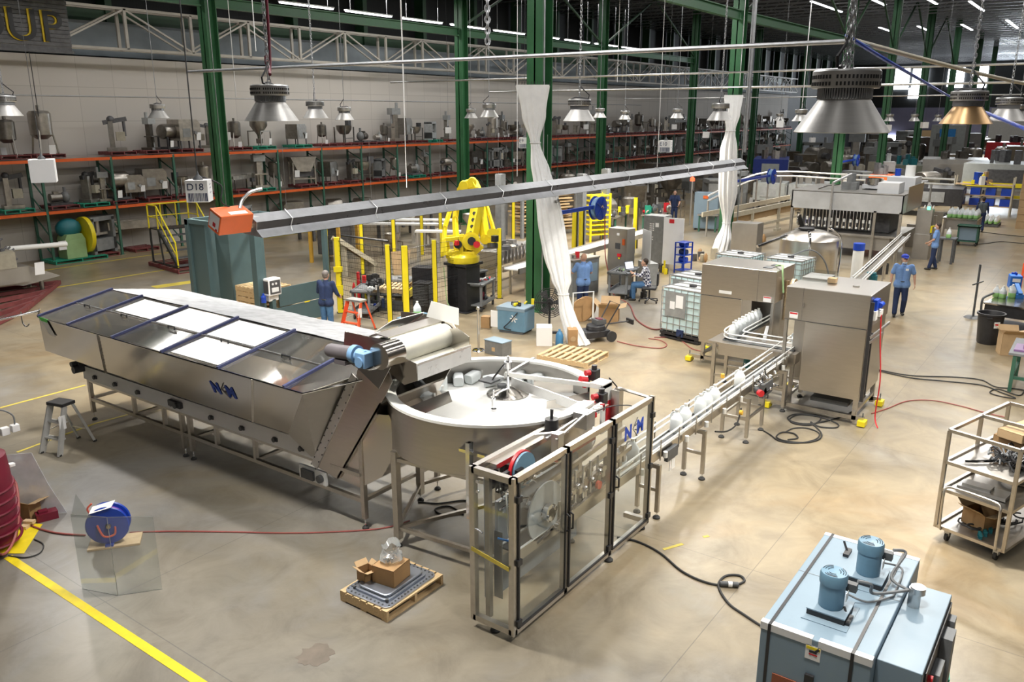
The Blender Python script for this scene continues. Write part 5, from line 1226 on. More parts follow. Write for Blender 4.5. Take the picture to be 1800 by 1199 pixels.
# ---- silver step ladder
def step_ladder(name, label, loc, rz, h, mr, mt, lr=None, wdt=.42, dep=.74):
    o = thing(name, label, 'step ladder', loc, rz); tw = wdt * .78
    for s_ in (-1, 1):
        mb = MB().bar((0, s_ * wdt / 2, 0), (dep * .36, s_ * tw / 2, h - .06), .032, .11); mb.build('front_rail', mr, o)
        MB().bar((dep, s_ * wdt / 2 * .96, 0), (dep * .58, s_ * tw / 2, h - .06), .022, .045).build('rear_leg', lr or mr, o)
    n = 3 if h < 1 else 4
    for k in range(1, n):
        f = k / n; x = dep * .36 * f; y = (wdt * (1 - f) + tw * f) / 2; z = (h - .06) * f
        MB().box(x - .02, -y, z - .02, x + .09, y, z + .006).build('step', mr, o)
    MB().box(dep * .27, -tw / 2 - .03, h - .06, dep * .64, tw / 2 + .03, h).build('top_platform', mt, o, .012)
    MB().bar((dep * .86, -wdt * .45, h * .32), (dep * .86, wdt * .45, h * .32), .02).bar((.06, -wdt * .47, .1), (.12, -wdt * .2, h * .3), .015).bar((.06, wdt * .47, .1), (.12, wdt * .2, h * .3), .015).bar((dep * .15, wdt / 2 * .9, h * .42), (dep * .82, wdt / 2 * .9, h * .45), .012).build('brace', ALU, o)
    mb = MB()
    for x, s_ in ((0, 1), (0, -1), (dep, .96), (dep, -.96)): mb.box(x - .03, s_ * wdt / 2 - .02, 0, x + .03, s_ * wdt / 2 + .02, .03)
    mb.build('rubber_foot', RUBBER, o)
    MB().box(.12, -wdt / 2 * .93, h * .45, .125, -wdt / 2 * .93 + .002, h * .8).box(dep * .12, -wdt * .47, h * .5, dep * .30, -wdt * .465, h * .78).build('label', PAPER, o)
    return o
step_ladder('step_ladder', 'silver step ladder with black top beside the long hopper', (6.02, 14.22, 0), R(14), .88, paint('ladder_silver', (.58, .58, .57), .4, .3), BLACK)

# ---- blue hose reel on a plywood board, clear bent guard in front
o = thing('plywood_board', 'small plywood board under the blue hose reel on the floor', 'board', (5.05, 10.40, 0), R(-37)); MB().box(-.33, -.17, 0, .33, .17, .03).build('board', PLY, o, .004)
o = thing('floor_hose_reel', 'blue hose reel with red hose standing on a plywood board', 'hose reel', (5.0, 10.42, .03), R(-37))
mb = MB()
for y in (-.10, .07): mb.lathe([(.03, y), (.26, y), (.275, y + .015), (.26, y + .03), (.03, y + .03)], (0, 0, .29), 36, axis='y')
mb.build('drum_flange', BLUE, o)
MB().lathe([(.21, -.07), (.235, -.03), (.235, .03), (.21, .07)], (0, 0, .29), 32, axis='y').build('wound_hose', paint('wound_hose', (.05, .03, .30), .4), o)
MB().tube([(.23 * math.cos(a), -.02, .29 + .23 * math.sin(a)) for a in [R(5 * k) for k in range(10, 30)]], .014, 6).tube(spline([(-.12, -.11, .32), (-.05, -.14, .16), (.08, -.14, .17), (.1, -.13, .28)]), .014, 6).tube(spline([(-.2, -.02, .45), (-.22, -.05, .55), (-.16, -.05, .62)]), .014, 6).build('red_hose', paint('reel_red_hose', (.70, .13, .08), .4), o)
MB().sheet([(-.2, -.12, .50), (.08, -.12, .56), (.12, .02, .60), (-.17, .02, .54)], .004).build('card_tag', PAPER, o)
MB().box(-.05, -.15, 0, .05, .13, .03).bar((0, .12, 0), (0, .12, .3), .05, .03).build('stand', BLUE, o)
MB().cyl((.02, -.14, .29), (.02, -.10, .29), .03, n=10).build('swivel', BRONZE, o)
g = thing('clear_guard', 'bent clear plastic guard standing on the floor before the blue hose reel', 'clear panel', (4.37, 9.13, 0))
A_, B_, C_ = Vector((4.19, 9.63, 0)), Vector((4.37, 9.13, 0)), Vector((4.77, 8.82, 0)); O_ = Vector((4.37, 9.13, 0))
U = Vector((0, 0, 1))
MB().sheet([A_ - O_, B_ - O_, B_ - O_ + U * 1.06, A_ - O_ + U * 1.02 + Vector((.1, -.3, .0)) * 0, ], .006).sheet([A_ - O_ + U * .99, A_ - O_ + Vector((.03, -.14, 1.32)), A_ - O_ + Vector((.10, -.30, 1.02))], .004).build('left_leaf', SHEET, g)
MB().sheet([B_ - O_, C_ - O_, C_ - O_ + U * 1.0, B_ - O_ + U * 1.06], .006).build('right_leaf', SHEET, g)
MB().tube([B_ - O_, B_ - O_ + U * 1.06], .004, 5).tube([A_ - O_ + U * 1.02, B_ - O_ + U * 1.06, C_ - O_ + U * 1.0], .003, 5).tube([A_ - O_, B_ - O_, C_ - O_], .004, 5).build('cut_edge', ALU, g)
pp = at(60, 905, 0)
pts = [onplane(u, v, pp, (-.75, -.66, 0)) for u, v in ((12, 800), (55, 796), (84, 850), (118, 904), (5, 906))]
solo('plastic_sheet', MB().sheet([p if p.z > .01 else Vector((p.x, p.y, .01)) for p in pts], .008), FILM, 'milky plastic sheet leaning behind the dark red drum at the left edge', 'plastic sheet')
# ---- dark red drum with hoses at the left edge
c = at(-12, 958, 0)
o = thing('hose_drum', 'dark red hose drum and post cut by the left edge of the photo', 'hose reel', (c.x, c.y, 0))
MB().lathe([(.10, .03), (.30, .05), (.345, .25), (.355, .9), (.33, 1.3), (.2, 1.38), (0, 1.38)], n=36).build('drum', REDREEL, o)
MB().box(-.12, .02, 1.1, .02, .16, 1.72).build('post', REDREEL, o)
mb = MB()
for k in range(6): mb.tube([(.36 * math.cos(a), .36 * math.sin(a), .15 + .15 * k + .06 * math.sin(a)) for a in [R(-150 + 10 * i) for i in range(26)]], .02, 6)
mb.build('groove_ring', REDREEL, o)
mb = MB()
for k in range(4):
    q = [at(2 + 3 * k, 812 + 10 * k, .9 - .05 * k), at(22 + 2 * k, 850, .62), at(30 + k, 905, .36), at(24, 950, .12), at(5, 975, .03 + .02 * k), at(-20, 960, .03)]
    mb.tube(spline([x - Vector((c.x, c.y, 0)) for x in q], 6), .017, 6)
mb.build('red_hose', HOSER, o)
p = at(8, 758, 1.05) - Vector((c.x, c.y, 0)); q = at(26, 752, 1.08) - Vector((c.x, c.y, 0))
MB().cbox(p, (.12, .10, .12)).cbox(q, (.11, .10, .11)).cbox(at(20, 817, .85) - Vector((c.x, c.y, 0)), (.08, .08, .05)).build('socket_box', PAPER, o, .01)
MB().tube(spline([p + Vector((-.1, .1, .25)), p + Vector((0, .05, .33)), q + Vector((0, 0, .2)), q]), .012, 6).build('lead', MIDGREY, o)
MB().cbox(at(3, 855, .75) - Vector((c.x, c.y, 0)), (.02, .07, .09)).cbox(at(3, 872, .68) - Vector((c.x, c.y, 0)), (.02, .07, .05)).build('sticker', ORANGE, o)
cc = at(52, 905, 0); carton('carton', 'open brown carton on the floor behind the dark red drum', (cc.x, cc.y, 0), (.30, .34, .26), R(20), True, CARD)
cc = at(83, 912, 0); solo('metal_block', MB().box(-.14, -.08, 0, .14, .08, .12).box(-.10, -.05, .12, .02, .05, .15), REDREEL, 'dark reddish metal block on the floor right of the brown carton', 'block', (cc.x, cc.y, 0), R(-15))
cc = at(50, 925, 0); solo('wood_offcut', MB().box(-.12, -.05, 0, .12, .05, .05).box(-.03, -.09, .05, .05, .06, .09), PLY, 'pale wood offcuts beside the yellow corner mark', 'wood', (cc.x, cc.y, 0), R(30))

# ---- blue grey cabinet with two motors (bottom right)
t = thing('heat_tunnel', 'blue grey cabinet with two blue motors on top and black straps', 'machine', (5.95, 1.79, 0))
t_root[0] = t; O8 = (5.95, 1.79, 0)
def P8(name, mb, m=None, bev=0): return PT(name, mb, m, t, bev, O8)
def P8s(name, mb, m):
    for q in mb.pieces(name, m, t): q.location = -Vector(O8)
x0, x1, y0, y1, zt = 5.95, 7.78, 0.93, 1.79, 1.70
P8('cabinet_body', MB().box(x0, y0, .28, x1, y1, zt), CABBLUE, .008)
P8s('base_skid', MB().box(x0 + .1, y0 + .05, 0, x1 - .1, y0 + .15, .28).box(x0 + .1, y1 - .15, 0, x1 - .1, y1 - .05, .28), DARK)
P8('lid_seam', MB().box((x0 + x1) / 2 + .05, y0, zt, (x0 + x1) / 2 + .056, y1, zt + .002), MIDGREY)
P8s('edge_tape', MB().box(x0 - .004, y0 - .002, zt - .06, x0 + .055, (y0 + y1) / 2 - .03, zt + .004).box(x0 - .004, (y0 + y1) / 2 + .02, zt - .06, x0 + .055, y1 + .004, zt + .004).box(x1 - .06, y0, zt, x1, y1, zt + .004), WHITE)
P8s('strap', MB().box(x0 - .008, y1 - .085, .28, x0 - .004, y1 - .06, zt).box(x0 - .008, y1 - .085, zt + .004, x1, y1 - .06, zt + .008).box(x0 - .008, y0 + .13, .28, x0 - .004, y0 + .155, zt).box(x0 - .008, y0 + .13, zt + .004, x1, y0 + .155, zt + .008), BLACK)
for u, v in ((1460, 1064), (1525, 1007)):
    p = at(u, v, zt + .06)
    P8('motor_plate', MB().box(p.x - .23, p.y - .19, zt + .001, p.x + .20, p.y + .17, zt + .006), CABBLUE)
    P8('motor_base', MB().mat(BLACK).box(p.x - .15, p.y - .15, zt + .006, p.x + .15, p.y + .15, zt + .055).mat(CABBLUE).box(p.x - .155, p.y - .155, zt + .055, p.x + .155, p.y + .155, zt + .065), None)
    mb = MB().lathe([(.096, .065), (.10, .08), (.10, .27), (.108, .275), (.11, .29), (.11, .355), (.102, .375), (0, .38)], (p.x, p.y, zt), 32)
    mo = P8('motor', mb, MOTOR)
    mb = MB()
    for r in (.05, .072, .09):
        for a0 in (20, 140, 260): mb.tube([(p.x + r * math.cos(R(a0 + a)), p.y + r * math.sin(R(a0 + a)), zt + .381) for a in range(0, 80, 10)], .0025, 4)
    mb.build('fan_slot', BLACK, mo)
    P8('terminal_box', MB().box(p.x + .06, p.y - .17, zt + .2, p.x + .12, p.y - .09, zt + .27), DARK)
    P8('rating_plate', MB().box(p.x - .02, p.y - .118, zt + .14, p.x + .05, p.y - .112, zt + .22), PAPER)
jb = at(1607, 1052, zt)
P8('control_box', MB().box(6.10, .60, .55, 7.42, .93, 1.63), CABBLUE, .006)
P8('control_panel', MB().box(6.2, .585, .75, 7.38, .60, 1.58), BLACK)
mb = MB()
for k in range(3): mb.cyl((6.35 + .3 * k, .585, 1.45 - .1 * k), (6.35 + .3 * k, .55, 1.45 - .1 * k), .03)
P8('red_button', mb, RED)
P8s('switch_block', MB().box(6.5, .52, 1.15, 6.75, .585, 1.4).box(6.9, .50, 1.0, 7.1, .585, 1.5).box(7.2, .53, 1.2, 7.32, .585, 1.5), MIDGREY)
for u, v in ((1460, 1064), (1525, 1007)):
    p = at(u, v, zt)
    P8('motor_lead', MB().tube(spline([(p.x + .1, p.y - .17, zt + .24), (p.x + .18, p.y - .26, zt + .2), ((p.x + jb.x) / 2, (p.y + jb.y) / 2, zt + .08), (jb.x, jb.y + .05, zt + .06)]), .014, 6), MIDGREY)
    P8('sensor_lead', MB().tube(spline([(p.x + .12, p.y - .1, zt + .08), (p.x + .2, p.y - .25, zt + .02), (jb.x - .1, jb.y + .15, zt + .015)]), .009, 6), MIDGREY)
P8('junction_box', MB().cyl((jb.x, jb.y, 1.63), (jb.x, jb.y, 1.80), .05).cyl((jb.x, jb.y - .02, 1.76), (jb.x, jb.y - .02, 1.82), .06, n=14), ALU)
for u, v in ((1489, 973), (1490, 1092)):
    p = at(u, v, zt); P8('hatch_latch', MB().box(p.x - .08, p.y - .03, zt, p.x + .06, p.y + .02, zt + .03).bar((p.x, p.y, zt + .02), (p.x + .05, p.y + .05, zt + .09), .015), BLACK)
lp = lambda u, v: Vector((x0 - .003, aty(u, v, 1.3).y * 0 + onplane(u, v, (x0, 0, 0), (1, 0, 0)).y, onplane(u, v, (x0, 0, 0), (1, 0, 0)).z))
a, b = lp(1417, 1131), lp(1441, 1165)
wl = P8('warning_label', MB().box(x0 - .004, b.y, b.z, x0 - .002, a.y, a.z), PAPER)
MB().box(x0 - .006, b.y + .005, a.z - .035, x0 - .004, a.y - .005, a.z - .01).build('warning_band', YELLOW, wl)
MB().box(x0 - .006, (a.y + b.y) / 2 - .03, (a.z + b.z) / 2, x0 - .004, (a.y + b.y) / 2 + .03, (a.z + b.z) / 2 + .02).bar((x0 - .005, (a.y + b.y) / 2 - .02, (a.z + b.z) / 2 + .02), (x0 - .005, (a.y + b.y) / 2 - .045, (a.z + b.z) / 2 + .05), .004, .02).build('warning_mark', BLACK, wl)
MB().box(x0 - .006, (a.y + b.y) / 2 - .035, (a.z + b.z) / 2 - .02, x0 - .004, (a.y + b.y) / 2 + .03, (a.z + b.z) / 2 - .008).build('warning_text', RED, wl)
a, b = lp(1358, 1182), lp(1412, 1260)
P8('inlet_flap', MB().box(x0 - .012, b.y, .9, x0 - .002, a.y, a.z), paint('rust_flap', (.33, .10, .05), .5))
a = lp(1422, 1190); P8('door_latch', MB().box(x0 - .03, a.y - .04, a.z - .05, x0 - .002, a.y + .03, a.z + .03), BLACK)
P8('side_slot', MB().box(x0 + .25, y0 - .006, .4, x0 + .29, y0 - .002, zt - .12), BLACK)
P8('yellow_band', MB().tube(spline([(6.08, .7, .55), (6.05, .62, .75), (6.1, .58, .95)]), .02, 6), YELLOW)
p = at(1608, 1180, .30); q = at(1668, 1196, .30) - p; solo('green_beam', MB().bar(-q * .5, q, .16, .12).bar(-q * .3 - Vector((0, 0, .3)), -q * .3, .1).bar(q * .85 - Vector((0, 0, .3)), q * .85, .1), GPAL, 'green metal beam jutting from beneath the blue grey cabinet', 'beam', p, 0)

# ---- open tube trolley (right edge)
TL, TW, TH = 1.78, .88, 1.62
tr = thing('tube_trolley', 'open stainless tube trolley with three shelves of cartons and cables', 'trolley', (11.76, 1.28, 0), R(-17))
for x in (0, .92, TL):
    for y in (0, -TW):
        if x == .92 and y == -TW: continue
        MB().box(x - .022, y - .022, .2, x + .022, y + .022, TH).build('post', FRAME, tr)
for z in (.22, .77, 1.17, TH):
    mb = MB()
    for y in (0, -TW): mb.box(0, y - .022, z - .022, TL, y + .022, z + .022)
    for x in (0, TL) + ((.92,) if z == TH else ()): mb.box(x - .022, -TW, z - .022, x + .022, 0, z + .022)
    sf = mb.build('shelf_frame', FRAME, tr)
    if z < TH: MB().box(.02, -TW + .02, z - .02, TL - .02, -.02, z - .012).build('shelf_tray', STEELD, sf)
MB().tube(spline([(-.02, -.08, .20), (-.07, -.08, .3), (-.09, -.08, .72), (-.05, -.10, .84), (-.04, -.3, .86), (-.04, -.6, .86), (-.05, -.76, .84), (-.09, -.80, .72), (-.07, -.80, .3), (-.02, -.80, .20)], 6), .018, 8).build('push_handle', FRAME, tr)
for x in (.12, TL - .12):
    for y in (-.12, -TW + .12):
        mb = MB().mat(RUBBER).cyl((x, y - .02, .06), (x, y + .02, .06), .06, n=16).mat(GALV).box(x - .03, y - .035, .08, x + .03, y + .035, .2); mb.build('caster', None, tr)
TM = Matrix.Translation((11.76, 1.28, 0)) @ Matrix.Rotation(R(-17), 4, 'Z')
def tl(x, y, z): return TM @ Vector((x, y, z))
carton('carton', 'long flat carton on top of the other boxes of the tube trolley', tl(1.25, -.50, 1.43), (.95, .34, .12), R(-24), False, CARDL)
carton('carton', 'deep carton standing on the upper trolley shelf beneath the long flat one', tl(1.05, -.42, 1.165), (.40, .40, .26), R(-20), False)
carton('carton', 'carton with loose flaps on the upper trolley shelf nearest the right edge', tl(1.52, -.6, 1.165), (.36, .36, .22), R(-5), True)
mb = MB(); rnd = random.Random(11)
for k in range(34):
    p = tl(.62 + rnd.uniform(-.18, .2), -.62 + rnd.uniform(-.2, .2), 1.19 + rnd.random() * .16); a0 = rnd.random() * 6.28; r = rnd.uniform(.04, .12)
    mb.mat(BLACK if k % 3 else MIDGREY).tube([p + Vector((r * math.cos(a0 + a), r * math.sin(a0 + a), .05 * math.sin(2 * a + k))) for a in [R(40 * i) for i in range(8)]], .013, 5)
solo('cable_heap', mb, BLACK, 'heap of black cables and fittings on the upper trolley shelf', 'cables')
mb = MB()
for k in range(7): mb.cyl(tl(.16 + .07 * k, -.18 - .05 * k, 1.19), tl(.26 + .07 * k, -.3 - .04 * k, 1.20), .022, n=8)
solo('chrome_fitting', mb, CHROME, 'chrome tube fittings at the left of the upper trolley shelf', 'fittings')
solo('plastic_tube', MB().tube([tl(.5, -.9, 1.21), tl(1.1, -.78, 1.25), tl(1.5, -.75, 1.27)], .025, 8).tube([tl(.6, -.95, 1.2), tl(1.3, -.85, 1.22)], .025, 8), WHITEPE, 'white plastic tubes lying across the upper trolley shelf', 'tube')
solo('steel_trough', MB().prism([(-.3, .0), (-.26, .14), (-.25, .14), (-.28, .01), (.28, .01), (.25, .14), (.26, .14), (.3, 0)], 0, .9, 'y'), STEELH, 'shallow stainless trough on the middle trolley shelf', 'trough', tl(.95, -.80, .77), R(-107))
solo('steel_plate', MB().box(-.3, -.14, 0, .3, .14, .05).box(-.25, -.1, .05, .1, .08, .09), ALU, 'bright metal plates at the left of the middle trolley shelf', 'plates', tl(.35, -.40, .77), R(-100))
mb = MB()
for r in (.42, .40, .38): mb.tube([(r * math.cos(a), r * .55 * math.sin(a), .02 + .03 * (r - .38) * 10) for a in [2 * math.pi * i / 30 for i in range(30)]], .014, 6, True)
solo('hose_coil', mb, BEIGE, 'coiled pale hose on the middle trolley shelf', 'hose', tl(1.25, -.5, .79), R(-17))
carton('carton', 'open empty carton on the bottom trolley shelf', tl(.52, -.36, .22), (.34, .34, .22), R(-30), True, CARD)
mb = MB()
for k in range(14):
    p = tl(.5 + rnd.uniform(-.3, .7), -.5 + rnd.uniform(-.25, .25), .25); r = rnd.uniform(.08, .2)
    mb.tube([p + Vector((r * math.cos(a), r * math.sin(a), .02 * k % .05)) for a in [R(36 * i) for i in range(9)]], .012, 5)
solo('cable_heap', mb, RUBBER, 'black cables around the open carton on the bottom trolley shelf', 'cables')
mb = MB()
for k in range(9): p = tl(.1 + .05 * k, -.55 + .03 * (k % 3), .24); mb.box(p.x - .03, p.y - .02, .205, p.x + .03, p.y + .02, .26)
solo('small_valve', mb, TEAL, 'small teal valve parts at the front of the bottom trolley shelf', 'valves')
# ---- bin, benches and things at the right edge
o = thing('trash_bin', 'tall black trash bin with a red and white label by the right bench', 'bin', (23.75, 2.05, 0))
MB().lathe([(0, 0), (.235, 0), (.25, .03), (.305, .74), (.335, .75), (.335, .80), (.30, .80), (.29, .78), (.23, .06), (0, .05)], n=32).build('bin_body', BLACK, o)
MB().box(-.36, -.07, .70, -.30, .07, .74).box(.30, -.07, .70, .36, .07, .74).build('handle', BLACK, o)
la = R(217); lm = Matrix.Rotation(la, 4, 'Z')
MB(lm).box(.285, -.07, .46, .300, .07, .62).build('label', PAPER, o); MB(lm).box(.299, -.055, .53, .302, .055, .575).build('label_mark', RED, o)
t = thing('workbench', 'dark workbench with steel top at the right edge, crowded with jugs', 'bench', (24.6, 2.35, 0), R(-10))
MB().box(0, -2.6, .84, 1.3, 0, .88).build('bench_top', STEELH, t); MB().box(.03, -2.6, .55, 1.25, -.03, .83).build('drawer_block', BLACK, t)
for x in (.08, 1.2):
    for y in (-.08, -2.5): MB().box(x - .04, y - .04, 0, x + .04, y + .04, .55).build('leg', DARK, t)
MB().tube(spline([(-.02, .02, .6), (-.08, .02, .8), (-.06, .02, .95), (.1, .02, 1.0), (.8, .02, 1.0)]), .03, 8).build('rail', DARK, t)
MB().box(.05, -2.5, .2, 1.2, -.1, .24).build('lower_shelf', DARK, t)
def bt(u, v, z=.88): return at(u, v, z)
jugG.put(bt(1750, 522), 0, 'green filled jug at the left end of the right bench', 'jugs on the right bench', 1.1)
jugG.put(bt(1762, 524), 1, 'green filled jug second from the left end of the right bench', 'jugs on the right bench', 1.1)
jugG.put(bt(1778, 523), 2, 'green filled jug in front of the blue drum on the right bench', 'jugs on the right bench', 1.2)
p = bt(1782, 506); o = thing('blue_canister', 'large blue canister standing behind the jugs on the right bench', 'canister', p, R(15)); MB().box(-.2, -.15, 0, .2, .15, .38).build('tank', paint('canister_blue', (.02, .16, .62), .4), o, .03); MB().tube([(-.1, 0, .38), (-.1, 0, .44), (.1, 0, .44), (.1, 0, .38)], .02, 6).cyl((.14, .05, .38), (.14, .05, .42), .04).build('handle', BLUE, o); MB().box(-.202, -.1, .2, -.2, .1, .3).build('label', PAPER, o)
p = bt(1788, 522); solo('blue_tool', MB().box(-.2, -.1, 0, .2, .1, .1).bar((-.2, 0, .1), (.2, 0, .3), .1).cyl((0, -.1, .1), (0, .1, .1), .06), paint('tool_blue', (.05, .22, .62), .4), 'blue and grey hand machine on the right bench before the canister', 'machine', p, .4)
p = at(1785, 476, 1.0); o = thing('welded_stand', 'orange welded frame at the right edge above the bench', 'frame', (29.6, 1.9, 0))
MB().box(-.03, -.03, 0, .03, .03, 1.25).box(-.03, -1.0, 0, .03, -.94, 1.25).box(-.03, -1.0, 1.2, .03, .0, 1.26).box(-.03, -1.0, .8, .03, 0, .86).build('frame', LADDER, o)
p = at(1753, 500, .9); solo('tool_stand', MB().cyl((0, 0, 0), (.04, .02, 1.55), .03, n=8).cyl((-.25, .1, 1.0), (.2, -.1, 1.05), .02, n=8).lathe([(0, 0), (.25, 0), (.2, .04), (0, .05)], n=16), DARK, 'dark stand with a cross rod behind the right bench', 'stand', (26.6, 2.75, 0))
carton('carton', 'flattened open carton beside the black trash bin', (22.9, 1.5, .0), (.4, .45, .55), R(20), True, CARDL)
t = thing('green_table', 'green legged steel table cut by the right edge, below the bin', 'table', (19.6, 1.15, 0))
MB().box(0, -1.5, .80, 1.5, .12, .85).build('table_top', MIDGREY, t)
for x, y in ((.05, 0), (.05, -1.4), (1.4, 0), (1.4, -1.4)): MB().bar((x, y, 0), (x, y, .8), .07).build('leg', RACKG, t)
MB().box(.03, -1.4, .28, .09, 0, .34).box(.03, -.03, .28, 1.4, .03, .34).build('rail', RACKG, t)
solo('parts_tray', MB().box(-.3, -.25, 0, .3, .25, .04).cyl((-.1, 0, .04), (-.1, 0, .12), .1).box(.05, -.2, .04, .25, .1, .12), paint('purple_tray', (.25, .14, .30), .4), 'purplish tray of parts on the green legged table', 'tray', (20.1, .95, .85))
# ---------------------------------------------------------------- people
def cap(mb, a, b, ra, rb, n=14):
    a, b = Vector(a), Vector(b)
    mb.cyl(a, b, ra, rb, n=n).ball(a, ra, n, 8).ball(b, rb, n, 8); return mb
def remesh(o, vs, smooth=4):
    m = o.modifiers.new('skin', 'REMESH'); m.mode = 'VOXEL'; m.voxel_size = vs; m.use_smooth_shade = True
    s_ = o.modifiers.new('soft', 'SMOOTH'); s_.iterations = smooth; s_.factor = 0.5
    return o
def hand(mb, wrist, tip, thumb_side):
    "palm, four bent fingers of unequal length and a thumb from the side of the palm; tip gives the pointing direction"
    w_ = Vector(wrist); d = (Vector(tip) - w_).normalized(); s_ = Vector(thumb_side); s_ = (s_ - d * s_.dot(d)).normalized(); c = d.cross(s_)
    mb.cyl(w_, w_ + d * .03, .022, .026, n=10)
    for k in range(4):
        off = s_ * (.030 - .019 * k); p0 = w_ + d * .02 + off * .8; p1 = w_ + d * .095 + off
        cap(mb, p0, p1, .015, .0105, 8)
        ln = (.075, .085, .08, .062)[k]; p2 = p1 + (d * .8 + c * .35) * ln * .5; p3 = p2 + (d * .35 + c * .85) * ln * .5
        cap(mb, p1, p2, .0095, .009, 8); cap(mb, p2, p3, .009, .008, 8)
    t0 = w_ + d * .03 + s_ * .026; t1 = t0 + (s_ * .8 + d * .6) * .035; t2 = t1 + (d * .9 + s_ * .2 + c * .3) * .035
    cap(mb, t0, t1, .013, .011, 8); cap(mb, t1, t2, .011, .009, 8)
def person(name, label, loc, rz, H=1.78, lean=0.0, turn=0.0, nod=0.0, shirt=SHIRTB, pants=NAVY, hair=HAIR, elbow=None, wrist=None, knee=None, ankle=None, hipz=.92, hair_style='short', sleeve='short', extra=None, thumb=None, skin=SKIN, build=1.0):
    o = thing(name, label, 'person', loc, rz); o.scale = (H / 1.78,) * 3
    hip = Vector((0, 0, hipz)); up = Vector((math.sin(lean), 0, math.cos(lean)))
    W = hip + up * .12; CH = hip + up * .42; SH = hip + up * .53; NK = hip + up * .60
    fwd = Vector((math.cos(turn), math.sin(turn), 0)); lft = Vector((-fwd.y, fwd.x, 0))
    HD = NK + Vector((0, 0, .125)) + Vector((math.sin(lean + nod), 0, 0)) * .06
    sh = {1: SH + Vector((0, .185 * build, 0)), -1: SH + Vector((0, -.185 * build, 0))}
    hp = {1: hip + Vector((0, .09, 0)), -1: hip + Vector((0, -.09, 0))}
    e = {1: Vector((.02, .25, 1.17)), -1: Vector((.02, -.25, 1.17))}; w_ = {1: Vector((.08, .26, .92)), -1: Vector((.08, -.26, .92))}
    k_ = {1: Vector((.02, .10, .49)), -1: Vector((.02, -.10, .49))}; a_ = {1: Vector((0, .11, .09)), -1: Vector((0, -.11, .09))}
    for dct, src in ((e, elbow), (w_, wrist), (k_, knee), (a_, ankle)):
        for s_, v in (src or {}).items(): dct[s_] = Vector(v)
    b = MB()
    # trunk
    for s_ in (1, -1):
        cap(b, hp[s_] + Vector((0, 0, .03)), W + Vector((0, .06 * s_, 0)), .105 * build, .10 * build); cap(b, W + Vector((0, .06 * s_, 0)), CH + Vector((0, .085 * s_, 0)), .10 * build, .105 * build)
        cap(b, CH + Vector((0, .085 * s_, .02)), sh[s_], .09, .062)
        cap(b, sh[s_], e[s_], .052, .042); cap(b, e[s_], w_[s_], .043, .027)
        hand(b, w_[s_], w_[s_] + (w_[s_] - e[s_]).normalized() * .1, (thumb or {}).get(s_, (1, 0, 0)))
        cap(b, hp[s_], k_[s_], .088, .060); cap(b, k_[s_], a_[s_], .060, .038)
    cap(b, SH, NK + Vector((0, 0, .05)), .065, .055)
    # head: skull, jaw, nose, ears
    b.ball(HD + Vector((0, 0, .02)) - fwd * .01, (.098, .085, .112), 18, 12)
    cap(b, HD + fwd * .03 + Vector((0, 0, -.02)), HD + fwd * .055 + Vector((0, 0, -.085)), .07, .042)
    cap(b, HD + fwd * .088 + Vector((0, 0, .015)), HD + fwd * .108 + Vector((0, 0, -.022)), .010, .016, 8)
    for s_ in (1, -1): b.ball(HD + lft * (.083 * s_) + Vector((0, 0, -.005)), (.018, .014, .032), 8, 6); b.ball(HD + fwd * .075 + lft * (.033 * s_) + Vector((0, 0, .028)), .018, 8, 6)
    b.ball(HD + fwd * .088 + Vector((0, 0, -.055)), (.016, .022, .008), 8, 6)
    remesh(b.build('body', skin, o), .009, 2)
    m = MB()
    for s_ in (1, -1): m.ball(HD + fwd * .094 + lft * (.034 * s_) + Vector((0, 0, .014)), (.008, .012, .007), 8, 6); m.ball(HD + fwd * .094 + lft * (.034 * s_) + Vector((0, 0, .036)), (.006, .018, .005), 8, 6)
    m.build('eyes', HAIR, o)
    # shirt
    m = MB()
    for s_ in (1, -1):
        cap(m, hp[s_] + Vector((0, 0, .0)), W + Vector((0, .06 * s_, 0)), .128 * build, .118 * build); cap(m, W + Vector((0, .06 * s_, 0)), CH + Vector((0, .085 * s_, 0)), .116 * build, .120 * build)
        cap(m, CH + Vector((0, .085 * s_, .02)), sh[s_], .104, .074)
        if sleeve == 'short':
            f = sh[s_].lerp(e[s_], .72); cap(m, sh[s_], f, .070, .068)
        elif sleeve == 'long':
            cap(m, sh[s_], e[s_], .068, .056); cap(m, e[s_], e[s_].lerp(w_[s_], .93), .055, .038)
        elif sleeve == 'rolled':
            cap(m, sh[s_], e[s_].lerp(w_[s_], .1), .068, .056)
    cap(m, SH - up * .02, NK - up * .01, .080, .066)
    remesh(m.build('shirt', shirt, o), .012, 3)
    m = MB(); cap(m, NK + Vector((.03, .045, -.03)), NK + Vector((.075, .02, -.06)), .018, .014, 8); cap(m, NK + Vector((.03, -.045, -.03)), NK + Vector((.075, -.02, -.06)), .018, .014, 8)
    m.build('collar', shirt, o)
    m = MB()
    for s_ in (1, -1):
        cap(m, hp[s_] + Vector((0, -.02 * s_, .07)), hp[s_], .118 * build, .112); cap(m, hp[s_], k_[s_], .106, .080); cap(m, k_[s_], a_[s_] + Vector((0, 0, .02)), .080, .066)
    remesh(m.build('trousers', pants, o), .013, 3)
    m = MB(); n = 20; c = hip + Vector((0, 0, .10))
    m.tube([c + Vector((.108 * build * math.cos(t), .165 * build * math.sin(t), 0)) for t in [2 * math.pi * i / n for i in range(n)]], .018, 6, True); m.build('belt', BLACK, o)
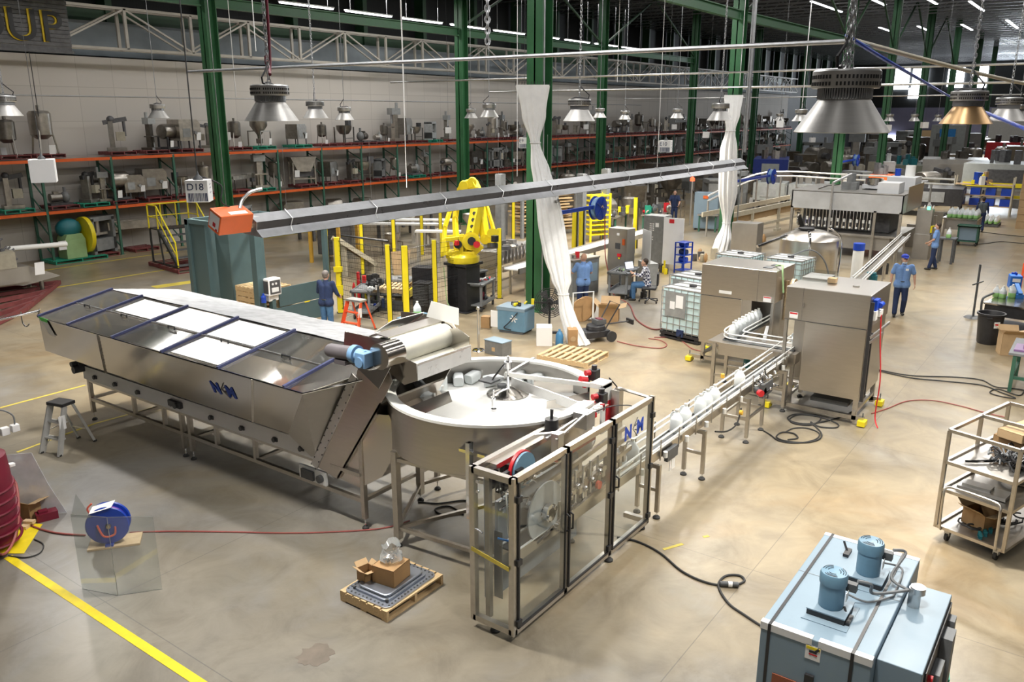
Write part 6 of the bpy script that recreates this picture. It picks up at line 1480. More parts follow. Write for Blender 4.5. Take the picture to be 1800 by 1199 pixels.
    for s_ in (1, -1):
        m = MB(); a = a_[s_]; dr = Vector((a.x - k_[s_].x, a.y - k_[s_].y, 0)); dr = Vector((1, .12 * s_, 0)).normalized()
        z0 = a.z - .05
        cap(m, Vector((a.x, a.y, z0)) - dr * .04, Vector((a.x, a.y, z0)) + dr * .13, .045, .038); cap(m, a, Vector((a.x, a.y, z0)), .048, .045)
        q = m.build('shoe', SHOE, o); remesh(q, .01, 2)
    if hair_style != 'bald':
        m = MB()
        m.ball(HD + Vector((0, 0, .056)) - fwd * .030, (.098, .093, .092), 18, 12); m.ball(HD - fwd * .045 + Vector((0, 0, .005)), (.068, .082, .085), 14, 8)
        if hair_style == 'cap':
            m.build('hair', HAIR, o)
            c_ = MB().ball(HD + Vector((0, 0, .082)) - fwd * .014, (.112, .103, .074), 18, 12); p = HD + fwd * .09 + Vector((0, 0, .075))
            c_.sheet([p + lft * .075 - fwd * .02, p + lft * .06 + fwd * .055 - Vector((0, 0, .012)), p + fwd * .075 - Vector((0, 0, .016)), p - lft * .06 + fwd * .055 - Vector((0, 0, .012)), p - lft * .075 - fwd * .02], .01)
            c_.build('cap', CAP, o)
        else: remesh(m.build('hair', hair, o), .012, 2)
    if extra: extra(o, HD, NK, CH, fwd, lft)
    return o
def chin_mask(o, HD, NK, CH, fwd, lft):
    MB().ball(HD + fwd * .055 + Vector((0, 0, -.085)), (.045, .058, .038), 14, 8).build('face_mask', paint('mask_blue', (.55, .68, .80), .7), o)
    MB().box(.115, .04, 1.34, .130, .12, 1.40).build('name_patch', PAPER, o)
def full_mask(o, HD, NK, CH, fwd, lft):
    MB().ball(HD + fwd * .062 + Vector((0, 0, -.055)), (.050, .064, .045), 14, 8).build('face_mask', MATS.get('mask_blue') or SHIRTB, o)
def face_to_cam(x, y): return math.atan2(-y, -x)
person('person', 'person in blue work shirt and blue cap walking toward the viewer, mask on chin', (25.6, 4.57, 0), face_to_cam(25.6, 4.57) + R(6), 1.80, nod=.15, extra=chin_mask, hair_style='cap', build=1.10, turn=R(8),
       elbow={1: (-.03, .30, 1.20), -1: (.02, -.29, 1.19)}, wrist={1: (.02, .33, .95), -1: (.10, -.30, .95)}, knee={1: (.06, .11, .50), -1: (.04, -.11, .49)}, ankle={1: (-.10, .11, .10), -1: (.16, -.12, .09)})
person('person', 'person in blue work shirt standing in profile by the filling line, wearing a mask', (34.3, 5.15, 0), R(95), 1.76, extra=full_mask, turn=R(8),
       elbow={1: (.05, .27, 1.18), -1: (-.02, -.28, 1.19)}, wrist={1: (.22, .20, 1.05), -1: (.16, -.24, .97)}, ankle={1: (.10, .12, .09), -1: (-.10, -.12, .09)})
def vest(o, HD, NK, CH, fwd, lft):
    m = MB(); cap(m, (0, .06, 1.02), (.0, .085, 1.36), .125, .130); cap(m, (0, -.06, 1.02), (0, -.085, 1.36), .125, .130); remesh(m.build('vest', VEST, o), .014, 3)
person('person', 'person in grey vest walking away beside the table of green jugs', (46.98, 5.16, 0), R(12), 1.74, shirt=NAVY, extra=vest, sleeve='long', lean=.06,
       wrist={1: (.25, .24, 1.02), -1: (.10, -.28, .95)}, ankle={1: (.18, .10, .09), -1: (-.20, -.10, .13)}, knee={1: (.14, .10, .5), -1: (.02, -.10, .48)})
person('person', 'bald person in blue work shirt seen from behind working at the machine by the curtain', (20.52, 12.26, 0), R(60), 1.78, hair_style='bald', build=1.12, turn=R(20), sleeve='short',
       elbow={1: (.12, .30, 1.20), -1: (.05, -.29, 1.18)}, wrist={1: (.36, .24, 1.24), -1: (.30, -.18, 1.10)})
person('person', 'person in navy jacket and jeans seen from behind by the yellow fence posts', (14.25, 16.35, 0), R(18), 1.76, shirt=NAVY, pants=JEANS, hair=HAIRG, sleeve='long', nod=.3, lean=.08, build=1.05,
       elbow={1: (.10, .28, 1.18), -1: (.12, -.27, 1.16)}, wrist={1: (.33, .20, 1.08), -1: (.34, -.20, 1.05)})
person('person', 'person in checked shirt and jeans seated at the laptop desk', (23.1, 11.45, 0), R(112), 1.74, shirt=CHECK, pants=JEANS, sleeve='long', hipz=.52, lean=.16, nod=.25,
       elbow={1: (.20, .26, .84), -1: (.16, -.27, .80)}, wrist={1: (.42, .16, .90), -1: (.40, -.14, .78)}, knee={1: (.44, .13, .50), -1: (.46, -.13, .50)}, ankle={1: (.42, .13, .09), -1: (.52, -.14, .09)})
PL = at(1187, 334, 1.76); PL.z = 0
person('person', 'person in dark navy polo bending over the far work table', PL, R(205), 1.76, shirt=NAVY, pants=NAVY, lean=.12, nod=.3, elbow={1: (.15, .27, 1.15), -1: (.15, -.27, 1.15)}, wrist={1: (.38, .22, 1.0), -1: (.38, -.2, 1.0)})

# ---------------------------------------------------------------- stack of pallets in the grey green machine
t = thing('pallet_dispenser', 'tall grey green machine housing with a stack of wooden pallets inside', 'machine', (13.4, 18.05, 0))
t_root[0] = t; O9 = (13.4, 18.05, 0)
def P9(name, mb, m=None, bev=0): return PT(name, mb, m, t, bev, O9)
X0_, X1_, Y0_, Y1_, Z1_ = 13.35, 15.75, 18.05, 20.95, 2.86
for x, y, s_ in ((X0_, Y0_, .22), (X1_, Y0_, .13), (X0_, Y1_, .16), (X1_, Y1_, .13)):
    P9('post', MB().box(x, y - s_ / 2, 0, x + s_, y + s_ / 2, Z1_), MACHG, .01)
P9('top_beam', MB().box(X0_, Y0_ - .07, Z1_ - .16, X1_ + .13, Y0_ + .07, Z1_).box(X0_, Y1_ - .07, Z1_ - .16, X1_, Y1_ + .07, Z1_).box(X0_ + .02, Y0_, Z1_ - .12, X0_ + .14, Y1_, Z1_).box(X1_, Y0_, Z1_ - .12, X1_ + .1, Y1_, Z1_), MACHG)
P9('back_panel', MB().box(X0_ + .3, Y1_ - .04, .1, 14.5, Y1_, Z1_ - .1).box(14.62, Y1_ - .04, .1, 15.55, Y1_, Z1_ - .1), MACHG)
P9('inner_panel', MB().box(13.42, 20.2, 0, 13.62, 20.9, Z1_ - .05).box(13.66, 19.5, 0.1, 13.70, 20.1, Z1_ - .2), MACHG)
P9('front_panel', MB().box(X0_ + .22, Y0_ - .05, .05, X1_, Y0_ - .02, .58).box(X0_ + .7, Y0_ - .05, .60, X1_, Y0_ - .02, 1.12), MACHG, .006)
P9('yellow_mark', MB().box(14.9, Y0_ - .055, .57, 15.1, Y0_ - .05, .60), YELLOW)
cb = P9('console_box', MB().box(13.52, 17.72, 1.02, 13.92, 17.98, 1.48).box(13.56, 17.8, .86, 13.88, 17.96, 1.02), PAPER, .02)
MB().box(13.55, 17.71, 1.07, 13.89, 17.72, 1.43).box(13.515, 17.75, 1.08, 13.52, 17.95, 1.42).pieces('console_face', MDARK, cb)
MB().cyl((13.64, 17.71, 1.34), (13.64, 17.70, 1.34), .03).cyl((13.75, 17.71, 1.34), (13.75, 17.70, 1.34), .03).box(13.60, 17.70, 1.12, 13.82, 17.71, 1.24).pieces('console_dial', WHITE, cb)
P9('console_stand', MB().box(13.66, 17.8, 0, 13.78, 17.95, .9), MACHG)
solo('spray_bottle', MB().lathe([(0, 0), (.07, 0), (.07, .16), (.03, .2), (.03, .24), (0, .25)], n=14), BLUE, 'small blue bottle hung beside the console of the grey green machine', 'bottle', (13.42, 17.85, .86))
solo('lift_plate', MB().box(0, 0, 0, 1.1, 1.2, .09).box(.1, .1, -.3, .2, 1.1, 0).box(.9, .1, -.3, 1.0, 1.1, 0), ORANGE, 'orange lift plate under the pallet stack in the grey green machine', 'lift', (13.62, 18.2, .30))
for k in range(5):
    o = thing('pallet', ['lowest', 'second lowest', 'middle', 'second topmost', 'topmost'][k] + ' wooden pallet of the stack in the grey green machine', 'pallet', (13.65 + .01 * (k % 2), 18.22, .39 + .145 * k), 0, 'pallets stacked in the machine'); make_pallet(o, 1.0, 1.15, .143, 7, WOOD)

# ---------------------------------------------------------------- fence of the robot cell
def post_top(u, v, h=2.25): p = at(u, v, h); return (p.x, p.y)
def post_base(u, v): p = at(u, v, 0); return (p.x, p.y)
FP = {'A': post_top(591, 417), 'B': post_top(572, 413), 'C': post_top(680, 430), 'D': post_top(710, 432), 'E': post_top(762, 422), 'F': post_top(810, 415), 'G': post_top(877, 401), 'b1': post_base(577, 480), 'b2': post_base(638, 482), 'b3': post_base(694, 482), 'b4': post_base(742, 448), 'b5': post_base(775, 452), 'r1': post_base(902, 440)}
FL = {'A': 'thick yellow fence post beside the person in navy', 'B': 'yellow fence post at the right edge of the grey green machine', 'C': 'yellow fence post just right of the orange ladder', 'D': 'thick yellow fence post second right of the orange ladder', 'E': 'yellow fence post before the black louvred box', 'F': 'yellow fence post in front of the robot base', 'G': 'yellow fence post right of the robot by the tool cart',
      'b1': 'yellow post behind the head of the person in navy', 'b2': 'yellow post before the brown inclined conveyor', 'b3': 'yellow post behind the wooden pallet of the robot cell', 'b4': 'yellow post above the upright cardboard sheet', 'b5': 'yellow post just left of the robot', 'r1': 'yellow post before the stacked lumber right of the robot'}
for k, (x, y) in FP.items():
    h = 2.25
    o = thing('fence_post', FL[k], 'fence post', (x, y, 0), R(-35), 'yellow fence posts of the robot cell')
    s_ = .075 if k in 'AD' else .055
    MB().box(-s_, -s_, 0.015, s_, s_ * .3, h).build('post', YELLOW, o); MB().box(s_, -s_ * .2, .1, s_ + .03, s_, h - .03).box(-s_, s_ * .3, .1, s_, s_, h - .03).build('edge_channel', BLACK, o); MB().box(-.1, -.1, 0, .1, .1, .015).build('base_plate', BLACK, o)
    if k == 'A': MB().box(-.13, -.15, .55, .10, -.05, .85).box(-.14, -.14, 1.25, .12, -.06, 1.4).pieces('lock_box', YELLOW, o)
for a, b, lb in (('A', 'C', 'black wire mesh fence panel behind the orange ladder'), ('C', 'D', 'narrow black wire mesh fence panel right of the orange ladder'), ('D', 'E', 'black wire mesh fence panel before the wooden pallet'), ('E', 'F', 'black wire mesh fence panel before the robot base'), ('F', 'G', 'black wire mesh fence panel before the tool cart'), ('b1', 'b2', 'rear black wire mesh panel before the inclined conveyor'), ('b2', 'b3', 'rear black wire mesh panel behind the wooden pallet')):
    p, q = Vector((*FP[a], 0)), Vector((*FP[b], 0)); d = q - p; n = d.length
    o = thing('mesh_panel', lb, 'fence panel', p, math.atan2(d.y, d.x), 'wire mesh panels of the robot cell')
    MB().box(.05, -.001, .15, n - .05, .001, 2.15).build('wire_mesh', WIRE, o)
    MB().tube([(.05, 0, .15), (n - .05, 0, .15), (n - .05, 0, 2.15), (.05, 0, 2.15)], .012, 5, True).tube([(.05, 0, 1.1), (n - .05, 0, 1.1)], .008, 5).build('panel_frame', BLACK, o)
p, q = at(592, 417, 2.28), at(680, 428, 2.28); run('gate_bar', [at(600, 414, 2.3), at(682, 424, 2.3)], .03, BLACK, 'black crossbar over the gate between two yellow posts', 'bar')

# ---------------------------------------------------------------- yellow palletizing robot
RB = Vector((18.75, 15.35, 0)); RD = (RB + Vector((0, 0, 1.6)) - Vector((0, 0, CAM_H))).dot(FW)
def rp(u, v, dd=0.0): return dpt(u, v, RD + dd) - RB
t = thing('palletizing_robot', 'yellow palletizing robot arm on a black pedestal', 'robot', RB)
MB().box(-.45, -.45, 0, .45, .45, .03).box(-.33, -.36, .03, .33, .36, 1.38).box(-.42, -.42, 1.38, .42, .42, 1.46).build('pedestal', BLACK, t, .01)
MB().lathe([(.46, 1.46), (.48, 1.5), (.48, 1.64), (.40, 1.70), (.36, 1.72), (0, 1.72)], n=32).build('base_ring', RYELLOW, t)
mb = MB(); ax = RT.copy(); fy = Vector((FW.x, FW.y, 0)).normalized()
c0 = rp(812, 432)
for s_ in (-1, 1):
    o_ = fy * (.22 * s_)
    mb.bar(rp(786, 447) + o_, rp(783, 418) + o_, .10, .16).bar(rp(783, 420) + o_, rp(815, 417) + o_, .10, .14)
mb.bar(rp(785, 446), rp(835, 446), .5, .2).bar(rp(828, 446), rp(845, 430), .4, .18).bar(rp(815, 425), rp(815, 445), .4, .25)
mb.build('turret', RYELLOW, t, .015)
MB().cyl(rp(828, 424, -.34), rp(828, 424, .34), .27, n=28).cyl(rp(828, 424, -.40), rp(828, 424, -.34), .2, n=24).build('shoulder_joint', RYELLOW, t)
MB().cyl(rp(829, 424, -.56), rp(829, 424, -.40), .12, n=18).cyl(rp(805, 430, -.5), rp(805, 430, -.3), .12, n=16).build('servo_motor', BLACK, t)
MB().cyl(rp(838, 430, -.58), rp(838, 430, -.48), .10, n=16).box(*(rp(803, 428, -.6) - Vector((.05, .05, .05))), *(rp(803, 428, -.6) + Vector((.05, .05, .08)))).build('motor_cap', RED, t)
def arm(name, pts, w_, d_):
    mb = MB()
    for a, b in zip(pts, pts[1:]): mb.bar(a, b, d_, w_)
    for p_ in pts: mb.cyl(p_ - fy * (d_ * .6), p_ + fy * (d_ * .6), w_ * .62, n=18)
    return mb.build(name, RYELLOW, t, .01)
arm('lower_arm', [rp(828, 424, -.1), rp(841, 352, -.1)], .30, .26)
mb = MB()
for f in (.2, .36, .52, .68): p_ = rp(825, 424, -.25).lerp(rp(838, 352, -.25), f); mb.cyl(p_, p_ - fy * .02, .055, n=12)
mb.build('arm_hole', DARK, t)
arm('upper_arm', [rp(812, 334, .1), rp(830, 324, .1), rp(843, 350, .1), rp(853, 420, .1)], .24, .2)
arm('counter_link', [rp(779, 446, -.05), rp(782, 400, -.05), rp(797, 350, -.05), rp(815, 332, 0)], .11, .10)
arm('rear_link', [rp(803, 440, .1), rp(800, 385, .1), rp(806, 340, .1)], .15, .12)
arm('front_link', [rp(852, 350, .12), rp(868, 405, .12), rp(868, 420, .12)], .10, .08)
arm('crown', [rp(815, 326), rp(830, 320), rp(838, 336)], .22, .3)
MB().cyl(rp(864, 410, -.15), rp(864, 410, .2), .14, n=18).cyl(rp(866, 416, 0), rp(866, 428, 0), .12, n=18).cyl(rp(872, 408, -.15), rp(872, 408, .0), .09, n=14).build('wrist', RYELLOW, t)
MB().cyl(rp(866, 428, 0), rp(866, 436, 0), .16, n=18).box(*(rp(870, 420, -.25) - Vector((.08, .08, .08))), *(rp(870, 420, -.25) + Vector((.08, .08, .1)))).build('tool_flange', BLACK, t)
MB().tube(spline([rp(780, 470, -.3), rp(783, 500, -.4), rp(786, 530, -.4), rp(795, 545, -.4)]), .014, 5).build('yellow_cable', LGREEN, t)

# ---------------------------------------------------------------- things inside the robot cell
def cart(name, label, loc, rz, lx, ly, h, m=MIDGREY, group=None):
    o = thing(name, label, 'cart', loc, rz, group)
    MB().box(0, 0, h - .06, lx, ly, h - .03).box(0, 0, h - .06, lx, .03, h).box(0, ly - .03, h - .06, lx, ly, h).box(0, 0, h - .06, .03, ly, h).box(lx - .03, 0, h - .06, lx, ly, h).build('top_tray', m, o)
    MB().box(.03, .03, .18, lx - .03, ly - .03, .22).box(.03, .03, .2, lx - .03, .05, .30).box(.03, ly - .05, .2, lx - .03, ly - .03, .3).build('lower_tray', m, o)
    for x in (.04, lx - .12):
        for y in (.04, ly - .10): MB().box(x, y, .2, x + .08, y + .06, h - .05).build('leg', m, o)
    for x in (.1, lx - .1):
        for y in (.08, ly - .08): MB().cyl((x, y - .02, .07), (x, y + .02, .07), .07, n=14).box(x - .02, y - .03, .08, x + .02, y + .03, .19).build('caster', RUBBER, o)
    MB().tube([(-.0, .05, h), (-.1, .05, h + .05), (-.1, ly - .05, h + .05), (0, ly - .05, h)], .018, 6).build('handle', m, o)
    return o
def clutter(name, label, cat, loc, r, n, mats, seed, h=.2, rz=0, group=None):
    "one irregular bundle of tools or soft goods"
    rnd = random.Random(seed); mb = MB()
    for k in range(n):
        x, y = rnd.uniform(-r, r), rnd.uniform(-r * .7, r * .7); a = rnd.uniform(.25, .6) * r * .8; b = rnd.uniform(.25, .6) * r * .6; c = rnd.uniform(.3, 1) * h
        mb.mat(mats[k % len(mats)])
        q = rnd.random()
        if q < .55: mb.cbox((x, y, c / 2), (a, b, c), rnd.random() * 3)
        elif q < .8: mb.ball((x, y, c * .5), (a * .6, b * .6, c * .5), 10, 6)
        else: mb.cyl((x - a, y, c * .3 + .02), (x + a, y + b, c * .5 + .02), .02 + .1 * b, n=8)
    return solo(name, mb, mats[0], label, cat, loc, rz, group)
cart('utility_cart', 'grey resin utility cart with rounded legs right of the robot', (18.72, 14.62, 0), R(18), 1.25, .62, .84, MIDGREY)
clutter('tool_pile', 'red and teal tools with papers on the grey cart right of the robot', 'tools', (19.3, 15.1, .81), .35, 12, [TEAL, RED, DARK, WHITE], 21, .09)
clutter('machine_part', 'dark casting with brown parts on the lower tray of the grey cart', 'part', (19.4, 15.15, .22), .3, 9, [BLACK, REDREEL, DARK], 22, .25)
cart('utility_cart', 'grey cart piled with black bags behind the fence by the orange ladder', (16.15, 16.65, 0), R(30), 1.2, .6, .84, MIDGREY)
clutter('tool_bag', 'black tool bag heap on the grey cart behind the fence', 'bag', (16.95, 17.25, .81), .36, 14, [BLACK, DARK, RUBBER], 23, .36)
clutter('rag_heap', 'white rags at the near end of the grey cart behind the fence', 'rags', (16.4, 16.85, .81), .16, 7, [PAPER, WHITE], 24, .2)
clutter('parts_crate', 'dark crate of parts with a green reel behind the bag heap', 'crate', (17.9, 18.6, .0), .36, 12, [BLACK, RED, LGREEN, DARK], 25, 1.05)
clutter('toolbox', 'blue toolbox between the fence posts of the robot cell', 'toolbox', (16.9, 16.9, .22), .22, 5, [BLUE, NAVY], 26, .3)
step_ladder('step_ladder', 'orange step ladder with silver top outside the fence', (14.72, 16.05, 0), R(5), .90, LADDER, ALU, None, .60, .75)
t = thing('pallet_conveyor', 'low pallet conveyor with yellow side rail in the robot cell', 'conveyor', (17.5, 16.6, 0), R(28))
MB().box(0, 0, .30, 2.0, .08, .52).box(0, 1.2, .30, 2.0, 1.28, .52).build('side_rail', YELLOW, t); MB().box(.05, .1, .0, .15, 1.2, .3).box(1.8, .1, 0, 1.9, 1.2, .3).build('leg_frame', DARK, t)
mb = MB()
for k in range(14): mb.cyl((.1 + .14 * k, .08, .47), (.1 + .14 * k, 1.2, .47), .035, n=8)
mb.build('roller', DARK, t)
o = thing('pallet', 'wooden pallet lying on the yellow railed conveyor of the robot cell', 'pallet', (17.55, 16.75, .515), R(28)); make_pallet(o, 1.2, 1.05, .14, 8, WOOD)
solo('steel_plate', MB().box(-.35, -.4, 0, .35, .4, .07).box(-.1, -.05, .07, .1, .05, .12), MIDGREY, 'dark grey slab lying on the wooden pallet of the robot cell', 'plate', (18.55, 17.75, .655), R(28))
solo('cardboard_sheet', MB().sheet([(-.28, 0, 0), (.20, .05, 0), (.33, .12, .75), (-.33, .06, .75)], .03), CARDL, 'upright cardboard piece standing on the slab of the robot cell', 'cardboard', (19.0, 18.1, .725), R(-30))
t = thing('louvred_box', 'black louvred box behind the fence before the wooden pallet', 'box', (17.5, 15.65, 0), R(20)); MB().box(0, 0, 0, .55, .5, .95).build('box_body', BLACK, t)
mb = MB()
for k in range(14): mb.box(-.012, .02, .30 + .045 * k, 0, .48, .315 + .045 * k).box(.02, -.012, .30 + .045 * k, .53, 0, .315 + .045 * k)
tag(mb.build('louvre', MIDGREY, t), kind='stuff')
t = thing('control_cabinet', 'black control cabinet beside the robot pedestal', 'cabinet', (18.0, 16.0, 0), R(20)); MB().box(0, 0, 0, .5, .6, 1.30).build('cabinet_body', BLACK, t, .01); MB().box(-.01, .08, .3, 0, .5, .42).build('plate', PAPER, t)
clutter('tool_pile', 'red and black cases on the robot pedestal shelf', 'cases', (19.45, 15.55, 1.05), .32, 9, [BLACK, RED, DARK], 27, .3)
solo('pedestal_shelf', MB().box(-.4, -.3, 1.0, .4, .3, 1.05).box(-.35, -.25, 0, -.3, .25, 1.0).box(.3, -.25, 0, .35, .25, 1.0), DARK, 'dark shelf stand right of the robot pedestal', 'stand', (19.5, 15.6, 0))
t = thing('manifold_machine', 'stainless machine with a row of vertical nozzles right of the robot', 'machine', (21.2, 16.0, 0), R(8))
MB().box(0, 0, .85, 2.6, .7, 1.35).build('machine_body', STEELD, t); MB().box(.05, .05, 0, .12, .65, .85).box(2.4, .05, 0, 2.5, .65, .85).box(.05, .05, .3, 2.5, .1, .36).build('stand', STEELD, t)
mb = MB()
for k in range(9): mb.cyl((.15 + .27 * k, -.03, .9), (.15 + .27 * k, -.03, 1.3), .035, n=8)
mb.build('nozzle', CHROME, t)
clutter('machine_part', 'jumble of steel fittings on top of the stainless nozzle machine', 'fittings', (22.3, 16.5, 1.36), .7, 18, [STEELD, MDARK, STEEL], 28, .25)
t = thing('roller_conveyor', 'long roller conveyor running right from the robot cell behind the curtain', 'conveyor', (21.0, 14.9, 0), R(3))
MB().box(0, 0, .78, 13, .06, .95).box(0, .6, .78, 13, .66, .95).build('side_rail', STEEL, t); MB().box(0, .06, .88, 13, .6, .92).build('belt', WHITE, t)
for k in range(6):
    for y in (.03, .63): MB().box(.4 + 2.4 * k, y - .03, 0, .46 + 2.4 * k, y + .03, .8).build('leg', STEELD, t)
# cluster around the nearest curtain
t = thing('welding_unit', 'blue grey power unit with a snowflake mark left of the black fan', 'power unit', (17.35, 12.15, 0), R(8)); MB().box(0, 0, .06, .62, .82, .70).build('housing', MOTOR, t, .02); MB().box(.02, .05, 0, .08, .77, .06).box(.5, .05, 0, .56, .77, .06).build('skid', DARK, t); MB().box(-.01, .0, .62, .64, .84, .71).build('top_lip', CABBLUE, t)
mb = MB()
for k in range(3): a = R(60 * k); mb.bar((-.004, .32 - .11 * math.cos(a), .42 - .11 * math.sin(a)), (-.004, .32 + .11 * math.cos(a), .42 + .11 * math.sin(a)), .006, .03)
mb.build('snowflake_mark', PAPER, t)
MB().tube(spline([(-.02, .2, .6), (-.05, .45, .3), (-.03, .6, .15), (.0, .4, .1)]), .014, 5).build('lead', BLACK, t)
clutter('tool_pile', 'small tools and a yellow reel on top of the blue grey power unit', 'tools', (17.65, 12.6, .71), .25, 8, [BLACK, YELLOW, STEEL], 29, .12)
solo('notice_sheet', MB().box(0, -.13, 0, .02, .13, .45), PAPER, 'white printed sheet standing before the blue grey power unit', 'sheet', (17.25, 13.05, .12), R(10))
carton('carton', 'small brown carton left of the white sheet by the power unit', (17.45, 13.5, 0), (.22, .25, .32), R(20))
t = thing('drum_fan', 'round black cage fan behind the cartons at the foot of the curtain', 'fan', (17.95, 11.75, 0), R(-150))
mb = MB()
for r in [.05 * k for k in range(1, 9)]: mb.tube([(.10 + (.0 if r > .3 else .03), r * math.cos(a), .85 + r * math.sin(a)) for a in [2 * math.pi * i / 28 for i in range(28)]], .008, 4, True)
for k in range(16): a = 2 * math.pi * k / 16; mb.tube([(.14, .04 * math.cos(a), .85 + .04 * math.sin(a)), (.10, .4 * math.cos(a), .85 + .4 * math.sin(a)), (-.1, .42 * math.cos(a), .85 + .42 * math.sin(a)), (-.16, .1 * math.cos(a), .85 + .1 * math.sin(a))], .005, 4)
tag(mb.build('wire_cage', BLACK, t), kind='stuff')
mb = MB()
for k in range(3): a = 2 * math.pi * k / 3; mb.sheet([(.0, .05 * math.cos(a), .85 + .05 * math.sin(a)), (.03, .36 * math.cos(a - .3), .85 + .36 * math.sin(a - .3)), (-.03, .36 * math.cos(a + .4), .85 + .36 * math.sin(a + .4))], .006)
mb.build('blade', DARK, t); MB().cyl((-.22, 0, .85), (.02, 0, .85), .09, n=16).build('motor', BLACK, t); MB().box(-.06, -.35, 0, .06, .35, .05).bar((0, 0, .05), (-.1, 0, .80), .06).bar((-.15, -.45, .8), (-.15, .45, .8), .04).build('stand', BLACK, t); MB().box(-.2, -.5, .75, -.1, -.42, .9).build('switch', YELLOW, t)
carton('carton', 'white fronted carton at the foot of the curtain', (16.95, 11.25, 0), (.42, .40, .48), R(35), False, PAPER)
o = thing('blue_bottle', 'blue plastic bottle between two cartons at the foot of the curtain', 'bottle', (17.1, 10.88, 0)); MB().lathe([(0, 0), (.10, 0), (.10, .26), (.06, .34), (.03, .38), (.03, .42), (0, .42)], n=16).build('body', paint('bottle_blue', (.06, .22, .42), .4), o)
o = thing('paper_bag', 'brown paper bag standing right of the blue bottle', 'bag', (17.3, 10.62, 0), R(40)); MB().prism([(-.16, -.12), (.16, -.12), (.15, .12), (-.15, .12)], 0, .44, 'z').build('bag_body', CARD, o, .01); MB().cyl((-.162, 0, .2), (-.165, 0, .2), .07).build('print_mark', CARDL, o)
t = thing('grey_enclosure', 'small grey electrical box on the floor behind the round table', 'box', (15.35, 11.4, 0), R(-5)); MB().box(0, 0, 0, .35, .58, .34).build('enclosure', MGREY, t, .008); MB().box(-.01, -.01, .34, .36, .59, .36).build('lid', CABBLUE, t); MB().box(-.004, .24, .1, 0, .34, .2).build('label', CARDL, t)
solo('steel_pole', MB().cyl((0, 0, 0), (0, 0, 1.05), .03, n=10).lathe([(0, 0), (.16, 0), (.14, .03), (0, .04)], n=16).ball((0, 0, 1.08), .05, 10, 6), CHROME, 'silver pole on a round foot behind the round table', 'pole', (15.5, 12.25, 0))
o = thing('grey_bench', 'blue grey bench box carrying a green jug behind the elevator head', 'bench', (14.2, 12.7, 0), R(5)); MB().box(0, 0, .0, .75, .95, .88).build('bench_body', CABBLUE, o, .01); MB().box(-.02, -.02, .88, .77, .97, .92).build('bench_top', MOTOR, o)
jugG.put((14.5, 13.35, .92), 1, 'green filled jug on the bench behind the elevator head', 'jugs around the robot cell', 1.25)
solo('red_tool', MB().tube(spline([(0, 0, .03), (.1, .05, .05), (.2, 0, .03), (.3, .06, .03)]), .03, 8), RED, 'red hand tool beside the jug on the bench behind the elevator', 'tool', (14.5, 12.85, .92), R(-70))
o = thing('pallet', 'empty wooden pallet on the floor beyond the round table', 'pallet', (15.75, 9.25, 0), R(4)); make_pallet(o, 1.15, 1.35, .14, 8, WOOD)
t = thing('floor_machine', 'black wheeled floor cleaner with a T handle right of the curtain foot', 'floor cleaner', (18.1, 10.35, 0), R(-30))
MB().box(-.45, -.25, .12, .25, .25, .30).lathe([(.0, .3), (.26, .3), (.24, .42), (0, .45)], (-.05, 0, 0), 20).build('deck', BLACK, t, .02); MB().box(-.1, -.14, .44, .18, .14, .56).build('engine', DARK, t); MB().box(-.02, -.1, .56, .1, .1, .58).build('badge', REDREEL, t)
for s_ in (-1, 1): MB().cyl((.25, .28 * s_, .14), (.25, .34 * s_, .14), .14, n=20).build('wheel', RUBBER, t)
MB().tube([(.1, -.2, .3), (.5, -.24, .95), (.5, .24, .95), (.1, .2, .3)], .018, 6).tube([(.3, 0, .4), (.75, -.3, .5)], .02, 6).cbox((.78, -.32, .5), (.05, .3, .12)).build('handle', BLACK, t)
carton('carton', 'open brown carton beside round cardboard reels behind the floor cleaner', (20.15, 11.15, 0), (.62, .55, .42), R(25), True, CARD)
for k, lb in enumerate(('nearer brown cardboard disc leaning behind the floor cleaner', 'farther brown cardboard disc leaning behind the floor cleaner')):
    o = solo('cardboard_disc', MB().cyl((0, -.02, .34), (0, .02, .34), .34, n=28), CARD, lb, 'disc', (19.55 + .28 * k, 11.7 + .05 * k, .0), R(-30))
solo('pvc_frame', MB().tube([(0, 0, 0), (0, 0, .95), (.5, -.35, .95), (.5, -.35, 0)], .025, 8), WHITEPE, 'white pipe frame behind the tie of the curtain foot', 'frame', (18.9, 11.6, 0))
# work cell of the bald person and the laptop desk
t = thing('test_machine', 'grey machine with blue panel that the bald person works on', 'machine', (22.1, 13.6, 0), R(-10)); MB().box(0, 0, 0, 1.3, .8, 1.15).build('machine_body', MGREY, t, .01); MB().box(-.02, -.02, 1.15, 1.32, .82, 1.2).build('machine_top', STEEL, t); MB().box(-.01, .1, .5, 0, .5, .9).build('blue_panel', GEARB, t); MB().box(.5, -.02, .4, 1.2, 0, 1.0).build('door', CABBLUE, t)
clutter('machine_part', 'dark parts on top of the machine before the bald person', 'parts', (22.4, 14.0, 1.2), .3, 8, [MDARK, STEEL, RED], 31, .25)
def ss_cab(name, label, loc, rz, w_, d_, h, m):
    o = thing(name, label, 'cabinet', loc, rz); MB().box(0, 0, .1, d_, w_, h).build('cabinet_body', m, o, .01); MB().box(-.012, .02, .14, 0, w_ - .02, h - .04).build('door', m, o)
    for y in (.05, w_ - .1): MB().box(.03, y, 0, d_ - .03, y + .05, .1).build('foot', DARK, o)
    return o
o = ss_cab('control_cabinet', 'stainless control cabinet with orange and yellow switches behind the laptop desk', (24.15, 12.78, 0), R(-4), .74, .5, 2.03, STEELD)
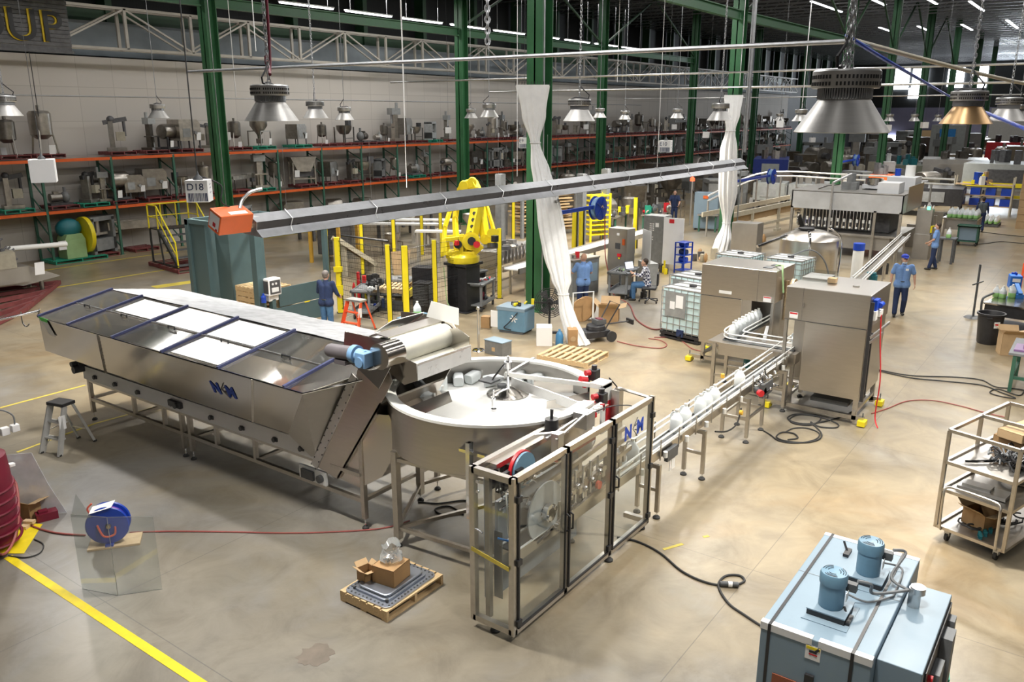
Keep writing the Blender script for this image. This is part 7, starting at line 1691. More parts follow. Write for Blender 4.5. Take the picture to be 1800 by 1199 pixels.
MB().box(-.02, .25, 1.35, -.012, .45, 1.55).build('display', MDARK, o); MB().box(-.05, .08, 1.5, -.012, .16, 1.7).build('rotary_switch', BOXORANGE, o); MB().box(-.05, .2, 1.1, -.012, .34, 1.2).build('orange_button', RED, o); MB().cyl((-.012, .27, 1.05), (-.04, .27, 1.05), .03).build('yellow_button', YELLOW, o); MB().box(-.014, .3, 1.8, -.012, .4, 1.88).build('label', PAPER, o)
solo('white_board', MB().box(0, -.35, 0, .02, .35, 1.1), WHITE, 'white panel leaning against the stainless control cabinet', 'panel', (24.9, 12.45, .85), R(-40))
solo('panel_stand', MB().box(-.2, -.4, 0, .2, .4, .85), MGREY, 'grey plinth under the white leaning panel', 'plinth', (25.1, 12.45, 0), R(-40))
o = ss_cab('control_cabinet', 'tall dark cabinet with rows of small buttons and an open white door', (28.9, 13.75, 0), R(0), .85, .7, 1.92, MGREY)
mb = MB()
for i in range(3):
    for j in range(4): mb.box(-.02, .40 + .07 * i, 1.35 + .08 * j, -.012, .44 + .07 * i, 1.39 + .08 * j)
for j in range(2):
    for i in range(3): mb.box(-.02, .42 + .06 * i, 1.0 + .09 * j, -.012, .45 + .06 * i, 1.03 + .09 * j)
tag(mb.build('button', PAPER, o), kind='stuff'); MB().box(-.018, .2, 1.5, -.012, .34, 1.66).build('display', PAPER, o); MB().box(-.05, -.85, .12, -.02, -.02, 1.9).build('open_door', WHITE, o); MB().box(-.056, -.45, 1.7, -.05, -.25, 1.85).build('warning_label', RED, o)
t = cart('rolling_desk', 'grey rolling desk with a laptop', (22.75, 11.95, 0), R(12), 1.35, .7, .86, MIDGREY)
o = thing('laptop', 'open laptop with a white screen on the rolling desk', 'laptop', (23.35, 12.15, .87), R(-22)); MB().box(-.17, -.12, 0, .17, .12, .018).build('keyboard_base', DARK, o); MB().sheet([(-.17, .12, .018), (.17, .12, .018), (.17, .20, .25), (-.17, .20, .25)], .012).build('screen_lid', DARK, o); MB().sheet([(-.155, .094, .03), (.155, .094, .03), (.155, .168, .235), (-.155, .168, .235)], .002).build('screen', SCREEN, o)
clutter('tool_pile', 'small dark gadgets left of the laptop on the rolling desk', 'tools', (22.95, 12.35, .85), .16, 7, [BLACK, LGREEN, STEEL], 33, .12)
t = thing('office_chair', 'black swivel chair under the person in the checked shirt', 'chair', (22.95, 11.3, 0), R(112))
MB().box(-.22, -.23, .42, .22, .23, .50).build('seat', BLACK, t, .03); MB().box(-.28, -.21, .55, -.22, .21, .95).build('backrest', BLACK, t, .03); MB().cyl((0, 0, .1), (0, 0, .42), .03, n=10).build('gas_post', BLACK, t)
for k in range(5): a = 2 * math.pi * k / 5; MB().bar((0, 0, .12), (.3 * math.cos(a), .3 * math.sin(a), .08), .05, .03).cyl((.3 * math.cos(a), .3 * math.sin(a) - .02, .03), (.3 * math.cos(a), .3 * math.sin(a) + .02, .03), .03, n=8).build('base_arm', BLACK, t)
clutter('bag', 'black bag on the floor under the rolling desk', 'bag', (23.5, 11.75, 0), .25, 6, [BLACK, DARK], 34, .35)
t = thing('blue_rack', 'blue bottle rack trolley behind the seated person', 'rack', (27.9, 12.4, 0), R(-10))
for x in (0, .5):
    for y in (0, .4): MB().box(x - .02, y - .02, 0, x + .02, y + .02, 1.15).build('post', BLUE, t)
for z in (.1, .38, .66, .94, 1.12): MB().box(0, 0, z, .5, .4, z + .03).build('shelf', BLUE, t)
for k in range(3): MB().cyl((.25, .05, .5 + .28 * k), (.25, .35, .5 + .28 * k), .1, n=14).build('canister', NAVY if k % 2 else BLUE, t)
clutter('tool_pile', 'black and yellow power tools beside the blue rack trolley', 'tools', (27.7, 13.1, 0), .3, 8, [BLACK, YELLOW, MDARK], 35, .5)
# ---------------------------------------------------------------- pallet racking along the white wall
RY = 33.4; LV = {2: 4.06, 1: 2.08, 0: 0.0}
t = thing('pallet_rack', 'long green and orange pallet rack along the white wall', 'rack', (15.4, RY, 0))
for i in range(-2, 33):
    x = 2.8 * i
    mb = MB().box(x - .045, -.04, 0, x + .045, .04, 3.98).box(x - .045, 1.02, 0, x + .045, 1.10, 3.98)
    for k in range(5): mb.bar((x, 0, .3 + .75 * k), (x, 1.06, .3 + .75 * (k + (1 if k < 4 else .6))), .04); 
    mb.box(x - .08, -.08, 0, x + .08, .08, .012)
    mb.build('upright_frame', RACKG, t)
for z in (1.98, 3.95):
    for i in range(-2, 32):
        x = 2.8 * i
        MB().box(x + .05, -.05, z - .06, x + 2.75, .0, z + .06).box(x + .05, 1.06, z - .06, x + 2.75, 1.11, z + .06).build('shelf_beam', ORANGE, t)
    tag(MB().box(-5.5, 0, z + .03, 89, 1.06, z + .06).build('deck_' + ('lower' if z < 3 else 'upper'), STEELD, t), kind='stuff')
def K(kname, *parts):
    o = thing(kname, 'machine', 'machine')
    for nm, mb, m in parts: mb.build(nm, m, o)
    return Proto(o)
def legs(mb, a, b, h, w_=.04):
    for x in (-a, a):
        for y in (-b, b): mb.box(x - w_ / 2, y - w_ / 2, 0, x + w_ / 2, y + w_ / 2, h)
    return mb
TAGP = lambda x, y, z: MB().sheet([(x - .09, y, z), (x + .09, y, z), (x + .1, y - .02, z + .26), (x - .08, y - .02, z + .26)], .006)
KIN = {
 'tank': K('steel_tank', ('vessel', MB().lathe([(0, .45), (.14, .42), (.30, .55), (.31, 1.15), (.25, 1.22), (0, 1.25)], n=20).cyl((0, 0, 1.25), (0, 0, 1.38), .06), MSTEEL), ('leg', MB().bar((.28, 0, .7), (.4, 0, 0), .04).bar((-.14, .24, .7), (-.2, .34, 0), .04).bar((-.14, -.24, .7), (-.2, -.34, 0), .04), MSTEEL), ('tag_card', TAGP(.1, -.36, 0), PAPER)),
 'cone': K('funnel_machine', ('funnel', MB().lathe([(.05, .25), (.09, .45), (.36, .82), (.36, 1.0), (.34, 1.0), (.06, .4)], n=20), MSTEEL), ('stand', legs(MB(), .36, .3, .62).box(-.38, -.32, .58, .38, -.28, .62).box(-.38, .28, .58, .38, .32, .62).box(-.1, -.1, .1, .1, .1, .3), MSTEEL), ('tag_card', TAGP(.25, -.34, .05), PAPER)),
 'cab': K('cabinet_machine', ('housing', MB().box(-.42, -.35, .28, .42, .35, .88).prism([(-.42, .88), (.42, .88), (.30, 1.0), (-.42, 1.0)], -.34, .34, 'y'), MSTEEL), ('leg', legs(MB(), .38, .31, .28), MDARK), ('panel', MB().box(-.3, -.36, .4, .0, -.35, .7).cyl((.2, -.35, .55), (.2, -.4, .55), .06, n=10), MGREY), ('tag_card', TAGP(.3, -.37, .3), PAPER)),
 'arm': K('armed_machine', ('post', MB().box(-.2, -.15, .0, -.05, .15, 1.0).box(-.3, -.25, 0, .3, .25, .12), MSTEEL), ('head', MB().bar((-.35, 0, .95), (.4, 0, 1.08), .14).cyl((.3, 0, 1.0), (.3, 0, .5), .05, n=10).ball((-.1, 0, 1.05), .13, 10, 6), MDARK), ('control_box', MB().box(0, -.3, .35, .28, -.1, .65), BEIGE)),
 'drum': K('drum_machine', ('barrel', MB().lathe([(0, -.35), (.28, -.35), (.30, -.3), (.30, .3), (.28, .35), (0, .35)], (0, 0, .72), 20, axis='x'), MSTEEL), ('stand', legs(MB(), .3, .24, .5, .06).box(-.34, -.28, .02, .34, .28, .1), MDARK), ('motor', MB().cyl((.36, 0, .72), (.56, 0, .72), .11, n=12), MDARK), ('tag_card', TAGP(-.2, -.34, .1), PAPER)),
 'kettle': K('bowl_mixer', ('bowl', MB().lathe([(0, .38), (.22, .42), (.36, .62), (.38, .82), (.36, .82), (.0, .5)], n=22), MSTEEL), ('stand', legs(MB(), .38, .3, .75, .05).box(-.4, -.32, .2, .4, -.28, .24), MSTEEL), ('motor', MB().box(.25, -.1, .7, .5, .1, 1.05), MDARK)),
 'motor': K('pump', ('base_plate', MB().box(-.45, -.28, 0, .45, .28, .08), MDARK), ('motor', MB().cyl((-.35, 0, .30), (.1, 0, .30), .18, n=16).box(-.2, -.08, .45, 0, .08, .56), MSTEEL), ('pump', MB().ball((.28, 0, .30), (.18, .2, .24), 12, 8).cyl((.28, 0, .5), (.28, 0, .72), .06, n=10), MGREY)),
 'conv': K('short_conveyor', ('bed', MB().box(-.9, -.2, .62, .9, .2, .74).box(-.9, -.24, .58, .9, -.2, .80).box(-.9, .2, .58, .9, .24, .80), MSTEEL), ('leg', legs(MB(), .75, .2, .6, .05), MSTEEL), ('gear_motor', MB().box(.5, -.4, .4, .75, -.24, .62), MDARK)),
 'hop': K('hopper_machine', ('hopper', MB().prism([(-.5, 1.05), (.5, 1.05), (.25, .5), (-.25, .5)], -.38, .38, 'y'), MSTEEL), ('stand', legs(MB(), .42, .34, .85, .05).box(-.45, -.36, .2, .45, -.32, .26), MSTEEL), ('feeder', MB().box(-.3, -.2, .3, .4, .2, .5), MDARK), ('tag_card', TAGP(-.3, -.40, .3), PAPER)),
 'col': K('upright_filler', ('column', MB().box(-.12, -.12, .1, .12, .12, 1.45).box(-.32, -.3, 0, .32, .3, .12), MSTEEL), ('head', MB().box(-.28, -.2, 1.2, .28, .14, 1.5).cyl((-.2, -.05, 1.5), (-.2, -.05, 1.75), .07, n=10).cyl((.15, -.05, 1.2), (.15, -.05, .8), .05, n=10), MGREY), ('table', MB().box(-.3, -.32, .6, .3, .1, .66).box(-.05, -.2, .1, .05, .0, .6), MSTEEL)),
 'press': K('framed_press', ('frame', MB().box(-.5, -.3, 0, -.38, .3, 1.2).box(.38, -.3, 0, .5, .3, 1.2).box(-.5, -.3, 1.1, .5, .3, 1.25).box(-.5, -.3, .1, .5, .3, .5), MGREY), ('ram', MB().cyl((0, 0, 1.1), (0, 0, .7), .1, n=12).box(-.25, -.2, .62, .25, .2, .7), MSTEEL), ('control_box', MB().box(.5, -.2, .6, .7, .1, 1.0), BEIGE)),
}
NEAR = [  # photo u, level, kind, scale, label
 (14, 2, 'tank', 1.0, 'stubby steel tank at the left end of the top rack'), (76, 2, 'tank', 1.25, 'tall slim steel vessel on splayed legs, top rack'), (205, 2, 'arm', 1.15, 'two post machine with red arms on the top rack'), (265, 2, 'col', .85, 'slim silver filler beneath a small lamp, top rack'),
 (297, 2, 'drum', 1.0, 'dark motor unit beside the brown cooker, top rack'), (326, 2, 'cab', 1.2, 'brown box cooker with sloped lid, top rack'), (362, 2, 'arm', .9, 'machine half hidden by the first green column, top rack'), (414, 2, 'tank', .9, 'steel tank with conical bottom right of the first column'), (457, 2, 'cone', 1.1, 'steel funnel on a bent tube stand, top rack'),
 (522, 2, 'cab', .95, 'grey cabinet with a black hose on a green pallet'), (567, 2, 'tank', .75, 'small vessel on a square stand, top rack'), (606, 2, 'kettle', 1.05, 'dark headed mixer under the third small lamp'), (638, 2, 'motor', 1.0, 'round pump on red pallet, top rack'), (664, 2, 'motor', .7, 'low box pump beside the cylinder, top rack'), (676, 2, 'tank', .7, 'short cylinder right of the low pump, top rack'),
 (695, 2, 'col', 1.15, 'tall column machine with a white tag, top rack'), (708, 2, 'cab', 1.2, 'tall steel box before the column machine, top rack'), (730, 2, 'kettle', .9, 'steel rack frame unit left of the yellow frame'), (757, 2, 'press', .8, 'yellow framed machine on the top rack'), (785, 2, 'col', .9, 'slim machine just left of the second column'),
 (826, 2, 'cone', .8, 'small funnel machine right of the second column'), (845, 2, 'motor', .9, 'low pump right of the small funnel'), (862, 2, 'arm', .8, 'dark machine under the lamp pair'), (882, 2, 'col', .9, 'upright machine with yellow top right of the lamp pair'), (900, 2, 'kettle', .9, 'steel frame machine left of the nearest curtain'),
 (18, 1, 'arm', 1.1, 'green armed machine with orange control box, middle rack'), (100, 1, 'motor', .9, 'small dark machine under the blank cube sign'), (155, 1, 'arm', 1.0, 'brown machine with a long thin arm, middle rack'), (180, 1, 'col', .75, 'slim device beside the rack upright, middle level'), (207, 1, 'drum', 1.1, 'brown drum machine on the middle rack'),
 (232, 1, 'cab', .95, 'rounded brown housing beside the drum machine'), (268, 1, 'cab', 1.15, 'steel box with tubes on a single post, middle rack'), (318, 1, 'kettle', .9, 'small machine left of the D18 sign'), (360, 1, 'tank', .95, 'steel bin machine behind the first column, middle rack'), (424, 1, 'conv', .8, 'low jumbled machine right of the first column'),
 (457, 1, 'col', 1.0, 'tall column filler on a green pallet, middle rack'), (485, 1, 'tank', .95, 'steel funnel tank right of the column filler'), (533, 1, 'hop', 1.25, 'large brown hopper box on the middle rack'), (578, 1, 'cab', 1.0, 'black and steel machine right of the large hopper'), (618, 1, 'arm', .9, 'dark armed machine left of the steel bowl'),
 (640, 1, 'kettle', 1.1, 'steel mixing bowl on legs, middle rack'), (668, 1, 'press', .8, 'dark framed machine right of the mixing bowl'), (695, 1, 'tank', .8, 'small tank right of the dark framed machine'), (727, 1, 'motor', 1.1, 'white topped pump before the second column'), (750, 1, 'col', .8, 'pale control column left of the second column'), (785, 1, 'drum', .8, 'dark teal machine just left of the second column'),
 (832, 1, 'cab', 1.1, 'tall white cabinet right of the second column'), (870, 1, 'press', 1.0, 'dark cabinet press right of the white cabinet'), (905, 1, 'hop', .9, 'grey hopper left of the nearest curtain'),
 (172, 0, 'press', 1.15, 'grey cabinet machine on a red pallet on the floor'), (245, 0, 'conv', 1.4, 'long grey conveyor unit on red pallets on the floor'), (428, 0, 'press', 1.0, 'floor machine behind the orange burner box'), (515, 0, 'cab', 1.2, 'grey green box machine above the tube heater'), (590, 0, 'drum', 1.1, 'beige machine on the floor behind the tube heater'), (640, 0, 'cab', 1.0, 'pale machine on the floor behind the heater middle'),
]
def rack_pallet(x, z, n, label, green, grp, sc=1.0):
    o = thing('pallet', label, 'pallet', (x - .55, RY - .08, z), 0, grp)
    make_pallet(o, 1.1, 1.05, .14, 5, GPAL if green else RPAL); return o
palR = None; palG = None
def put_pallet(x, z, label, green, grp):
    global palR, palG
    if green:
        if palG is None: palG = Proto(rack_pallet(x, z, 5, label, True, grp)); palG.used = True; return
        palG.put((x - .55, RY - .08, z), 0, label, grp)
    else:
        if palR is None: palR = Proto(rack_pallet(x, z, 5, label, False, grp)); palR.used = True; return
        palR.put((x - .55, RY - .08, z), 0, label, grp)
rnd = random.Random(4)
GREENS = (522, 665, 757, 18, 155, 457, 485, 727, 640)
last = {}
for u, lv, kd, sc, lb in NEAR:
    v = {2: 255, 1: 330, 0: 415}[lv]; x = aty(u, v, RY + .45).x; z = LV[lv]
    KIN[kd].put((x, RY + .45, z + .14), rnd.uniform(-.5, .5) + (math.pi if rnd.random() < .15 else 0), lb, 'machines on the rack', sc * 1.05)
    if x - last.get(lv, -99) > 1.06:
        put_pallet(x, z, ('green' if u in GREENS else 'oxblood') + ' pallet under the ' + lb.replace(' on the middle rack', '').replace(', top rack', '').replace(', middle rack', ''), u in GREENS, 'pallets on the rack'); last[lv] = x
kn = {'tank': 'steel tank', 'cone': 'funnel machine', 'cab': 'steel cabinet machine', 'arm': 'armed machine', 'drum': 'drum machine', 'kettle': 'mixing bowl', 'motor': 'low pump', 'conv': 'short conveyor', 'hop': 'hopper machine', 'col': 'column machine', 'press': 'framed press'}
LN = {2: 'top', 1: 'middle', 0: 'floor'}
for lv in (2, 1, 0):
    x = 44.6
    while x < 104:
        kd = rnd.choice(list(KIN)); sc = rnd.uniform(.8, 1.25)
        KIN[kd].put((x, RY + .45, LV[lv] + .14), rnd.uniform(-.6, .6), 'small %s on the %s level of the far rack past the nearest curtain' % (kn[kd], LN[lv]), 'far rack %ss, %s level' % (kn[kd], LN[lv]), sc)
        if lv: put_pallet(x, LV[lv], 'small %s pallet on the %s level of the far rack' % ('green' if kd == 'hop' else 'oxblood', LN[lv]), kd == 'hop', 'far %s rack pallets, %s level' % ('green' if kd == 'hop' else 'oxblood', LN[lv]))
        x += rnd.uniform(1.15, 1.5) if lv else rnd.uniform(1.9, 2.6)
# floor level specials at the left end
x = aty(125, 420, 33.6).x
o = thing('crusher', 'light green crusher stand with a big yellow wheel guard on a green pallet', 'machine', (x, 33.5, .14))
MB().box(-.45, -.35, 0, .35, .35, .75).prism([(-.45, .75), (.35, .75), (.25, .95), (-.35, .95)], -.33, .33, 'y').build('stand', LGREEN, o, .01); MB().ball((-.05, .1, 1.15), (.5, .35, .4), 18, 10).build('crusher_head', TEAL, o); MB().cyl((.42, -.05, .85), (.58, -.05, .85), .72, n=32).build('wheel_guard', YELLOW, o); MB().box(-.75, -.40, .4, -.45, -.38, .75).build('tag_card', PAPER, o)
o = thing('pallet', 'long green pallet under the light green crusher', 'pallet', (x - 1.0, 33.0, 0)); make_pallet(o, 2.1, 1.1, .14, 6, GPAL)
# white fronted machine with a tube, standing before the rack at the far left
TMP = at(12, 520); o = thing('tube_machine', 'pale machine with a long white tube pointing right at the left edge', 'machine', TMP)
TD = (TMP - Vector((0, 0, CAM_H))).dot(FW)
MB().box(-.9, -.8, .5, .5, .7, 1.0).prism([(.5, 1.0), (1.5, .5), (.3, .35), (-.3, .5)], -.6, .5, 'y').build('machine_body', STEELD, o); MB().box(-.5, -.85, 1.0, .1, -.8, 1.5).box(-.8, -.5, 1.0, .2, .5, 1.5).build('housing', BEIGE, o); MB().cyl(dpt(10, 438, TD) - TMP, dpt(117, 429, TD + 1.5) - TMP, .085, n=16).build('long_tube', WHITEPE, o)
for x_, y_ in ((-.7, -.6), (.9, -.5), (-.7, .5), (.9, .4)): MB().cyl((x_, y_, .08), (x_, y_, .8), .07, n=10).box(x_ - .2, y_ - .1, .0, x_ + .2, y_ + .1, .1).build('leg', MSTEEL, o)
mb = MB()
for k in range(14): rr_ = random.Random(k); q = Vector((rr_.uniform(-.9, .5), rr_.uniform(-.9, .4), rr_.uniform(.9, 1.9))); mb.cbox(q, (.18, .15, .2), k).cyl(q, q + Vector((.2, 0, .15)), .03, n=6)
mb.build('mechanism', MDARK, o); MB().sheet([(.55, -.95, .7), (.85, -.95, .7), (.87, -.97, 1.1), (.57, -.97, 1.1)], .01).build('tag_card', PAPER, o)
t = thing('skid_frame', 'oxblood steel skid on the floor under the pale machine at left', 'skid', at(-10, 535))
p0 = t.location.copy(); qs = [at(104, 500), at(45, 548), at(-40, 590), at(-60, 520)]
mb = MB()
for a, b in ((0, 1), (1, 2), (2, 3), (3, 0)): mb.bar(qs[a] - p0 + Vector((0, 0, .08)), qs[b] - p0 + Vector((0, 0, .08)), .14, .12)
for f in (.2, .4, .6, .8): mb.bar(qs[0].lerp(qs[1], f) - p0 + Vector((0, 0, .1)), qs[3].lerp(qs[2], f) - p0 + Vector((0, 0, .1)), .12, .12)
mb.build('skid', RPAL, t)
# yellow rolling stair
t = thing('rolling_stair', 'yellow railed rolling stair platform on an oxblood pallet', 'stairs', at(334, 474, 0), R(-8)); t.location.z = .16; t.location.x -= .5
for k in range(5): MB().box(-.1, -.25 + .28 * k, .25 * k + .05, 1.5, .02 + .28 * k, .25 * k + .09).build('tread', DARK, t)
MB().box(-.1, 1.1, 1.28, 1.5, 1.9, 1.32).build('platform', BLACK, t)
for x_ in (-.1, 1.5):
    MB().tube([(x_, -.3, .05), (x_, -.25, .95), (x_, 1.1, 2.2), (x_, 1.9, 2.2), (x_, 1.9, 1.3)], .03, 6).tube([(x_, -.28, .45), (x_, 1.1, 1.75), (x_, 1.9, 1.75)], .022, 6).tube([(x_, 1.1, 1.3), (x_, 1.1, 2.2)], .025, 6).build('handrail', YELLOW, t)
    MB().bar((x_, -.3, .05), (x_, 1.1, 1.3), .06, .12).bar((x_, 1.85, 0), (x_, 1.85, 1.3), .06).bar((x_, .9, 0), (x_, 1.1, 1.3), .05).bar((x_, -.3, .03), (x_, 1.85, .03), .05).build('stringer', BLACK, t)
MB().tube([(-.1, 1.9, 2.2), (1.5, 1.9, 2.2)], .03, 6).tube([(-.1, 1.9, 1.75), (1.5, 1.9, 1.75)], .022, 6).tube([(.4, 1.9, 1.3), (.4, 1.9, 2.2)], .022, 6).tube([(1.0, 1.9, 1.3), (1.0, 1.9, 2.2)], .022, 6).build('back_rail', YELLOW, t)
o = thing('pallet', 'oxblood pallet under the yellow rolling stair', 'pallet', t.location + Vector((-.3, -.5, -.16)), R(-8)); make_pallet(o, 2.0, 2.6, .15, 9, RPAL)
# ---------------------------------------------------------------- liquid tanks (caged) and the mixing vessel
def make_ibc(h=1.42):
    o = thing('caged_tank', 'tank', 'liquid tank'); W_, L_ = 1.02, 1.16
    MB().box(0, 0, .20, W_, L_, h - .08).build('bottle', IBCM, o, .05)
    MB().box(.02, .02, h - .085, W_ - .02, L_ - .02, h - .06).build('tank_top', WHITEPE, o, .01)
    MB().box(-.02, -.02, 0.03, W_ + .02, L_ + .02, .07).box(-.02, -.02, .12, W_ + .02, L_ + .02, .19).build('base_frame', BLACK, o)
    mb = MB()
    for x in (0, W_ / 2 - .06, W_ - .12):
        for y in (0, L_ / 2 - .06, L_ - .12): mb.box(x, y, 0, x + .12, y + .12, .14)
    mb.build('pallet_foot', BLACK, o)
    mb = MB(); tb = lambda a, b: mb.bar(a, b, .014)
    for z in [.25 + .17 * k for k in range(7)]:
        for a, b in (((-.01, -.01), (W_ + .01, -.01)), ((W_ + .01, -.01), (W_ + .01, L_ + .01)), ((W_ + .01, L_ + .01), (-.01, L_ + .01)), ((-.01, L_ + .01), (-.01, -.01))): tb((*a, z), (*b, z))
    for k in range(7):
        x = (W_ + .02) * k / 6 - .01; y = (L_ + .02) * k / 6 - .01
        for p in ((x, -.012), (x, L_ + .012), (-.012, y), (W_ + .012, y)): tb((*p, .19), (*p, h - .05))
    mb.tube([(0, 0, h - .05), (W_, 0, h - .05), (W_, L_, h - .05), (0, L_, h - .05)], .016, 6, True); mb.bar((.3, 0, h - .04), (.3, L_, h - .04), .025).bar((.7, 0, h - .04), (.7, L_, h - .04), .025)
    mb.build('wire_cage', GALV, o)
    MB().cyl((W_ / 2, L_ / 2, h - .07), (W_ / 2, L_ / 2, h + .0), .10, n=18).build('filler_cap', BLACK, o)
    sp_ = MB().box(-.025, .42, h - .80, -.02, 1.05, h - .15).build('sign_plate', MGREY, o); MB().box(-.03, .50, h - .55, -.025, .72, h - .22).box(-.03, .75, h - .6, -.025, .9, h - .4).pieces('paper_label', PAPER, sp_)
    MB().box(-.04, .45, .12, .0, .65, .3).cyl((-.04, .55, .2), (-.10, .55, .2), .05, n=10).build('outlet_valve', NAVY, o)
    return o
ibc = Proto(make_ibc())
ibc.put((19.15, 8.0, 0), R(-10), 'caged liquid tank of pale blue, front one left of the left cabinet', 'caged liquid tanks')
ibc.put((20.75, 8.55, 0), R(-10), 'caged liquid tank just behind the front one', 'caged liquid tanks')
ibc.put((25.0, 8.9, 0), R(-6), 'caged liquid tank behind the left cabinet, left one of the rear pair', 'caged liquid tanks')
ibc.put((25.2, 7.35, 0), R(-6), 'caged liquid tank behind the left cabinet, right one of the rear pair with a hose', 'caged liquid tanks')
solo('air_hose', MB().tube(spline([(25.6, 7.8, 1.45), (26.0, 7.4, 1.62), (26.3, 7.1, 1.4), (26.5, 6.9, .9), (26.5, 6.8, .1)]), .025, 6), MIDGREY, 'grey hose arched over the right rear caged tank', 'hose')
t = thing('mixing_tank', 'round stainless mixing vessel with domed lid before the filling machine', 'tank', (28.35, 8.1, 0))
MB().lathe([(0, .35), (.92, .40), (.95, .45), (.95, 1.62), (.97, 1.64), (.90, 1.72), (.5, 1.90), (0, 1.95)], n=44).build('vessel', STEEL, t)
for a in (45, 135, 225, 315): MB().cyl((.8 * math.cos(R(a)), .8 * math.sin(R(a)), 0), (.8 * math.cos(R(a)), .8 * math.sin(R(a)), .5), .05, n=10).build('leg', STEEL, t)
MB().lathe([(.2, 1.93), (.26, 1.95), (.26, 2.0), (0, 2.02)], (-.1, .1, 0), 20).build('manway', BLACK, t)
MB().sheet([(-.1, .35, 2.0), (.1, .25, 2.0), (.2, .45, 2.45), (-.05, .5, 2.5)], .02).lathe([(.22, -.01), (.22, .02), (0, .03)], (.0, .4, 2.25), 16, axis='y').build('raised_lid', STEELH, t)
MB().tube(spline([(-.95, -.3, .2), (-.95, -.3, 1.7), (-.8, -.2, 1.95), (-.5, -.1, 1.95)]), .04, 8).tube(spline([(.5, -.9, .2), (.5, -.9, 1.6), (.35, -.5, 2.0)]), .035, 8).tube([(-.9, .5, 1.8), (-1.9, 1.1, 1.5)], .06, 8).build('pipe', CHROME, t)
# ---------------------------------------------------------------- big filling machine
t = thing('filling_machine', 'large stainless filling machine with hood, rows of nozzles and a raised roof', 'machine', (35.2, 6.6, 0))
t_root[0] = t; OA = (35.2, 6.6, 0)
def PA(name, mb, m=None, bev=0): return PT(name, mb, m, t, bev, OA)
PA('hood', MB().box(35.2, 6.6, 1.9, 35.24, 10.95, 2.62).box(35.2, 6.6, 1.9, 39.0, 6.64, 2.62).box(35.2, 10.9, 1.9, 39.0, 10.95, 2.62), paint('hood_steel', (.60, .61, .62), .42, .45, .08, 2))
PA('roof', MB().box(35.2, 6.6, 2.60, 39.0, 10.95, 2.64), STEELD)
PA('hood_end', MB().box(35.9, 6.58, 1.95, 38.9, 6.6, 2.9), STEEL)
PA('lower_base', MB().box(35.5, 7.0, .35, 38.8, 10.7, .95).box(35.3, 6.7, .9, 38.9, 10.8, .98), STEELD)
for x in (35.25, 38.9):
    for y in (6.65, 7.6, 10.9): PA('post', MB().box(x - .05, y - .05, 0, x + .05, y + .05, 1.96), FRAME)
PA('front_post', MB().cyl((35.1, 9.3, 0), (35.1, 9.3, 3.0), .05, n=8).tube([(35.1, 9.3, 3.0), (36.2, 8.9, 3.3)], .05, 8), ALU)
mb = MB()
for k in range(22): y = 7.8 + .135 * k; mb.cyl((35.5, y, 1.15), (35.5, y, 1.5), .035, n=6).cyl((35.5, y, 1.5), (35.5, y, 1.95), .02, n=5)
PA('nozzle', mb, CHROME)
mb = MB()
for k in range(12): y = 7.8 + .25 * k; mb.cyl((35.42, y, 1.42), (35.42, y, 1.55), .045, n=6).ball((35.42, y, 1.2), .05, 6, 4)
PA('valve', mb, WHITEPE)
PA('dark_interior', MB().box(36.2, 7.2, 1.0, 38.0, 10.7, 1.9), MDARK)
PA('roof_motor', MB().box(36.4, 8.7, 2.64, 36.9, 9.3, 2.95).cyl((36.7, 9.0, 2.95), (36.7, 9.0, 3.3), .18, n=14), MGREY)
PA('roof_box', MB().box(35.6, 6.9, 2.64, 36.6, 7.7, 3.05).box(37.6, 6.7, 2.64, 38.9, 7.8, 3.15).box(36.9, 7.9, 2.7, 37.9, 8.6, 2.85), WHITE)
PA('roof_cylinder', MB().cyl((37.2, 8.2, 2.85), (37.2, 8.2, 3.1), .35, n=20).tube([(35.6, 10.0, 2.68), (36.5, 9.9, 2.75), (38, 9.8, 2.7)], .03, 6), STEELH)
PA('blue_cap', MB().cyl((38.6, 7.6, 3.15), (38.6, 7.6, 3.45), .12, n=12), BLUE); PA('white_drum', MB().cyl((38.5, 7.1, 3.15), (38.5, 7.1, 3.6), .2, n=16), WHITEPE)
PA('capper', MB().box(36.5, 5.7, 0, 37.1, 6.3, 1.0).box(36.6, 5.75, 1.0, 36.7, 6.3, 2.0).box(37.0, 5.75, 1.0, 37.1, 6.3, 2.0), STEELD)
PA('status_lamp', MB().cyl((36.6, 5.9, 2.0), (36.6, 5.9, 2.12), .06, n=10), GREENLED)
PA('yellow_guard', MB().tube([(36.5, 5.7, 1.1), (36.5, 5.7, 1.35), (36.8, 5.6, 1.35), (36.8, 5.6, 1.1)], .04, 6), YELLOW)
clutter('machine_part', 'teal pump with blue motor under the conveyor behind the right cabinet', 'pump', (24.6, 5.75, .0), .25, 8, [TEAL, NAVY, MDARK], 61, .9)
o = thing('teal_motor', 'tall teal motor standing under the conveyor before the filling machine', 'motor', (26.2, 5.55, 0)); MB().cyl((0, 0, .5), (0, 0, 1.0), .18, n=16).cyl((0, 0, 1.0), (0, 0, 1.08), .14, n=16).build('motor', TEAL, o); MB().box(-.18, -.18, 0, .18, .18, .5).build('pump_base', NAVY, o)
o = thing('filter_vessel', 'white column with a blue cap left of the filling line', 'filter', (29.3, 6.7, 0)); MB().cyl((0, 0, 0), (0, 0, 1.25), .18, n=18).build('column', WHITEPE, o); MB().cyl((0, 0, 1.25), (0, 0, 1.48), .19, n=18).build('cap', BLUE, o)
clutter('bag', 'shiny black plastic heap on the floor beside the filling line', 'bags', at(1543, 478), .6, 14, [BLACK, RUBBER], 62, .5)
clutter('cabinet_row', 'dark cabinets under the hood at the left of the filling machine', 'machine', (32.6, 8.6, 0), .8, 8, [MDARK, STEELD], 63, .9)
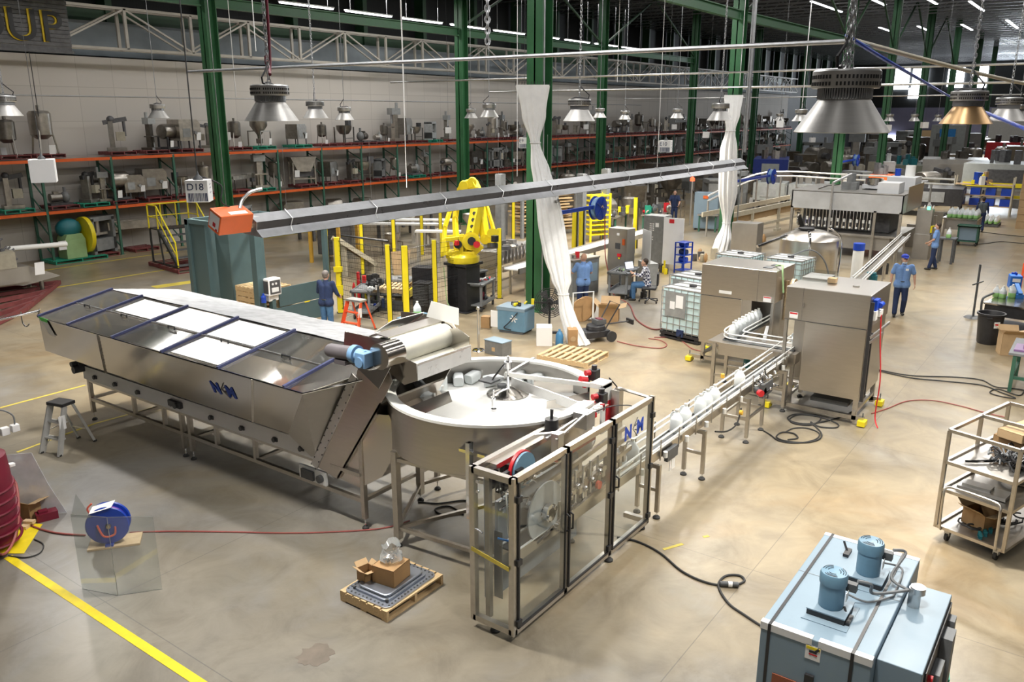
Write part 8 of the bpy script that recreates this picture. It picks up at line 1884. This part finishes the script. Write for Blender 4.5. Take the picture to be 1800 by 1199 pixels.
o = ss_cab('control_cabinet', 'dark stainless cabinet left of the filling machine', (33.2, 11.6, 0), R(0), 1.1, .7, 1.35, STEELD)
# conveyor from the fillers to the machine, with green jugs
t = thing('bottle_conveyor', 'white railed conveyor running from the right cabinet to the filling machine', 'conveyor', (17.7, 5.0, 0))
a, b = Vector((17.75, 5.02, 1.0)), Vector((35.1, 6.35, 1.0)); dv = (b - a); nv = Vector((-dv.y, dv.x, 0)).normalized(); O_ = Vector((17.7, 5.0, 0))
MB().bar(a - O_, b - O_, .24, .12).build('bed', STEEL, t)
for s_ in (-.15, .15):
    for z in (.10, .2): MB().tube([a - O_ + nv * s_ + Vector((0, 0, z)), b - O_ + nv * s_ + Vector((0, 0, z))], .02, 6).build('guide_rail', WHITEPE, t)
for k in range(7):
    p = a.lerp(b, .06 + k / 7) - O_
    MB().box(p.x - .03, p.y - .15, 0, p.x + .03, p.y - .1, .95).box(p.x - .03, p.y + .1, 0, p.x + .03, p.y + .15, .95).build('leg', FRAME, t)
for f, lb in ((.33, 'green filled jug on the conveyor behind the right cabinet, left one'), (.27, 'green filled jug on the conveyor behind the right cabinet, right one')):
    p = a.lerp(b, f); jugG.put((p.x, p.y, 1.065), 1, lb, 'green jugs on the rear conveyor', 1.15)
# curved white conveyor behind and the beige conveyor with the orange side
t = thing('beige_conveyor', 'beige inclined conveyor with an orange brown side left of the filling machine', 'conveyor', (36, 14, 0))
a, b = aty(1318, 405, 14.6), aty(1392, 355, 14.2); OB = Vector((36, 14, 0)); p, q = Vector((36.6, 14.4, 1.1)), Vector((45.0, 13.0, 1.35))
MB().bar(p - OB, q - OB, .08, .22).bar(p - OB + Vector((.3, 1.2, 0)), q - OB + Vector((.3, 1.2, 0)), .08, .22).bar(p - OB + Vector((0, 0, -.75)), q - OB + Vector((0, 0, -.75)), .1, .12).build('side_rail', BEIGE, t)
MB().bar(p - OB + Vector((.3, .1, -.2)), q - OB + Vector((.3, .1, -.2)), .04, .5).build('side_panel', CARDL, t)
for k in range(4): x = p.lerp(q, k / 3.3) - OB; MB().box(x.x - .05, x.y - .06, 0, x.x + .05, x.y + .06, 1.15).box(x.x - .3, x.y - .1, 0, x.x + .3, x.y + .1, .1).build('leg', BEIGE, t)
clutter('tool_box', 'yellow tool case lying on the beige conveyor base', 'case', (38.5, 13.6, .5), .3, 4, [YELLOW], 64, .3)
t = thing('overhead_conveyor', 'white curved overhead conveyor behind the filling machine', 'conveyor', (45, 15, 0))
pts = spline([(37.5, 15.6, 1.7), (45, 16.2, 2.2), (47.5, 15.2, 2.3), (47, 12, 2.3), (46.5, 6.5, 2.3)], 8)
for s_ in (0, .25): MB().tube([p - Vector((45, 15, -s_)) for p in pts], .05, 6).build('guide_rail', WHITEPE, t)
mb = MB()
for p in pts[::3]: mb.cyl((p.x - 45, p.y - 15, 0), (p.x - 45, p.y - 15, p.z), .05, n=6)
mb.build('leg', ALU, t)
t = thing('steel_line', 'white railed packing conveyor right of the filling machine toward the jug table', 'conveyor', (42, 6.8, 0))
MB().bar((-2.6, -.3, 1.05), (4, .6, 1.05), .3, .12).build('bed', STEEL, t)
for s_ in (-.2, .2): MB().tube([(-2.6, -.3 + s_, 1.25), (4, .6 + s_, 1.25)], .03, 6).build('guide_rail', WHITEPE, t)
for x in (-2.2, 0, 2, 3.8): MB().box(x - .05, -.1, 0, x + .05, .4, 1.0).build('leg', FRAME, t)
# jug table, trolley, pallet of jugs
t = thing('accumulation_table', 'steel table full of green filled jugs beside the person in the vest', 'table', (44.2, 5.3, 0)); MB().box(-1.2, -.45, .98, .3, 1.0, 1.04).build('table_top', STEELH, t); MB().box(-1.1, -.4, .5, .2, .9, .98).build('drive_box', STEELD, t)
for x in (-1.15, .25):
    for y in (-.4, .9): MB().box(x - .04, y - .04, 0, x + .04, y + .04, 1).build('leg', FRAME, t)
for k in range(18):
    i, j = k % 6, k // 6
    jugG.put((43.3 + .38 * j, 4.98 + .22 * i, 1.045), k, ('front', 'middle', 'back')[j] + ' row, ' + ORD[i] + ' green jug from the standing worker on the far steel table', 'jugs on the far steel table', 1.3)
for k in range(8):
    jugG.put((41.6 + .5 * k, 6.78 + .068 * k, 1.115), k, ORD[k] + ' green filled jug along the far packing line behind the table', 'jugs on the far packing line', 1.3)
o = thing('pallet', 'dark pallet on the floor loaded with green jugs past the vested person', 'pallet', (49.4, 4.6, 0), 0); make_pallet(o, 1.3, 1.1, .15, 6, MDARK)
for k in range(20): jugG.put((49.55 + .27 * (k % 5), 4.75 + .26 * (k // 5), .152), k, ORD[k // 5] + ' row, ' + ORD[k % 5] + ' green jug of the block on the floor pallet past the vested person', 'jugs on the far floor pallet', 1.2)
o = cart('equipment_cart', 'green framed cart carrying a grey box right of the second worker', (41.5, 4.55, 0), 0, .7, .9, .9, RACKG); MB().box(.1, .1, .25, .6, .8, .83).build('grey_box', CABBLUE, o)
jugG.put((36.2, 5.0, 1.0), 0, 'single green filled jug at the elbow of the standing worker', 'single far jug', 1.3); solo('stand', MB().box(-.3, -.3, .95, .3, .3, 1.0).box(-.28, -.28, 0, -.2, -.2, .95).box(.2, .2, 0, .28, .28, .95).box(-.28, .2, 0, -.2, .28, .95).box(.2, -.28, 0, .28, -.2, .95), DARK, 'dark stand carrying a single green jug by the standing worker', 'stand', (36.2, 5.0, 0))
for k in range(8): solo('carton', MB().box(0, 0, 0, 2.0, 1.9, .36), CARDL, ('lowest', 'second', 'third', 'fourth', 'fifth', 'sixth', 'seventh', 'topmost')[k] + ' flat layer from below in the cardboard stack at the right edge', 'cardboard', (49.5 + .03 * (k % 2), 1.95, .37 * k), 0, 'cardboard stack at the right edge')
solo('floor_cable', MB().tube(floor_path([(1720, 407), (1760, 412), (1800, 416), (1830, 417)]), .02, 6), RUBBER, 'dark cable on the floor running right from the pallet of jugs', 'cable')
solo('floor_cable', MB().tube(floor_path([(1712, 430), (1735, 428), (1760, 425), (1800, 428), (1830, 429)]), .02, 6), RUBBER, 'dark cable on the floor running right from the green cart', 'cable')
clutter('carton_pair', 'brown cartons on the floor right of the farther curtain', 'cartons', (36.8, 12.9, 0), .5, 6, [CARD, CARDL], 65, .5)
clutter('parts_basket', 'wire basket of brown parts left of the farther curtain foot', 'basket', (31.2, 13.0, 0), .5, 10, [CARD, MDARK, BEIGE], 66, .5)
# ---------------------------------------------------------------- machines beyond the robot cell
t = thing('incline_conveyor', 'brown belted inclined conveyor behind the robot cell fence', 'conveyor', (19.2, 24.6, 0))
a, b = at(590, 420, 1.35), at(655, 462, .35); O_ = Vector((19.2, 24.6, 0)); n_ = (b - a).cross(Vector((0, 0, 1))).normalized()
MB().sheet([a - O_ + n_ * .35, a - O_ - n_ * .35, b - O_ - n_ * .35, b - O_ + n_ * .35], .05).build('belt', CARD, t)
for s_ in (.38, -.38): MB().bar(a - O_ + n_ * s_, b - O_ + n_ * s_, .06, .16).build('side_rail', BEIGE, t)
for p in (a.lerp(b, .1), a.lerp(b, .9)): MB().box(p.x - O_.x - .05, p.y - O_.y - .3, 0, p.x - O_.x + .05, p.y - O_.y + .3, p.z).build('leg', BEIGE, t)
t = thing('case_machine', 'orange yellow framed machine behind the inclined conveyor', 'machine', (22.6, 25.2, 0), .4); legs(MB(), .9, .6, 1.7, .12).box(-.95, -.65, 1.6, .95, .65, 1.75).build('frame', paint('ochre', (.62, .36, .05), .45), t); MB().box(-.7, -.4, .3, .7, .4, 1.3).build('machine_body', MDARK, t)
for k, (u, v, ln, lb) in enumerate([(700, 392, 4.2, 'long white topped bench left of the robot'), (745, 385, 3.0, 'white topped bench behind the long one'), (770, 405, 1.8, 'short white topped bench just left of the robot'), (672, 378, 3.0, 'white topped frame bench at the left of the group')]):
    p = at(u, v, 1.25); o = thing('white_bench', lb, 'bench', (p.x, p.y, 0), R(-58), 'white topped benches beyond the fence')
    MB().box(-ln / 2, -.22, 1.18, ln / 2, .22, 1.25).build('bench_top', WHITEPE, o)
    for x in (-ln / 2 + .1, 0, ln / 2 - .1): MB().box(x - .04, -.2, 0, x + .04, -.12, 1.18).box(x - .04, .12, 0, x + .04, .2, 1.18).box(x - .03, -.15, .3, x + .03, .15, .36).build('leg', ALU, o)
for k, (x, y, m, lb) in enumerate([(26.5, 30.2, GPAL, 'low green machine table above the heater'), (32.5, 30.2, TEAL, 'teal machine block below the second column rack'), (37.5, 29.5, TEAL, 'teal cabinet machine right of the second column'), (29.0, 27.5, STEEL, 'flat steel table left of the second column')]):
    o = thing('machine_table', lb, 'machine', (x, y, 0)); MB().box(-1.2, -.6, .7, 1.2, .6, 1.05).build('machine_body', m, o); legs(MB(), 1.1, .5, .7, .12).build('leg', MDARK, o)
t = thing('lumber_rack', 'rack of stacked light lumber boards right of the robot', 'rack', (33.5, 22.5, 0), R(-20)); legs(MB(), 1.6, .7, 2.4, .14).build('post', MIDGREY, t)
lrnd = random.Random(9)
for i in range(14):
    MB().cbox((lrnd.uniform(-.2, .2), lrnd.uniform(-.3, .3), .25 + .15 * i), (3.0, .9, .07), lrnd.uniform(-.08, .08)).build('board', WOOD, t)
t = thing('yellow_rack', 'yellow slatted rack with stepped shelves beyond the blue reel', 'rack', (33.2, 19.2, 0), R(-30)); legs(MB(), .5, .35, 2.2, .08).build('post', YELLOW, t)
for i in range(9): MB().box(-.5, -.35, .3 + .22 * i, .5, .35, .36 + .22 * i).build('slat_shelf', YELLOW, t)
for u, v0, v1, lb in [(1008, 445, 392, 'yellow black post right of the curtain, upright one'), (1020, 443, 388, 'yellow black post right of the curtain, leaning one'), (1115, 415, 355, 'leaning yellow post pair above the white panel'), (1064, 395, 350, 'yellow post right of the blue reel')]:
    p = at(u, v0 + 22, 0); o = thing('fence_post', lb, 'fence post', (p.x, p.y, 0), 0, 'yellow posts beyond the curtain'); MB().bar((0, 0, 0), (.15 if 'leaning' in lb else 0, .1 if 'leaning' in lb else 0, 2.2), .12).build('post', YELLOW, o); MB().bar((.08, -.08, 0), (.23 if 'leaning' in lb else .08, .02 if 'leaning' in lb else -.08, 2.2), .05).build('edge_channel', BLACK, o)
for u, v, h, lb in [(880, 440, 2.6, 'dark grey steel post right of the robot'), (1020, 440, 2.6, 'dark grey steel post behind the bald person'), (1062, 420, 2.6, 'dark grey steel post behind the blue reel')]:
    p = at(u, v, 0); solo('steel_post', MB().box(-.16, -.16, 0, .16, .16, h * 1.25), MIDGREY, lb, 'post', p)
o = ss_cab('control_cabinet', 'grey hanging style cabinet with an orange switch left of the farther curtain', (39.5, 15.9, 0), R(10), 1.2, .5, 1.9, CABBLUE); MB().box(-.05, .5, 1.6, -.012, .75, 1.75).build('orange_switch', BOXORANGE, o)
for k, (x, y, lb, ms) in enumerate([(38.3, 18.7, 'work table heaped with red and green parts before the bending person', [RED, GPAL, DARK, BEIGE, STEEL]), (40.1, 16.5, 'table of red and white parts left of the farther curtain', [RED, WHITE, MDARK, GPAL]), (36.2, 20.0, 'table with yellow parts below the bending person', [YELLOW, STEEL, MDARK])]):
    o = thing('work_table', lb.replace('heaped with red and green parts ', 'nearest ').replace('of red and white parts ', '').replace('with yellow parts ', ''), 'table', (x, y, 0), R(15)); MB().box(-1.2, -.5, .8, 1.2, .5, .86).build('table_top', STEELD, o); legs(MB(), 1.1, .4, .8, .08).build('leg', RACKG, o)
    clutter('parts_heap', lb, 'parts', (x, y, .86), .85, 20, ms, 70 + k, .45)
o = thing('beacon', 'orange red beacon lamp above the far work table', 'lamp', (41.0, 18.0, 0)); MB().cyl((0, 0, 0), (0, 0, 2.3), .05, n=8).build('pole', ALU, o); MB().lathe([(0, 2.3), (.12, 2.3), (.12, 2.45), (0, 2.55)], n=14).build('lamp', REDLED, o)
# ---------------------------------------------------------------- rows of stored machines filling the far floor
def block(name, label, cat, loc, d, m, m2, rz=0, legs_=True, top=None, seed=0):
    "one large machine: body on legs, deck fittings on top, control panel"
    o = thing(name, label, cat, loc, rz); a, b, h = d; rr_ = random.Random(seed)
    MB().box(-a / 2, -b / 2, .35 * h, a / 2, b / 2, h * .85).build('machine_body', m, o)
    legs(MB(), a / 2 - .1, b / 2 - .1, .36 * h, .12).build('leg', MDARK, o)
    mb = MB()
    for k in range(6): x = rr_.uniform(-a / 2, a / 2) * .8; mb.cbox((x, rr_.uniform(-.3, .3) * b, h * .92), (rr_.uniform(.15, .5), rr_.uniform(.15, .5), h * rr_.uniform(.15, .4)), rr_.random())
    mb.pieces('top_fitting', m2, o)
    MB().box(-a / 2 - .03, -b / 4, h * .45, -a / 2, b / 4, h * .75).box(-a / 4, -b / 2 - .03, h * .45, a / 4, -b / 2, h * .75).build('panel', top or MGREY, o)
    return o
BIGBLUE = paint('big_machine_blue', (.01, .03, .22), .45)
PALE = paint('pale_machine', (.36, .38, .37), .5)
block('blue_machine', 'large dark blue machine under the left rim of the largest lamp', 'machine', (62, 21, 0), (5, 2.4, 3.0), BIGBLUE, MSTEEL, .3, top=PALE, seed=1)
block('pale_machine', 'pale machine with dark base behind the second curtain reel', 'machine', (50.5, 17.0, 0), (2.4, 1.8, 2.0), PALE, MDARK, .2, seed=2)
block('steel_machine', 'grey box machine with a stainless top left of the third column', 'machine', (52.5, 15.2, 0), (3.4, 2.0, 1.9), MGREY, STEELD, .1, top=STEEL, seed=3)
block('blue_machine', 'blue machine bed beside the third column and its reel', 'machine', (63.4, 15.4, 0), (3.0, 1.6, 2.0), BIGBLUE, BEIGE, .2, seed=4)
block('pale_machine', 'wide pale machine with a yellow stripe near the right edge', 'machine', (61.5, 5.2, 0), (4.6, 5.4, 3.2), PALE, MDARK, 0, top=MDARK, seed=5)
solo('yellow_bar', MB().box(-.06, -2.6, 1.35, 0, 2.6, 1.6), YELLOW, 'yellow stripe bar on the front of the wide pale machine', 'bar', (59.1, 5.2, 0))
block('stainless_tunnel', 'large stainless box tunnel left of the wide pale machine', 'machine', (69, 9.8, 0), (4.2, 4.2, 3.0), STEELD, MSTEEL, .15, top=STEEL, seed=6)
block('green_machine', 'olive machine with a sloped tray left of the stainless box tunnel', 'machine', (66, 12.6, 0), (4.6, 2.2, 2.6), paint('olive', (.14, .15, .11), .5), TEAL, .2, seed=7)
block('dark_machine', 'black machine mass behind the roof of the filling machine', 'machine', (54, 8.8, 0), (3.4, 3.6, 1.9), BLACK, MDARK, .1, seed=8)
block('red_machine', 'red topped machine under the bronze lamp', 'machine', (101, 9.6, 0), (4, 4, 3.4), RED, MDARK, .1, seed=9)
block('brown_machine', 'brown boxed machine at the right edge below the grey lamp', 'machine', (84, 5.6, 0), (4, 5, 3.6), paint('brown_box', (.20, .16, .11), .5), MSTEEL, .1, seed=10)
block('orange_machine', 'machine with an orange upright right of the third column', 'machine', (53.6, 11.4, 0), (1.4, 1.2, 2.6), ORANGE, MDARK, 0, seed=11)
# shelf with blue bins
t = thing('bin_shelf', 'shelf of blue storage bins behind the person in the vest', 'shelf', (55.5, 6.2, 0), 0)
legs(MB(), .4, 1.5, 2.2, .07).build('post', BEIGE, t)
for z in (.5, 1.1, 1.7): MB().box(-.42, -1.5, z, .42, 1.5, z + .05).build('shelf_board', CARDL, t)
for k in range(8): solo('storage_bin', MB().box(-.3, -.25, 0, .3, .25, .4), BLUE, 'blue bin on the %s board of the bin shelf behind the vested person' % ('lower' if k < 4 else 'upper'), 'bin', (55.4, 5.0 + .78 * (k % 4), 1.15 if k >= 4 else .55), 0, 'blue bins on the %s board' % ('lower' if k < 4 else 'upper'))
clutter('parts_heap', 'white and blue jugs on top of the blue bin shelf', 'parts', (55.5, 6.2, 1.75), .8, 12, [WHITEPE, BLUE, CARDL, YELLOW], 80, .7)
t = thing('yellow_line', 'low machine with a long yellow rail right of the person in the vest', 'machine', (56.5, 3.6, 0)); MB().box(-.4, -1.5, .4, .6, 1.3, .9).build('machine_body', MGREY, t); MB().box(-.5, -1.6, .95, -.4, 1.5, 1.12).build('yellow_rail', YELLOW, t); MB().box(-.3, -1.0, .9, .5, .8, 1.4).build('top_fitting', BEIGE, t)
solo('white_tarp', MB().box(0, 0, 3.0, .1, 6.2, 9.0), CLOTH, 'large white hanging sheet at the far right behind the grey lamp', 'sheet', (125, 8.2, -2.6))
o = thing('screen_machine', 'pale machine with a bright blue screen left of the bronze lamp', 'machine', (97, 13.2, 0)); MB().box(0, 0, 0, 2.2, 3.2, 4.6).build('machine_body', PALE, o); MB().box(-.05, .9, 3.0, 0, 2.4, 4.2).build('screen', paint('screen_blue', (.03, .25, .65), .3), o)
rnd = random.Random(12)
PLACED = []
FN = {'tank': 'steel tank', 'cone': 'funnel machine', 'cab': 'cabinet machine', 'arm': 'armed machine', 'drum': 'drum machine', 'kettle': 'bowl mixer', 'conv': 'conveyor unit', 'hop': 'hopper machine', 'col': 'column machine', 'press': 'framed press'}
def far_row(xs, ys, zone, s0, s1, skip=lambda x, y: False, jit=.5):
    for x in xs:
        for y in ys:
            px, py = x + rnd.uniform(-jit, jit), y + rnd.uniform(-jit, jit)
            if skip(px, py): continue
            kd = rnd.choice(list(FN)); sc = rnd.uniform(s0, s1) * (.62 if kd == 'conv' else 1); rad = (.95 if kd == 'conv' else .56) * sc
            if any((px - a) ** 2 + (py - b) ** 2 < (.92 * (rad + c)) ** 2 for a, b, c in PLACED): continue
            PLACED.append((px, py, rad))
            KIN[kd].put((px, py, 0), rnd.uniform(-3, 3), '%s among the %s' % (FN[kd], zone), '%ss, %s' % (FN[kd], zone), sc)
def hidden(x, y): return y < .085 * x + .8
FARB = [(62, 21, 3.6), (50.5, 17, 2), (52.5, 15.2, 2.6), (63, 14.6, 2.4), (61.5, 5.2, 4), (69, 9.8, 3.8), (66, 12.6, 3), (54, 8.8, 3), (101, 9.6, 3.2), (84, 5.6, 3.6), (55.5, 6.2, 2.2), (56.5, 3.6, 2), (97, 13.2, 3), (46, 12, 3)]
def skipf(x, y): return hidden(x, y) or any((x - a) ** 2 + (y - b) ** 2 < r * r for a, b, r in FARB) or any(abs(x - a) < 1.9 and abs(y - b) < 1.5 for a, b in CP)
far_row([43 + 2.7 * i for i in range(5)], [19.6, 22.6, 25.4, 28.8], 'stored machines between the curtains and the orange rack', 1.2, 1.9, skipf)
far_row([56 + 2.7 * i for i in range(8)], [7.2, 9.4, 11.6, 13.8, 16, 18.2, 20.4, 22.8, 25.4, 29], 'crowded machines behind the filling machine', 1.5, 2.3, skipf)
far_row([77 + 4.2 * i for i in range(6)], [8.5, 11.5, 14.5, 17.5, 20.5, 23.5, 27], 'dark crowded machine rows in the far hall', 1.9, 2.7, skipf)
far_row([104 + 5.5 * i for i in range(5)], [10.5, 14, 18, 22.5, 27], 'farthest machines before the lilac wall', 2.3, 3.1, skipf)
far_row([24.5, 27.6, 30.6], [24.3], 'small machines between the robot cell and the rack', .9, 1.2, jit=.3)
far_row([36.5, 39.5, 42.5], [21.0, 24.2], 'machines beyond the lumber rack', 1.1, 1.6, jit=.4)
